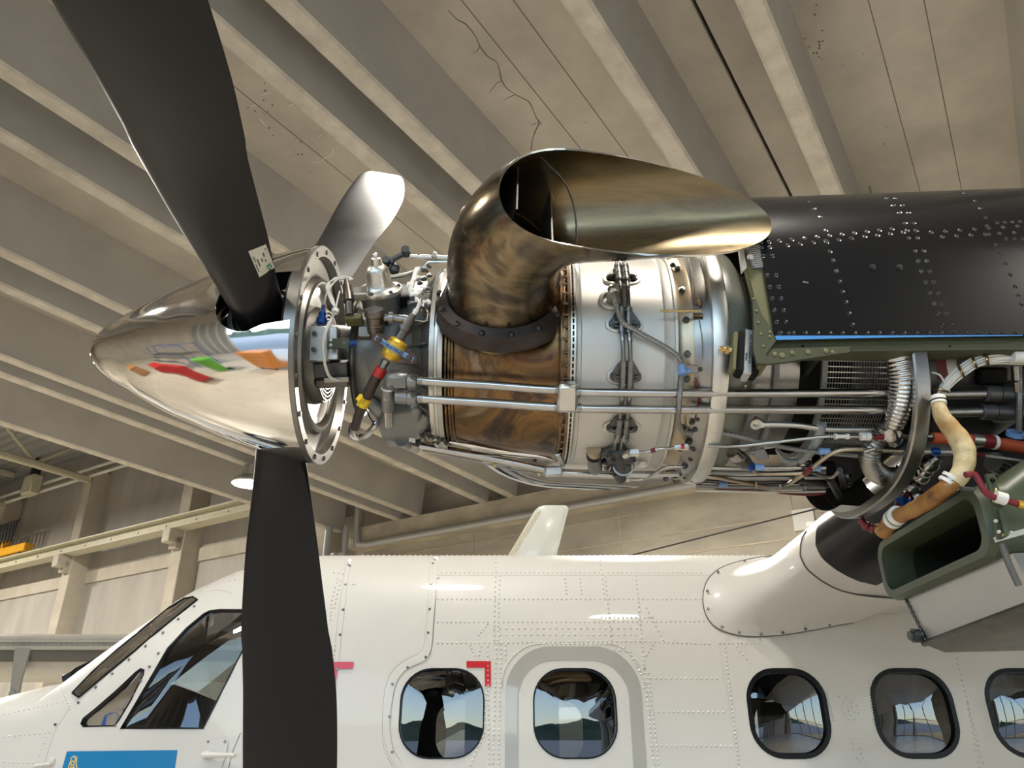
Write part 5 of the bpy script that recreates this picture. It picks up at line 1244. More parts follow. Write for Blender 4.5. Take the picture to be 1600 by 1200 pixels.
for L in (UT, LT):
    for i in (4, 5): p = S(*L[i]); d = AXD * .004; m = MB(); m.cyl(p - d, p + d, pxm(p, 7.6), seg=18); P_('tube_collar', m, 'dull steel')
    p = S(*L[0]); m = MB(); m.cyl(p + AXD * .002, p + AXD * .012, pxm(p, 7.8), seg=18); P_('tube_collar', m, 'dull steel')
clp = pbox([(870.5, 601), (903.5, 602), (903.5, 646), (870.5, 647)], .03, 'tube_clamp', 'bright alloy', R=.262, bev=.006, label='silver clamp block round both tubes')
# lower return pipe
m = cylpx((628, 686, .178), (640, 692, .182), 12); cylpx((640, 692, .182), (656, 697, .186), 13.5, seg=6, m=m); P_('union_nut', m, 'dull steel', label='hexagon union nut')
p = S(644, 688, .199); m = MB(); m.obox(p, (S(650, 690, .199) - S(640, 688, .199)) * .5, UP * .004, Sn(p) * .001, .0006); P_('nut_tag', m, 'tape white')
P_('return_tube', TU([(655, 696, .186), (700, 704, .19), (760, 715, .195), (820, 727, .2), (852, 734, .205), (880, 739, .208), (930, 741, .21), (1000, 742, .212), (1060, 741, .215)], [6.6, 6.8, 7, 7, 6.4, 6.4, 6.4, 6.4], 50, 16), 'steel tube')
P_('capillary', TU([(660, 705, .186), (720, 716, .19), (790, 732, .195), (850, 742, .20)], 1.3, 24, 6), 'dull steel')
for u, v in ((773, 727), (842, 741), (766, 721)): p = S(u, v, .2); m = MB(); m.lathe([(-.002, .0035), (-.002, .0052), (.002, .0052), (.002, .0035)], p, AXD, 10, closed=True); P_('capillary_clip', m, 'brass')
pbox([(851, 732), (879, 728), (878, 746), (850, 745)], .02, 'return_clamp', 'box satin', R=.222, bev=.004)
pbox([(872, 712), (880, 711), (879, 730), (872, 730)], .004, 'clamp_strap', 'box satin', R=.222, bev=.001)
# small fittings at the lower front flange
for u, v, r, mt in ((668, 675, 5, 'burnt bolt'), (677, 682, 4, 'brass'), (690, 684, 5, 'bright alloy'), (697, 690, 4.5, 'gasket black'), (660, 680, 4, 'cast dark'), (684, 690, 4, 'burnt bolt')):
    p = S(u, v, .19); inst('fitting', nut, p, Sn(p), pxm(p, r), eng)
P_('drain_line', TU([(662, 677, .19), (665, 690, .192), (676, 693, .192), (684, 688, .192), (696, 690, .19)], 2, 24, 8), 'burnt bolt')
# bright folded shroud along the bottom of the duct
m = MB()
L1 = [(700, 690, .188), (740, 697, .19), (790, 706, .195), (840, 712, .2), (868, 720, .202)]; L2 = [(698, 693, .178), (740, 704, .185), (790, 714, .19), (840, 720, .195), (866, 724, .2)]
P_('shroud_edge', TU(L1, [1.5, 5, 6.5, 6, 2], 30, 10), 'polished metal')
mat('tube grey', (.24, .235, .225), .35, metal=1.0, var=.1, vscale=30)
# ---- fuel nozzles, transfer tubes and igniter hose on the silver drum
def nozzle(u, v, boss=True, k=1.0):
    p = S(u, v, .2185); n = Sn(p); t = AXD.cross(n).normalized(); t = t if t.z > 0 else -t; s = pxm(p, 1) * k; A_ = (AXD - n * AXD.dot(n)).normalized()
    hub_ = None
    def outl(a, b, z, kk=28): return [p + A_ * (a * math.cos(6.2832 * i / kk) * (1 + .18 * abs(math.sin(6.2832 * i / kk))) * s) + t * ((b * math.sin(6.2832 * i / kk) - 5) * s) + n * z for i in range(kk)]
    m = MB(); o1, o2, o3, o4 = outl(30, 15, -.002), outl(28.5, 14, .003), outl(24.5, 11.5, .0035), outl(23, 10.5, .0005)
    m.v = o1 + o2 + o3 + o4
    for r in range(3):
        for i in range(28): j = (i + 1) % 28; m.f.append((r * 28 + i, r * 28 + j, r * 28 + 28 + j, r * 28 + 28 + i)); m.m.append(0)
    bs = P_('nozzle_boss', m, 'case silver', angle=60)
    m = MB(); q = [(-23, -7), (-16, -11), (16, -11), (23, -7), (23, -1), (14, 14), (9, 18), (-9, 18), (-14, 14), (-23, -1)]; m.prism([p + A_ * a * s + t * b * s + n * .0005 for a, b in q], n * .007); fl_ = P_('nozzle_flange', m, 'dark steel')
    m = MB()
    for a in (-5.5, 5.5):
        for b0_, b1_, r in ((-24, 20, 5.4), (-22, -15, 6.3), (12, 18, 6.2), (-4, 4, 6.0)): m.cyl(p + A_ * a * s + t * b0_ * s + n * .013, p + A_ * a * s + t * b1_ * s + n * .013, r * s, seg=12)
    P_('nozzle_block', m, 'tube grey', fl_)
    for a in (-18, 18):
        inst('nozzle_bolt', nut, p + A_ * a * s - t * 5 * s + n * .007, n, .0058, fl_)
        m = MB(); m.cyl(p + A_ * a * .55 * s - t * 5 * s + n * .012, p + A_ * a * s - t * 5 * s + n * .011, 2.4 * s, seg=8); P_('nozzle_lug', m, 'dark steel', fl_)
    return p, n, t, s, A_
NZ = [(971, 434), (975.5, 503), (977.5, 583), (972, 663)]
NP = [nozzle(*q) for q in NZ]
for (p0, n0_, t0, s0_, a0_), (p1, n1, t1, s1, a1) in zip(NP, NP[1:]):
    for a in (-5.5, 5.5):
        q0 = p0 + a0_ * a * s0_ - t0 * 20 * s0_ + n0_ * .013; q1 = p1 + a1 * a * s1 + t1 * 17 * s1 + n1 * .013; mid = (q0 + q1) / 2; mid += Sn(mid) * .005
        P_('transfer_tube', MB().tube([q0, mid, q1], 3.4 * s1, 10, 12), 'tube grey')
        m = MB(); f = q0.lerp(q1, .3); m.cyl(q0.lerp(q1, .22) + Sn(f) * .004, q0.lerp(q1, .34) + Sn(f) * .005, 4.2 * s1, seg=10); P_('tube_nut', m, 'dull steel')
p, n, t, s, A_ = NP[0]
for a in (-5.5, 5.5): P_('transfer_tube', MB().tube([p + A_ * a * s + t * 17 * s + n * .013, p + A_ * a * s + t * 34 * s + n * .010], 3.2 * s, 10), 'dull steel')
# igniter / drain hose in steel braid
p = S(955, 468, .2195); m = MB(); n = Sn(p)
m.v = []; m.lathe([(0, .024), (.003, .022), (.0035, .017), (.001, .016)], p, n, 24); P_('hose_boss', m, 'case silver', angle=60)
m = MB(); m.cyl(p, p + n * .028, .009, seg=14); m.sphere(p + n * .03, .0105, 14, 10); m.cyl(p + n * .03, S(964, 474, .246), .0085, .008, seg=6); P_('hose_elbow', m, 'bright alloy')
P_('braided_hose', TU([(961, 470, .246), (965, 484, .244), (970, 498, .242), (978, 508, .242), (992, 516, .24), (1010, 526, .238), (1032, 538, .236), (1050, 549, .236), (1060, 558, .238), (1065, 570, .24), (1065, 590, .245), (1063, 610, .262), (1061, 640, .264), (1060, 655, .25), (1063, 668, .24), (1070, 676, .235), (1082, 677, .232)], 4.1, 160, 12), 'braided steel', label='braided steel hose curling down the silver drum')
def clampb(u, v, R, w=9, h=10, ext=0, name='hose_clamp', mt='clamp blue', vert=True, r=6.0):
    p = S(u, v, R); d = UP if vert else AXD; s = pxm(p, 1); m = MB()
    for o in (-.27, .27): m.cyl(p + d * ((o - .2) * h * s), p + d * ((o + .2) * h * s), r * s, seg=14)
    m.cyl(p - d * .5 * h * s, p + d * .5 * h * s, r * .9 * s, seg=14)
    if ext: m.obox(p + (AXD if vert else UP) * (ext * s), AXD * 4 * s, UP * 4 * s, Sn(p) * 1.2 * s, .0005)
    return P_(name, m, mt, label='light blue clamp' if mt == 'clamp blue' else None)
clampb(1066, 579, .245, h=16, ext=9, r=7.2)
pbox([(1070, 571), (1091, 571), (1091, 583), (1070, 583)], .003, 'clamp_bracket', 'dull steel', R=.236)
# long pin at the flange
P_('igniter_pin', cylpx((1031, 486, .245), (1096, 486, .25), 2.0, seg=10), 'brass', label='thin tan rod pointing forwards')
m = cylpx((1086, 473, .235), (1097, 473, .24), 2.5); cylpx((1083, 492, .235), (1098, 493, .24), 3, m=m); cylpx((1093, 468, .24), (1094, 478, .24), 2, m=m); P_('pin_holder', m, 'burnt bolt')
for k, (a, b) in enumerate((((1092, 497), (1098, 560)), ((1076, 404), (1086, 470)), ((1093, 600), (1086, 660)))):
    P_('lock_wire', TU([(*a, .237), ((a[0] + b[0]) / 2 + 2, (a[1] + b[1]) / 2, .239), (*b, .237)], .8, 10, 5), 'dull steel')
for L in ([(1086, 590, .24), (1092, 605, .242), (1094, 625, .242), (1089, 640, .24), (1086, 655, .238)], [(1085, 595, .238), (1089, 612, .24), (1091, 630, .24), (1086, 646, .238)]): P_('sense_wire', TU(L, 1.2, 20, 6), 'red sleeve')
for u, v, r, mt in ((1081, 660, 4, 'brass'), (1086, 671, 4, 'burnt bolt'), (1076, 690, 5, 'burnt bolt'), (1083, 700, 4.5, 'iron brown'), (1079, 716, 4, 'brass'), (1070, 727, 5, 'burnt bolt'), (1062, 738, 5, 'brass'), (1050, 742, 4.5, 'burnt bolt'), (1072, 745, 4, 'iron brown'), (1090, 655, 3.5, 'tape white'), (1093, 618, 3.5, 'brass'), (1095, 577, 3.2, 'brass'), (1056, 750, 4.5, 'burnt bolt'), (1040, 747, 4, 'cast dark')):
    p = S(u, v, .232); inst('flange_fitting', nut, p, Sn(p), pxm(p, r), eng)
P_('flange_pipe', TU([(1081, 722, .232), (1083, 735, .234), (1084, 700, .234)][:2] + [(1084, 748, .234)], 2.2, 14, 8), 'red sleeve')
# ---- fuel divider cluster at the bottom of the drum
m = cylpx((928, 702, .222), (929, 712, .226), 11.5, 11.5, 22); P_('valve_cap', m, 'tan flange')
m = cylpx((928, 712, .226), (930, 730, .232), 11.2, 11.5, 22); cylpx((930, 730, .232), (930, 734, .233), 9.5, 9, 20, m=m); dv = P_('drain_valve', m, 'cast alloy', label='small silver drain valve cylinder'); P_('valve_band', cylpx((928, 709, .225), (928.4, 713, .226), 12, seg=22), 'gasket black', dv)
m = MB()
for (a, b, r) in (((942, 708, .225), (965, 700, .23), 6), ((950, 715, .228), (985, 712, .232), 10), ((965, 700, .23), (975, 735, .238), 12), ((960, 727, .232), (985, 730, .238), 9), ((942, 720, .225), (958, 726, .23), 5), ((962, 735, .236), (970, 748, .238), 9), ((975, 720, .236), (990, 716, .238), 7)): cylpx(a, b, r, m=m)
fd_ = P_('flow_divider', m, 'cast dark', label='dark fuel divider cluster below the silver drum')
for i, (u, v) in enumerate(((953, 707), (957, 720), (948, 730), (980, 726), (958, 735), (972, 715))): p = S(u, v, .242); inst('divider_bolt', nut, p, Sn(p), .0055, fd_)
m = MB(); p = S(974, 727, .245); m.lathe([(0, .022), (.003, .022), (.003, .019), (0, .019)], p, (S(970, 745, .24) - S(978, 712, .24)), 20, closed=True); P_('divider_ring', m, 'dull steel', fd_)
for a in (-5, 5): P_('feed_tube', TU([(972 + a, 678, .236), (967 + a * 1.0, 690, .236), (965 + a, 702, .234)], 3.0, 14, 8), 'dull steel')
m = cylpx((976, 712, .245), (984, 708, .247), 6); cylpx((984, 708, .247), (998, 707, .246), 4.5, m=m); cylpx((985, 707.5, .247), (997, 707, .247), 6.5, seg=6, m=m); P_('elbow_union', m, 'bright alloy', fd_)
P_('fuel_pipe', TU([(997, 707, .246), (1012, 706, .244), (1022, 703, .243), (1035, 701, .242), (1052, 700, .24), (1064, 699, .24)], 2.6, 30, 10), 'steel tube'); P_('sleeve', cylpx((1017, 705, .244), (1024, 702.5, .243), 3.6), 'red sleeve')
m = cylpx((1054, 699, .24), (1062, 698.5, .24), 4.6, seg=6); cylpx((1062, 698.5, .24), (1075, 698, .24), 5.6, seg=6, m=m); P_('pipe_union', m, 'bright alloy'); P_('union_mark', cylpx((1064, 697.5, .243), (1069, 697.5, .243), 4), 'red collar')
m = cylpx((968, 749, .238), (984, 749, .24), 4.5, seg=6); P_('pipe_union', m, 'bright alloy')
P_('fuel_pipe', TU([(984, 749, .24), (1000, 749.5, .24), (1012, 746, .24), (1026, 738, .24), (1038, 731, .24), (1050, 729.5, .24), (1066, 729.5, .238)], 2.6, 30, 10), 'steel tube')
P_('drain_pipe', TU([(970, 742, .236), (1000, 743, .236), (1030, 743, .235), (1050, 743, .234)], 2.0, 14, 8), 'steel tube'); P_('sleeve', cylpx((995, 742.5, .238), (1008, 741.5, .238), 3.4), 'red sleeve'); P_('blue_coupling', cylpx((1040, 741, .236), (1050, 741, .236), 6.2), 'fitting blue')
p = S(1003, 724, .226); m = MB(); m.cyl(p, p + Sn(p) * .006, pxm(p, 8), seg=20); m.cyl(p + Sn(p) * .006, p + Sn(p) * .007, pxm(p, 6), seg=20); P_('round_tag', m, 'tape white')
m = lat([(xn(905, .2), .19), (xn(905, .2), .2), (xn(1050, .2), .206), (xn(1050, .2), .19)]); P_('inner_casing', m, 'brass')
# ---- rubber engine mount in front of the nacelle, beside the hoop
c = S(1163, 555, .275)
mx, my, mz = (AXD - EUP * .15).normalized(), (EUP + AXD * .15).normalized(), ENR
m = MB(); s = pxm(c, 1)
def puck(x0, x1, hw, hh, b): m.obox(c + mx * ((x0 + x1) / 2 * s), mx * ((x1 - x0) / 2 * s), mz * (hw * s), my * (hh * s), b * s)
puck(-14, 21, 13, 38, 4)
mount = P_('mount_rubber', m, 'gasket black', label='black rubber engine mount with a printed silver band')
m = MB(); m.obox(c + mx * (3 * s), mx * 6 * s, mz * 14.5 * s, my * 39.5 * s, 1.5 * s); bnd = P_('mount_band', m, 'box satin', mount)
textmesh('9310080600-01-DH', 6.3 * s, c + mx * 5.4 * s + mz * 14.8 * s + my * 4 * s, my, -mx, 'print black', 'band_print', bnd); textmesh('MAU01', 4.6 * s, c - mx * .2 * s + mz * 14.8 * s - my * 10 * s, my, -mx, 'print black', 'band_print', bnd)
m = MB(); m.obox(c - mx * 17 * s, mx * 3.5 * s, mz * 12 * s, my * 34 * s, 3 * s); P_('mount_plate', m, 'olive paint', mount)
m = MB(); m.cyl(c - mx * 40 * s + mz * 8 * s, c - mx * 22 * s + mz * 8 * s, 4 * s, seg=10); m.hexnut(c - mx * 26 * s + mz * 8 * s, -mx, 7 * s, 5 * s); m.hexnut(c - mx * 35 * s + mz * 8 * s, -mx, 5.5 * s, 6 * s); P_('mount_bolt', m, 'brass', mount)
pbox([(1124, 512), (1168, 512), (1168, 520), (1124, 520)], .03, 'mount_bracket', 'bright alloy', R=.232); pbox([(1117, 600), (1168, 600), (1168, 607), (1117, 607)], .03, 'mount_bracket', 'bright alloy', R=.232)
for u, v in ((1131, 520), (1130, 591)):
    p = S(u, v, .245); m = MB(); m.cyl(p, p + Sn(p) * .008, pxm(p, 6), seg=14); P_('seal_cap', m, 'tape white'); m = MB(); m.obox(p + Sn(p) * .0085 + AXD * .004, AXD * .003, EUP * .0015, Sn(p) * .0006); P_('seal_mark', m, 'red collar')
for L in ([(1122, 528, .24), (1134, 541, .245), (1140, 552, .25)], [(1140, 562, .25), (1136, 574, .245), (1122, 590, .24), (1122, 598, .24), (1132, 600, .242)]): P_('lock_wire', TU(L, 1.5, 14, 6), 'dull steel')
p0_, p1_ = S(1121, 472, .243), S(1122, 488, .243)
m = MB(); m.tube([p0_, p1_], pxm(p0_, 5), 10); P_('tape_wrap', m, 'tape white'); P_('ty_wire', TU([(1113, 491, .24), (1124, 488, .245), (1138, 481, .245)], 1.1, 10, 5), 'gasket black'); P_('support_tube', TU([(1124, 492, .24), (1123, 505, .242), (1121, 519, .242)], 2.2, 10, 8), 'bright alloy')
# ---- pipes and hoses behind the hoop
P_('vent_tube', TU([(1188, 663, .235), (1240, 664, .236), (1270, 668, .236), (1300, 671, .236), (1375, 672, .236)], 4.6, 30, 12), 'bright alloy'); m = cylpx((1178, 656, .235), (1192, 664, .238), 7); p = S(1180, 660, .24); m.lathe([(0, .011), (.008, .011), (.008, .006), (0, .006)], p, Sn(p), 14, closed=True); P_('vent_elbow', m, 'bright alloy')
P_('sense_line', TU([(1107, 697, .26), (1152, 697, .26), (1200, 692, .262), (1280, 683, .264), (1310, 682, .266), (1360, 683, .268), (1412, 682, .27), (1450, 682, .272)], 2.7, 50, 10), 'steel tube')
m = cylpx((1304, 682, .27), (1326, 682, .27), 3.0); cylpx((1304, 682, .27), (1308, 682, .27), 4.6, m=m); cylpx((1322, 682, .27), (1326, 682, .27), 4.6, m=m); P_('line_marker', m, 'tape white')
P_('sleeve', cylpx((1366, 683, .272), (1386, 683, .272), 4.2), 'red sleeve'); P_('sleeve_mark', cylpx((1381, 683, .273), (1387, 683, .273), 4.4), 'tape white')
m = cylpx((1410, 682.5, .272), (1424, 682.5, .272), 4.2, seg=6); cylpx((1424, 682.5, .272), (1456, 682, .273), 3.0, m=m); P_('line_union', m, 'dull steel')
for u in (1348, 1356): clampb(u, 682, .272, h=7, mt='tape white', vert=False, r=6.5, name='white_clip')
P_('screen_hose', TU([(1106, 674, .245), (1150, 681, .247), (1200, 694, .25), (1250, 703, .25), (1290, 708, .25), (1340, 712, .25)], 3.6, 80, 10), 'braided steel')
clampb(1288, 705, .256, h=16, vert=False, r=5.5); clampb(1186, 730, .256, h=14, vert=False, r=5.5); clampb(1275, 731, .256, h=14, vert=False, r=5.5)
P_('brown_line', TU([(1092, 742, .25), (1130, 748, .252), (1170, 755, .254), (1200, 760, .255), (1225, 759, .256), (1245, 748, .258), (1265, 735, .26), (1285, 718, .262), (1305, 706, .264), (1330, 702, .266), (1380, 704, .268), (1424, 706, .27)], 3.4, 70, 10), 'tan flange', label='tan pipe rising from below')
P_('brown_line', TU([(1174, 728, .25), (1180, 737, .252), (1190, 740, .252), (1230, 740, .254), (1255, 739, .256), (1270, 732, .258)], 3.3, 34, 10), 'tan flange')
m = cylpx((1144, 706, .25), (1163, 722, .252), 11, 11, 20); fil = P_('fuel_filter', m, 'steel tube', label='small steel filter with blue nut'); P_('filter_collar', cylpx((1155, 715, .252), (1163, 722, .252), 12, seg=18), 'iron brown', fil); P_('blue_nut', cylpx((1163, 721, .253), (1174, 730, .253), 9.5, 7.5, 18), 'fitting blue', fil)
pbox([(1178, 706), (1196, 702), (1200, 716), (1184, 722)], .006, 'angle_bracket', 'grey paint part', R=.245)
P_('sleeve', cylpx((1258, 741, .262), (1266, 732, .263), 4.2), 'red sleeve')
for k, (v, R, mt, r) in enumerate(((731, .25, 'steel tube', 3.2), (737, .247, 'grey paint part', 3.0), (744, .247, 'dull steel', 3.4), (750, .246, 'dark steel', 3.2), (757, .25, 'grey paint part', 3.6), (763, .25, 'wire white', 2.2))):
    P_('harness_line', TU([(1088, v - 1 + k * .8, R), (1150, v + 1 + k * .8, R), (1220, v + k * 1.2, R), (1290, v + k * 1.0, R)], r, 30, 8), mt)
P_('red_wire', TU([(1080, 751, .255), (1095, 757, .256), (1120, 763, .257), (1150, 764, .257), (1200, 768, .257), (1240, 772, .257), (1270, 773, .257), (1290, 770, .256)], 1.8, 50, 6), 'red sleeve', label='dark red wire hanging lowest')
clampb(1129, 757, .256, h=14, vert=False, r=6)
for u, v in ((1181, 759), (1219, 764), (1259, 766)): P_('tie', TU([(u, v - 6, .262), (u + 1, v, .264), (u - 1, v + 6, .262)], 1.3, 8, 5), 'brass')
P_('bleed_lever', TU([(1268, 738, .258), (1298, 746, .26), (1311, 734, .262)], 3.0, 12, 8), 'dull steel')
m = cylpx((1246, 748, .25), (1300, 756, .25), 7); cylpx((1296, 748, .25), (1312, 775, .25), 6, m=m); cylpx((1312, 735, .25), (1318, 760, .25), 5, m=m); P_('valve_actuator', m, 'cast dark')
pbox([(1262, 742), (1300, 742), (1300, 758), (1262, 758)], .03, 'actuator_body', 'gasket black', R=.24)
for u, v, mt in ((1324, 742, 'red sleeve'), (1318, 752, 'iron brown'), (1327, 755, 'red sleeve'), (1246, 722, 'burnt bolt'), (1262, 722, 'burnt bolt')): p = S(u, v, .24); inst('fitting', nut, p, Sn(p), .007, eng)
# curved cowl frames and dark accessory case
P_('accessory_case', lat([(.66, .10), (.66, .17), (.70, .19), (.95, .185), (1.05, .12)]), 'cast dark')
P_('frame_arc', TU([(1213, 703, .24), (1225, 718, .24), (1245, 722, .24), (1262, 712, .238), (1276, 690, .236), (1284, 662, .234)], [2, 4, 6, 7, 8, 8], 30, 10), 'grey paint part')
# foil-wrapped air ducts
mat('foil', (.60, .58, .55), .22, metal=1.0, bump=.2, bscale=160, rvar=.08)
rib = lambda l, t: 1 + .035 * math.sin(l * 850)
P_('foil_duct', TU([(1400, 540, .262), (1404, 560, .264), (1410, 585, .266), (1411, 610, .267), (1407, 635, .267), (1400, 655, .265), (1394, 668, .262)], [20, 20, 21, 21, 20, 17, 14], 220, 24, rib), 'foil', label='ribbed silver foil duct')
P_('duct_elbow', TU([(1392, 664, .255), (1380, 676, .255), (1368, 690, .257), (1360, 706, .258), (1360, 722, .258), (1368, 736, .256), (1382, 744, .252), (1398, 745, .248), (1410, 740, .244)], [12, 14, 15, 15, 16, 16, 15, 15], 220, 20, lambda l, t: 1 + .08 * math.sin(l * 900)), 'dull steel', label='corrugated grey duct elbow')
for L in ([(1372, 671, .272), (1385, 680, .272), (1396, 686, .27)], [(1350, 706, .272), (1364, 702, .274), (1378, 704, .272)]): P_('duct_clamp', TU(L, 3.4, 14, 8), 'steel tube')
P_('duct_hump', TU([(1384, 665, .262), (1394, 678, .264), (1398, 690, .262)], [14, 17, 12], 30, 16), 'foil')
# second hoop: rounded square frame of the firewall, standing further aft
xf = .722
m = MB(); K = 72
def sq(a, rr, n=2.7): c, s = math.cos(a), math.sin(a); return (math.copysign(abs(c) ** (2 / n), c) * rr * .90, math.copysign(abs(s) ** (2 / n), s) * rr)
c0 = V((xf, YE + .0, CAMZ + .775))
for i in range(K):
    a = 6.28319 * i / K; y, z = sq(a, .312)
    d = V((0, y, z)).normalized(); p = c0 + V((0, -y, z)); dn = V((0, -d.y, d.z))
    m.v += [p + V((-.012, 0, 0)) - dn * .016, p + V((-.015, 0, 0)), p + V((-.012, 0, 0)) + dn * .003, p + V((.010, 0, 0)) + dn * .003, p + V((.013, 0, 0)), p + V((.013, 0, 0)) - dn * .012, p + V((.008, 0, 0)) - dn * .005, p + V((-.008, 0, 0)) - dn * .005]
for i in range(K):
    for j in range(8): m.f.append((i * 8 + j, i * 8 + (j + 1) % 8, ((i + 1) % K) * 8 + (j + 1) % 8, ((i + 1) % K) * 8 + j)); m.m.append(0)
P_('firewall_hoop', m, 'dull steel', label='large rounded aluminium hoop in front of the accessories')
m = MB(); m.box((xf + .03, YE + .03, CAMZ + .79), .01, .5, .46); P_('firewall_plate', m, 'gasket black')
m = MB(); kk = 18
for x, f in ((.665, .955), (.70, .965), (.74, .95), (.80, .88)):
    for i in range(kk + 1):
        a = R_(200 + 66 * i / kk); y, z = sq(a, .312 * f); m.v.append(c0 + V((x - xf, -y, z)))
for r in range(3):
    for i in range(kk): q = r * (kk + 1) + i; m.f.append((q, q + 1, q + kk + 2, q + kk + 1)); m.m.append(0)
P_('drain_pan', m, 'bright alloy', label='bright curved pan at the bottom of the engine bay')
# ---- behind the hoop: fittings, harness, hoses
for v0, u0, u1 in ((616, 1470, 1538), (644, 1480, 1532)):
    p = S(u0, v0, .235); q = S(u1, v0 - 1, .235); m = MB(); m.cyl(p, q, pxm(p, 8.5), seg=16); P_('rear_tube', m, 'dull steel')
    m = MB(); m.cyl(q, q + AXD * .028, pxm(p, 13), seg=18, bev=.003); m.cyl(q + AXD * .028, q + AXD * .075, pxm(p, 11), seg=18); P_('rear_fitting', m, 'cast dark')
pbox([(1530, 575), (1576, 574), (1576, 602), (1530, 602)], .05, 'accessory_box', 'gasket black', R=.2, bev=.004); pbox([(1555, 604), (1600, 604), (1600, 665), (1560, 662)], .05, 'gearbox_rear', 'cast dark', R=.21, bev=.012)
pbox([(1463, 552), (1480, 552), (1480, 590), (1463, 596)], .006, 'red_panel', 'red sleeve', R=.19); pbox([(1452, 548), (1484, 548), (1478, 556), (1456, 556)], .02, 'cap', 'tape white', R=.25)
pbox([(1478, 550), (1496, 549), (1496, 592), (1478, 594)], .006, 'vertical_rib', 'dull steel', R=.19)
# white wire bundle
cen = [(1640, 560, .27), (1600, 560, .275), (1560, 559, .28), (1530, 564, .28), (1505, 578, .28), (1485, 594, .28), (1472, 610, .282), (1466, 628, .282)]
for k in range(14):
    a = k * 2.399; rr = 10 * math.sqrt((k + .5) / 14)
    P_('bundle_wire', TU([(u + rr * math.cos(a + i * .25) * .55, v + rr * math.sin(a + i * .25), R + .006 * math.cos(a + i * .25)) for i, (u, v, R) in enumerate(cen)], 1.7, 40, 6), 'wire white', label='white wires of the tied loom' if k == 0 else None)
for L in ([(1499, 573), (1506, 588)], [(1520, 558), (1526, 575)], [(1541, 553), (1544, 571)], [(1460, 606), (1480, 612)]):
    (u0, v0), (u1, v1) = L; P_('loom_tie', TU([(u0, v0, .284), ((u0 + u1) / 2, (v0 + v1) / 2, .297), (u1, v1, .284)], 2.2, 12, 6), 'brass')
P_('loom_sleeve', TU([(1580, 557, .285), (1600, 557, .285), (1650, 558, .285)], 12, 8, 12), 'tape white'); textmesh('LOOM 2A', .007, S(1593, 562, .2992), AXD, EUP, 'print black', 'sleeve_print', eng) if False else None
P_('loose_wire', TU([(1456, 582, .28), (1468, 586, .285), (1475, 597, .286), (1480, 608, .285), (1484, 611, .284)], 1.4, 16, 6), 'wire white')
mat('hose beige', (.66, .54, .30), .55, stops=[(.3, (.66, .58, .38)), (.52, (.60, .48, .26)), (.72, (.40, .23, .07))], vscale=14, bump=.3, bscale=120); mat('hose amber', (.30, .13, .03), .42, stops=[(.3, (.09, .035, .012)), (.5, (.30, .135, .03)), (.7, (.42, .22, .06))], vscale=18, bump=.3, bscale=120); mat('hose orange', (.52, .085, .03), .5, var=.06)
def YT(L, r, n, seg, rf=None):
    P = [atY(*q) for q in L]; return MB().tube(P, [pxm(P[min(len(P) - 1, i)], x) for i, x in enumerate(r)] if isinstance(r, list) else pxm(P[0], r), seg, n, rf)
bg = P_('beige_hose', YT([(1466, 622, 1.235), (1467, 635, 1.233), (1473, 652, 1.232), (1485, 668, 1.230), (1497, 684, 1.228), (1506, 702, 1.227), (1507, 722, 1.228), (1501, 740, 1.23), (1490, 755, 1.235)], [9, 11, 13, 14.5, 16, 16.5, 15.5, 14.5, 14], 90, 18, lambda l, t: 1 + .02 * math.sin(l * 260)), 'hose beige', label='wrapped beige hose curving down')
P_('hose_band', MB().cyl(atY(1465, 621, 1.235), atY(1467, 632, 1.233), pxm(atY(1466, 626, 1.235), 11.5), seg=18), 'tape white', bg); P_('hose_ring', MB().cyl(atY(1465.8, 625.5, 1.234), atY(1466.2, 627.5, 1.234), pxm(atY(1466, 626, 1.235), 12.1), seg=18), 'gasket black', bg)
am = P_('amber_hose', YT([(1490, 752, 1.235), (1476, 764, 1.245), (1458, 778, 1.27), (1440, 789, 1.30), (1422, 799, 1.33), (1405, 806, 1.36), (1392, 816, 1.39), (1378, 832, 1.42)], [13, 13.5, 13.5, 12.5, 12, 12, 12.5, 12.5], 80, 18, lambda l, t: 1 + .03 * math.sin(l * 200)), 'hose amber', label='stained amber hose running down to the left')
for (u0, v0, y0_), (u1, v1, y1_), r in (((1490, 746, 1.236), (1481, 757, 1.242), 16.5), ((1404, 804, 1.36), (1394, 813, 1.385), 15)):
    a, b = atY(u0, v0, y0_), atY(u1, v1, y1_); d = b - a
    for f0, f1 in ((0, .38), (.62, 1)): P_('white_clamp', MB().cyl(a + d * f0, a + d * f1, pxm(a, r), seg=20), 'tape white', am)
    P_('clamp_band', MB().cyl(a + d * .34, a + d * .66, pxm(a, r - .8), seg=20), 'dull steel', am)
P_('red_hose', TU([(1456, 684, .27), (1500, 686, .27), (1540, 690, .27), (1600, 700, .272), (1660, 712, .272)], [9, 9.5, 10, 11], 24, 14), 'hose orange', label='orange-red hose')
m = cylpx((1518, 687, .272), (1534, 688.5, .272), 10.5, seg=16); P_('hose_ferrule', m, 'bright alloy'); P_('sleeve', cylpx((1534, 688.5, .272), (1556, 691.5, .272), 11, seg=16), 'red sleeve'); P_('sleeve_mark', cylpx((1551, 691, .273), (1556, 691.6, .273), 11.4, seg=16), 'tape white')
m = cylpx((1452, 683, .27), (1466, 684, .27), 7, seg=6); P_('hose_nut', m, 'cast dark')
P_('thin_rod', TU([(1424, 706, .27), (1460, 706, .27), (1500, 707, .27), (1550, 713, .27), (1650, 727, .272)], 2.4, 20, 8), 'wire white')
for a, b in (((1413, 706, .272), (1426, 706, .272)), ((1456, 705.5, .273), (1468, 705.5, .273))): P_('blue_coupling', cylpx(a, b, 6.2, seg=14, bev=.0015), 'fitting blue')
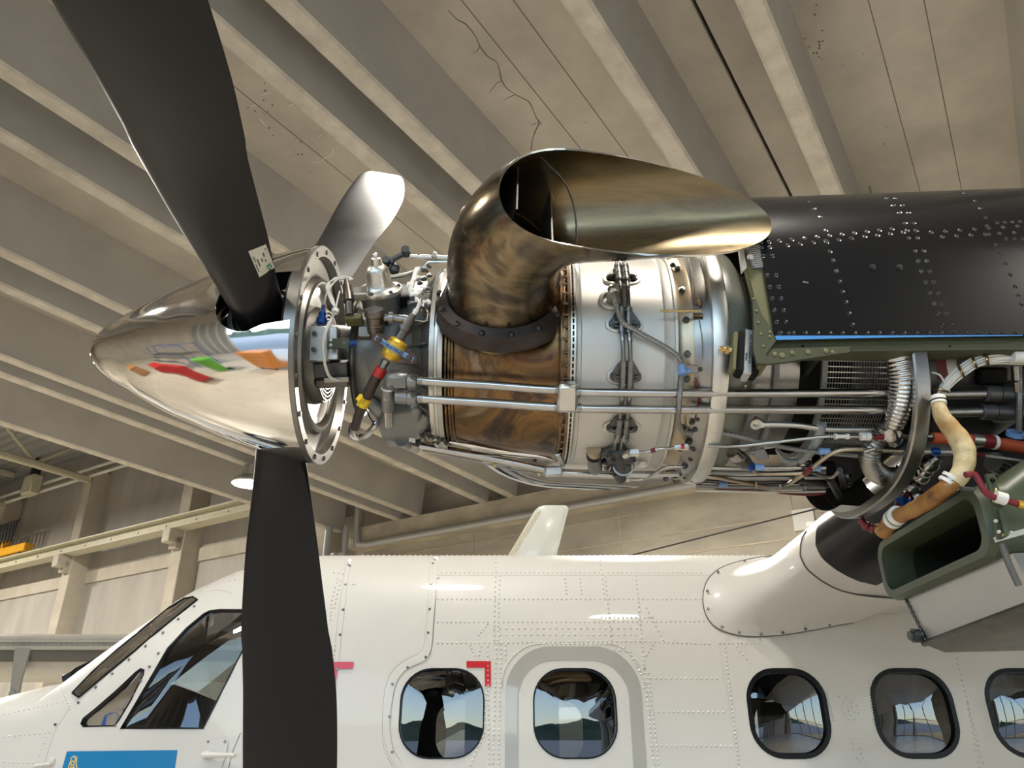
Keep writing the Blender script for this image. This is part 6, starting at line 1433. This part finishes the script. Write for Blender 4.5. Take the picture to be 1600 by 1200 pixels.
P_('sleeve', cylpx((1523, 709.5, .273), (1538, 711, .273), 3.4), 'red sleeve')
P_('side_hose', TU([(1591, 552, .25), (1593, 590, .25), (1593, 630, .25), (1592, 672, .25)], 5, 60, 12), 'braided steel'); m = cylpx((1590, 596, .25), (1591, 612, .25), 6.5, 5.5, 6); cylpx((1586, 572, .25), (1588, 594, .25), 6, m=m); P_('hose_end', m, 'dull steel')
m = MB(); p = S(1587, 678, .25); m.lathe([(-.004, .010), (-.004, .016), (.004, .016), (.004, .010)], p, UP + ENR, 18, closed=True); P_('blue_grommet', m, 'clamp blue')
P_('tail_hose', TU([(1552, 722, .25), (1600, 745, .25), (1650, 768, .25)], 15, 60, 16), 'braided steel')
m = MB(); rr = random.Random(5)
for u, v, r in ((1452, 725, 15), (1440, 745, 12), (1460, 718, 10), (1424, 762, 13), (1432, 775, 11), (1446, 735, 12)): p = S(u, v, .235); m.sphere(p, pxm(p, r), 14, 10)
P_('foil_wrap', m, 'foil', kind='stuff')
P_('red_loom', TU([(1344, 812, .255), (1354, 822, .258), (1366, 826, .258), (1378, 822, .256)], [5, 7, 6, 5], 24, 10, lambda l, t: 1 + .2 * math.sin(l * 500)), 'red sleeve'); P_('red_loom', TU([(1378, 820, .255), (1392, 806, .256), (1404, 790, .256), (1418, 772, .254)], 5, 24, 10), 'red sleeve')
for u, v in ((1408, 776), (1420, 780)): p = S(u, v, .24); m = MB(); m.cyl(p, p + Sn(p) * .02, pxm(p, 9), seg=12); P_('blue_fitting', m, 'fitting blue')
# ============================================================= nacelle shell
mat('nacelle black', (.009, .009, .0098), .25, spec=.2, rvar=.012, vscale=5)
mat('nacelle rivet', (.16, .16, .165), .16, metal=1.0)
mat('nacelle inside', (.02, .022, .016), .7)
mat('blue tape', (.05, .25, .62), .5)
mat('perforated tape', (.16, .16, .155), .5)
mat('intake green', (.060, .074, .041), .42, var=.07, vscale=10)
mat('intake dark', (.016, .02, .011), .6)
mat('duct metal', (.44, .43, .41), .4, metal=.8, var=.05, vscale=6, bump=.06, bscale=30)
nac = thing('engine_nacelle', 'black riveted engine nacelle with blue edge tape behind the open engine', 'nacelle', (1.4, 1.5, CAMZ + .66))
YN, NW = 1.207, .293
zb0 = atY(1212, 526, YN).z; XN0 = atY(1212, 527, YN).x; zb1 = atY(1600, 523, YN).z; XN1 = atY(1600, 523, YN).x
def nsec(x, off=0.0, k=26):
    f = (x - XN0) / (XN1 - XN0); zb = zb0 + (zb1 - zb0) * f; b = .2765 + .026 * min(f, 1.6); zs = CAMZ + .86; o = []
    a = NW - off
    o.append(V((x, YE - a, zb))); o.append(V((x, YE - a, (zb + zs) / 2)))
    for i in range(k + 1):
        t = math.pi * i / k; o.append(V((x, YE - a * math.cos(t), zs + (b - off) * math.sin(t))))
    o.append(V((x, YE + a, (zb + zs) / 2))); o.append(V((x, YE + a, zb))); return o
NX = [XN0, XN0 + .15, .75, .9, 1.0, 1.19]
def shell(xs, off): return [nsec(x, off) for x in xs]
ou, inn_ = shell(NX, 0), shell(NX, .006)
m = MB(); k = len(ou[0])
for R in ou + inn_: m.v += R
n = len(NX)
for r in range(n - 1):
    for i in range(k - 1):
        a = r * k + i; m.f.append((a, a + 1, a + k + 1, a + k)); m.m.append(0)
        a += n * k; m.f.append((a + k, a + k + 1, a + 1, a)); m.m.append(1)
for i in range(k - 1):
    m.f.append((n * k + i, n * k + i + 1, i + 1, i)); m.m.append(0); e = (n - 1) * k; m.f.append((e + i, e + i + 1, n * k + e + i + 1, n * k + e + i)); m.m.append(0)
for r in range(n - 1):
    for i in (0, k - 1): a = r * k + i; m.f.append((a, a + k, n * k + a + k, n * k + a) if i == 0 else (a + k, a, n * k + a, n * k + a + k)); m.m.append(0)
cowl = obj('nacelle_skin', m, ['nacelle black', 'nacelle inside'], nac, angle=40)
mo = MB(); 
for R in ou: mo.v += R
for r in range(n - 1):
    for i in range(k - 1): a = r * k + i; mo.f.append((a, a + 1, a + k + 1, a + k)); mo.m.append(0)
NB_ = mo.bvh()
def onn(u, v):
    q = ray(u, v).normalized(); p, nn, i, d = NB_.ray_cast(CAM, q)
    if p is None: p, nn, i, d = NB_.find_nearest(CAM + q * 1.65)
    if nn.dot(q) > 0: nn = -nn
    return p, nn
NR = []
def nrow(pts, step):
    for (a, b), (c, d) in zip(pts, pts[1:]):
        kk = max(1, int(round(math.hypot(c - a, d - b) / step)))
        for i in range(kk): NR.append((a + (c - a) * i / kk, b + (d - b) * i / kk))
    NR.append(pts[-1])
NR += [(1190.5, 378), (1202, 378), (1191, 386), (1203, 386), (1192, 400), (1207, 400)]
for i in range(6):
    v = 430 + i * 18.2; NR += [(1199 + i * 3.6, v), (1213 + i * 3.7, v)]
for i in range(22): NR.append((1220 + i * 19.3, 520.5 + (i > 8) * .6 * (i - 8) * .12))
for i in range(10): NR += [(1231 + (i % 2) * 0 + i * 20, 383 - i * 2.2), (1218 + i * 19.5, 376 - i * 2.0)]
nrow([(1265, 315), (1281, 339), (1290, 360), (1292, 378), (1302, 407), (1312, 440), (1322, 472), (1332, 507)], 16)
nrow([(1386, 310), (1406, 333), (1414, 349), (1420, 372), (1430, 392), (1440, 424), (1453, 458), (1466, 490), (1472, 508)], 15.5); nrow([(1400, 310), (1420, 333), (1428, 349), (1434, 372), (1444, 392), (1453, 424), (1466, 458), (1479, 490), (1486, 508)], 15.5)
nrow([(1506, 302), (1524, 314), (1532, 326), (1540, 340), (1545, 366), (1556, 382), (1570, 412), (1586, 448), (1600, 490)], 16)
for i in range(9): NR += [(1455 + i * 22.5, 363 - i * 1.6), (1472 + i * 22.5, 370 - i * 1.3)]
for i in range(6): NR.append((1558 + i * 12, 348 - i * .6)); NR.append((1572 + i * 13, 373))
m = MB()
for u, v in NR:
    if u > 1606: continue
    p, nn = onn(u, v); s = pxm(p, 1); m.lathe([(-.0002, 3.9 * s), (.0006, 3.5 * s), (.0003, 2.6 * s), (.0012, 2.2 * s), (.0016, .0002)], p, nn, 10)
obj('nacelle_rivets', m, 'nacelle rivet', nac, kind='stuff')
for u, v in ((1363, 418), (1405, 418)):
    p, nn = onn(u, v); inst('access_screw', nut, p, nn, pxm(p, 4.2), nac)
# blue masking tape along the edges
def tape(L, w, name='edge_tape', mt='blue tape', lift=.0008, label=None):
    m = MB(); P = [onn(*q) for q in L]; kk = len(P)
    for i, (p, nn) in enumerate(P):
        t = (P[min(i + 1, kk - 1)][0] - P[max(i - 1, 0)][0]).normalized(); s = nn.cross(t).normalized(); s = s if s.z > 0 else -s; ww = w if isinstance(w, (int, float)) else w[0] + (w[1] - w[0]) * i / (kk - 1)
        m.v += [p + nn * lift + s * pxm(p, ww), p + nn * lift]
    for i in range(kk - 1): m.f.append((2 * i, 2 * i + 1, 2 * i + 3, 2 * i + 2)); m.m.append(0)
    return obj(name, m, mt, nac, label=label)
def yplate(L, y, th, name, mt, label=None, par=None, bev=0):
    m = MB(); m.prism([atY(u, v, y) for u, v in L], V((0, th, 0))); return obj(name, m, mt, par or nac, label=label)
yplate([(1211, 524.5), (1598, 523.5), (1598, 524.5), (1400, 527), (1213, 531)], YN - .0016, .001, 'edge_tape', 'blue tape', 'blue tape on the lower edge')
# raised top joint that carries the upper tape
m = MB(); m.prism([atY(u, v, 1.395) for u, v in ((1150, 320), (1150, 310.5), (1280, 305), (1405, 301.5), (1405, 303))], V((0, .04, 0))); obj('edge_tape', m, 'blue tape', nac, label='blue tape on the upper edge', smooth=False)
m = MB(); L_ = [(1254, 439), (1263, 441), (1263, 443), (1254, 441.5)]; m.add([onn(*q)[0] + onn(*q)[1] * .0006 for q in L_], [(0, 1, 2, 3)]); obj('paint_chip', m, 'baffle grey', nac, smooth=False)
# green front frame and lower longeron
fr = yplate([(1165, 408), (1190, 404), (1212, 521), (1214, 534), (1197, 534)], 1.215, .02, 'front_frame', 'olive paint', 'olive green front frame of the nacelle')
gs_ = yplate([(1176, 466), (1180, 464), (1190, 490), (1203, 510), (1213, 532), (1198, 552), (1196, 568), (1183, 567), (1177, 548), (1178, 510)], 1.207, .008, 'gusset_plate', 'primer green', 'dark green gusset with pale rivets')
lo = yplate([(1213, 529), (1330, 529), (1480, 527), (1640, 526), (1640, 546), (1500, 547), (1335, 549), (1205, 549), (1200, 546)], 1.217, .035, 'lower_longeron', 'primer green', 'olive green lower edge member')
lp = yplate([(1202, 545), (1328, 541), (1328, 550), (1262, 560), (1230, 565), (1192, 569)], 1.21, .007, 'lap_plate', 'primer green')
yplate([(1186, 534), (1196, 530), (1200, 568), (1186, 570)], 1.217, .05, 'frame_foot', 'olive paint')
rd = unit(lambda m: m.dome((0, 0, 0), (0, 0, 1), 1, .5, 10), 'frame_rivet', 'wire white'); rg = rd.copy(); rg.materials[0] = MATS['olive paint']
for u, v in ((1178, 467), (1182, 486), (1185, 504), (1189, 522), (1193, 541), (1203, 526), (1203, 519)):
    p = atY(u, v, 1.2065); inst('frame_rivet', rg, p, (0, -1, 0), .003, gs_)
for u, v, r in ((1211, 553, 4), (1222, 555, 5), (1238, 551, 4), (1263, 550, 4.4), (1291, 548, 4.4), (1301, 550, 3.5)):
    p = atY(u, v, 1.209); inst('frame_rivet', rg, p, (0, -1, 0), (pxm(p, r), pxm(p, r), .002), lp)
m = MB(); m.cyl(atY(1254, 541, 1.216), atY(1254, 541, 1.2155), .003, seg=10); m.cyl(atY(1484, 541, 1.216), atY(1484, 541, 1.2155), .002, seg=8); obj('rivet_holes', m, 'gasket black', lo, kind='stuff')
pt = yplate([(1158, 378), (1187, 374), (1198, 418), (1176, 419)], 1.211, .004, 'perforated_tape', 'perforated tape', 'grey perforated strip')
m = MB()
for i in range(12):
    for j in range(14):
        u, v = 1165 + i * 2.3 + j * .85, 377 + j * 3.1 - i * .3
        if 1161 + (v - 378) * .43 < u < 1186.5 + (v - 374) * .25 and v < 417: m.cyl(atY(u, v, 1.211), atY(u, v, 1.2102), .0011, seg=6)
m.cyl(atY(1172, 402, 1.211), atY(1172, 402, 1.2095), .006, seg=14); obj('perforations', m, 'wire white', pt, kind='stuff')
yplate([(1154, 379), (1160, 378), (1167, 418), (1160, 424)], 1.213, .01, 'torn_edge', 'wire white')
m = MB(); m.prism(nsec(XN0 + .10, .007), V((.01, 0, 0))); obj('front_bulkhead', m, 'nacelle inside', nac)
m = MB()
for x in (XN0 + .02,):
    R = nsec(x, .008); Q = nsec(x, .05); kk = len(R); m.v += [p for p in R] + [q for q in Q] + [q + V((.015, 0, 0)) for q in Q]
    for i in range(kk - 1): m.f += [(i, i + 1, kk + i + 1, kk + i), (kk + i, kk + i + 1, 2 * kk + i + 1, 2 * kk + i)]; m.m += [0, 0]
obj('front_former', m, 'olive paint', nac)
# ============================================================= air intake under the nacelle
inta = thing('air_intake', 'green rectangular air intake box over a bare metal duct under the nacelle', 'air intake', (1.1, 1.41, CAMZ + .2))
def rr_yz(x, y0, y1, z0, z1, r, kk=6):
    o = []; cy, cz = (y0 + y1) / 2, (z0 + z1) / 2
    for sy, sz, a0 in ((1, 1, 0), (-1, 1, 90), (-1, -1, 180), (1, -1, 270)):
        for i in range(kk + 1):
            a = R_(a0 + 90 * i / kk); o.append(V((x, cy + sy * ((y1 - y0) / 2 - r) + r * math.cos(a), CAMZ + cz + sz * ((z1 - z0) / 2 - r) + r * math.sin(a))))
    return o
XI = .75
m = MB(); Lm = [rr_yz(XI + .012, 1.213, 1.612, .296, .418, .035), rr_yz(XI, 1.218, 1.607, .301, .413, .034), rr_yz(XI, 1.236, 1.592, .314, .400, .026), rr_yz(XI + .02, 1.238, 1.59, .316, .398, .026), rr_yz(XI + .06, 1.242, 1.586, .318, .396, .026)]
loft(Lm, m, cap=False, flip=True); obj('intake_lip', m, 'intake green', inta, label='rounded green lip', angle=60)
m = MB(); loft([rr_yz(XI + .012, 1.213, 1.612, .296, .418, .035), rr_yz(XI + .05, 1.215, 1.612, .296, .425, .035), rr_yz(XI + .12, 1.205, 1.62, .296, .47, .03), rr_yz(XI + .2, 1.20, 1.62, .30, .50, .03), rr_yz(XI + .9, 1.20, 1.62, .32, .56, .03)], m, cap=False); e = [v for v in rr_yz(XI + .9, 1.20, 1.62, .32, .56, .03)]; m.add(e, [tuple(range(len(e)))]); body = obj('intake_body', m, 'intake green', inta, label='green moulded box', angle=50)
m = MB(); loft([rr_yz(XI + .06, 1.242, 1.586, .318, .396, .026), rr_yz(XI + .3, 1.25, 1.58, .33, .41, .026), rr_yz(XI + .5, 1.25, 1.58, .35, .43, .026)], m, cap=False, flip=True); e = rr_yz(XI + .5, 1.25, 1.58, .35, .43, .026); m.add(e, [tuple(range(len(e)))]); obj('intake_throat', m, 'intake dark', inta)
# straps and fittings on the near side of the box
def xs_(L, y, th, name, mt, par, label=None, bev=0):
    m = MB(); m.prism([atY(u, v, y) for u, v in L], V((0, th, 0))); return obj(name, m, mt, par, label=label)
hg = xs_([(1541, 740), (1554, 740), (1569, 790), (1575, 838), (1560, 842), (1552, 790)], 1.183, .006, 'hinge_strap', 'intake green', body, 'green strap with a red hose clip')
xs_([(1561, 795), (1569, 793), (1577, 836), (1571, 840)], 1.176, .012, 'strap_flange', 'intake green', body)
for u, v, r, mt in ((1551, 750, 4, 'gasket black'), (1556, 766, 4.2, 'brass'), (1556, 814, 3, 'wire white'), (1561, 831, 3, 'wire white'), (1568, 836, 4, 'brass'), (1580, 832, 2.5, 'wire white')):
    p = atY(u, v, 1.182); m = MB(); m.dome(p, V((0, -1, 0)), pxm(p, r), .004, 10); obj('strap_bolt', m, mt, hg)
m = MB(); m.tube([atY(u, v, 1.17) for u, v in ((1508, 742), (1522, 741), (1530, 752), (1536, 764), (1546, 774), (1560, 779), (1580, 784), (1592, 788))], [pxm(atY(1546, 774, 1.17), 5)] * 8, 12, 40); rh = obj('red_hose', m, 'red sleeve', inta, label='thin dark red hose')
m = MB(); m.tube([atY(u, v, 1.17) for u, v in ((1590, 787.5), (1604, 790), (1640, 800))], .0063, 10); obj('hose_end', m, 'gold anodised', rh)
m = MB(); a, b = atY(1557, 776, 1.17), atY(1570, 780, 1.17); d = (b - a).normalized()
for f in (.2, .8): c = a.lerp(b, f); m.cyl(c - d * .004, c + d * .004, .0095, seg=16)
obj('hose_clip', m, 'tape white', rh)
m = MB(); m.cyl(atY(1502, 764, 1.2), atY(1520, 766, 1.2), .0045, seg=10); obj('latch_pin', m, 'cast dark', inta)
# bare metal duct below
m = MB()
q = [V((XI + .022, 1.565, CAMZ + .297)), V((XI + .022, 1.205, CAMZ + .297)), V((XI + .03, 1.195, CAMZ + .222)), V((XI + .03, 1.535, CAMZ + .212))]
m.v = q + [p + V((.85, .0, .03)) for p in q]
m.f = [(3, 2, 1, 0), (4, 5, 6, 7), (0, 1, 5, 4), (1, 2, 6, 5), (2, 3, 7, 6), (3, 0, 4, 7)]; m.m = [0] * 6
dct = obj('lower_duct', m, 'duct metal', inta, label='bare metal duct below the green box', smooth=False)
m = MB(); m.tube([q[3] + V((-.004, .012, -.002)), q[2] + V((-.004, -.01, -.002))], .006, 8); m.tube([q[2] + V((-.004, -.004, -.004)), q[2] + V((.85, -.004, .026))], .006, 8); obj('duct_bead', m, 'dark steel', dct)
m = MB(); m.prism([q[3] + V((0, .02, -.002)), q[2] + V((0, -.01, -.002)), q[2] + V((.03, -.01, -.022)), q[3] + V((.03, .01, -.018))], V((.5, 0, .01))); obj('duct_keel', m, 'dark steel', dct)
m = MB(); p = q[3] + V((-.006, .022, .014)); m.cyl(p + V((-.012, 0, 0)), p + V((.03, 0, 0)), .013, seg=14); m.cyl(p + V((-.018, 0, 0)), p + V((-.012, 0, 0)), .009, seg=10); obj('duct_latch', m, 'cast dark', dct)
m = MB(); m.tube([q[0] + V((-.002, .004, 0)), q[3] + V((-.002, .004, 0))], .003, 6, 30, rf=lambda l, t: 1 + .3 * math.sin(l * 1500)); obj('duct_seal', m, 'dark steel', dct)
m = MB(); m.prism([atY(1556, 838, 1.19), atY(1640, 815, 1.19), atY(1640, 824, 1.19), atY(1560, 846, 1.19)], V((0, .008, 0))); obj('duct_flange', m, 'bright alloy', dct)
m = MB(); m.tube([atY(1566, 850, 1.188), atY(1576, 880, 1.188), atY(1592, 915, 1.188)], .005, 6, 12); obj('duct_sealant', m, 'seam dark', dct)
# ============================================================= things standing on the floor behind the viewer, mirrored in the polished spinner
mat('tool red', (.45, .02, .02), .35); mat('stand blue', (.02, .10, .35), .4); mat('crate wood', (.42, .22, .10), .7, var=.2, vscale=5); mat('bench orange', (.62, .24, .05), .5); mat('bin green', (.12, .42, .05), .5); mat('cloth dark', (.03, .03, .04), .8)
def cabinet(x, y, w, d, h, mt, lab, n):
    t = thing('tool_cabinet', lab, 'cabinet', (x, y, 0))
    m = MB(); m.box((x, y, h / 2 + .06), w, d, h - .12, .015); obj('body', m, mt, t)
    for k in range(n):
        z = .16 + (h - .2) * k / n; m = MB(); m.box((x, y + d / 2 + .008, z + (h - .2) / n / 2), w * .92, .02, (h - .2) / n * .9, .006); dr = obj('drawer', m, mt, t)
        m = MB(); m.box((x, y + d / 2 + .03, z + (h - .2) / n * .75), w * .7, .025, .02, .005); obj('handle', m, 'bright alloy', dr)
    for sx in (-1, 1):
        for sy in (-1, 1): m = MB(); m.cyl((x + sx * w * .4 - .02, y + sy * d * .35, .05), (x + sx * w * .4 + .02, y + sy * d * .35, .05), .05, seg=12); obj('castor', m, 'gasket black', t)
cabinet(-4.7, .7, 1.0, .5, 1.05, 'tool red', 'red drawer cabinet on castors left of the propeller, mirrored in the spinner', 5)
cabinet(-3.5, -1.3, .8, .5, 1.3, 'bench orange', 'orange drawer cabinet on castors left of the propeller, mirrored in the spinner', 6)
def platform(x, y, w, d, h, mt, lab):
    t = thing('work_platform', lab, 'platform', (x, y, 0))
    m = MB(); m.box((x, y, h), w, d, .06, .01); obj('deck', m, 'dull steel', t)
    for sx in (-1, 1):
        for sy in (-1, 1): m = MB(); m.cyl((x + sx * w * .46, y + sy * d * .46, 0), (x + sx * w * .46, y + sy * d * .46, h + 1.0), .025, seg=8); obj('post', m, mt, t)
        m = MB(); m.cyl((x + sx * w * .46, y - d * .46, h + .98), (x + sx * w * .46, y + d * .46, h + .98), .022, seg=8); obj('guard_rail', m, mt, t)
        m = MB(); m.cyl((x + sx * w * .46, y - d * .46, .2), (x + sx * w * .46, y + d * .46, h - .1), .02, seg=8); obj('brace', m, mt, t)
    for k in range(4): m = MB(); m.box((x, y + d / 2 + .12 + .22 * (3 - k), h * (k + .5) / 4.4), w * .7, .2, .03, .005); obj('step', m, 'dull steel', t)
platform(-6.4, -.9, 1.4, 1.0, 1.25, 'stand blue', 'blue railed work platform with steps left of the propeller, mirrored in the spinner')
def crate(x, y, w, d, h, mt, lab):
    t = thing('crate', lab, 'crate', (x, y, 0)); k = 4
    for sy in (-1, 1):
        for i in range(k): m = MB(); m.box((x, y + sy * d / 2, .1 + (h - .1) * (i + .5) / k), w, .02, (h - .1) / k * .92, .004); obj('board', m, mt, t)
    for sx in (-1, 1):
        for i in range(k): m = MB(); m.box((x + sx * (w / 2 - .011), y, .1 + (h - .1) * (i + .5) / k), .02, d - .025, (h - .1) / k * .92, .004); obj('board', m, mt, t)
    m = MB(); m.box((x, y, h + .015), w * 1.02, d * 1.02, .025, .004); obj('lid', m, mt, t)
    for sx in (-1, 0, 1): m = MB(); m.box((x + sx * w * .42, y, .05), .09, d, .1, .004); obj('skid', m, mt, t)
crate(-2.1, -2.7, 1.2, .8, .95, 'crate wood', 'tall brown wooden crate behind the viewer, mirrored in the spinner')
crate(-7.3, 1.9, 1.5, .9, .7, 'crate wood', 'long low brown wooden crate left of the propeller, mirrored in the spinner')
t = thing('waste_bin', 'bright green wheeled bin left of the propeller, mirrored in the spinner', 'bin', (-4.8, -.5, 0))
m = MB(); m.lathe([(.06, .22), (.95, .29), (.97, .31), (1.0, .31)], (-4.8, -.5, 0), (0, 0, 1), 20, cap=True); obj('body', m, 'bin green', t)
m = MB(); m.lathe([(1.0, .32), (1.05, .30), (1.09, .001)], (-4.8, -.5, 0), (0, 0, 1), 20); obj('lid', m, 'bin green', t)
for s in (-1, 1): m = MB(); m.cyl((-4.8 + s * .2, -.72, .09), (-4.8 + s * .24, -.72, .09), .09, seg=14); obj('wheel', m, 'gasket black', t)
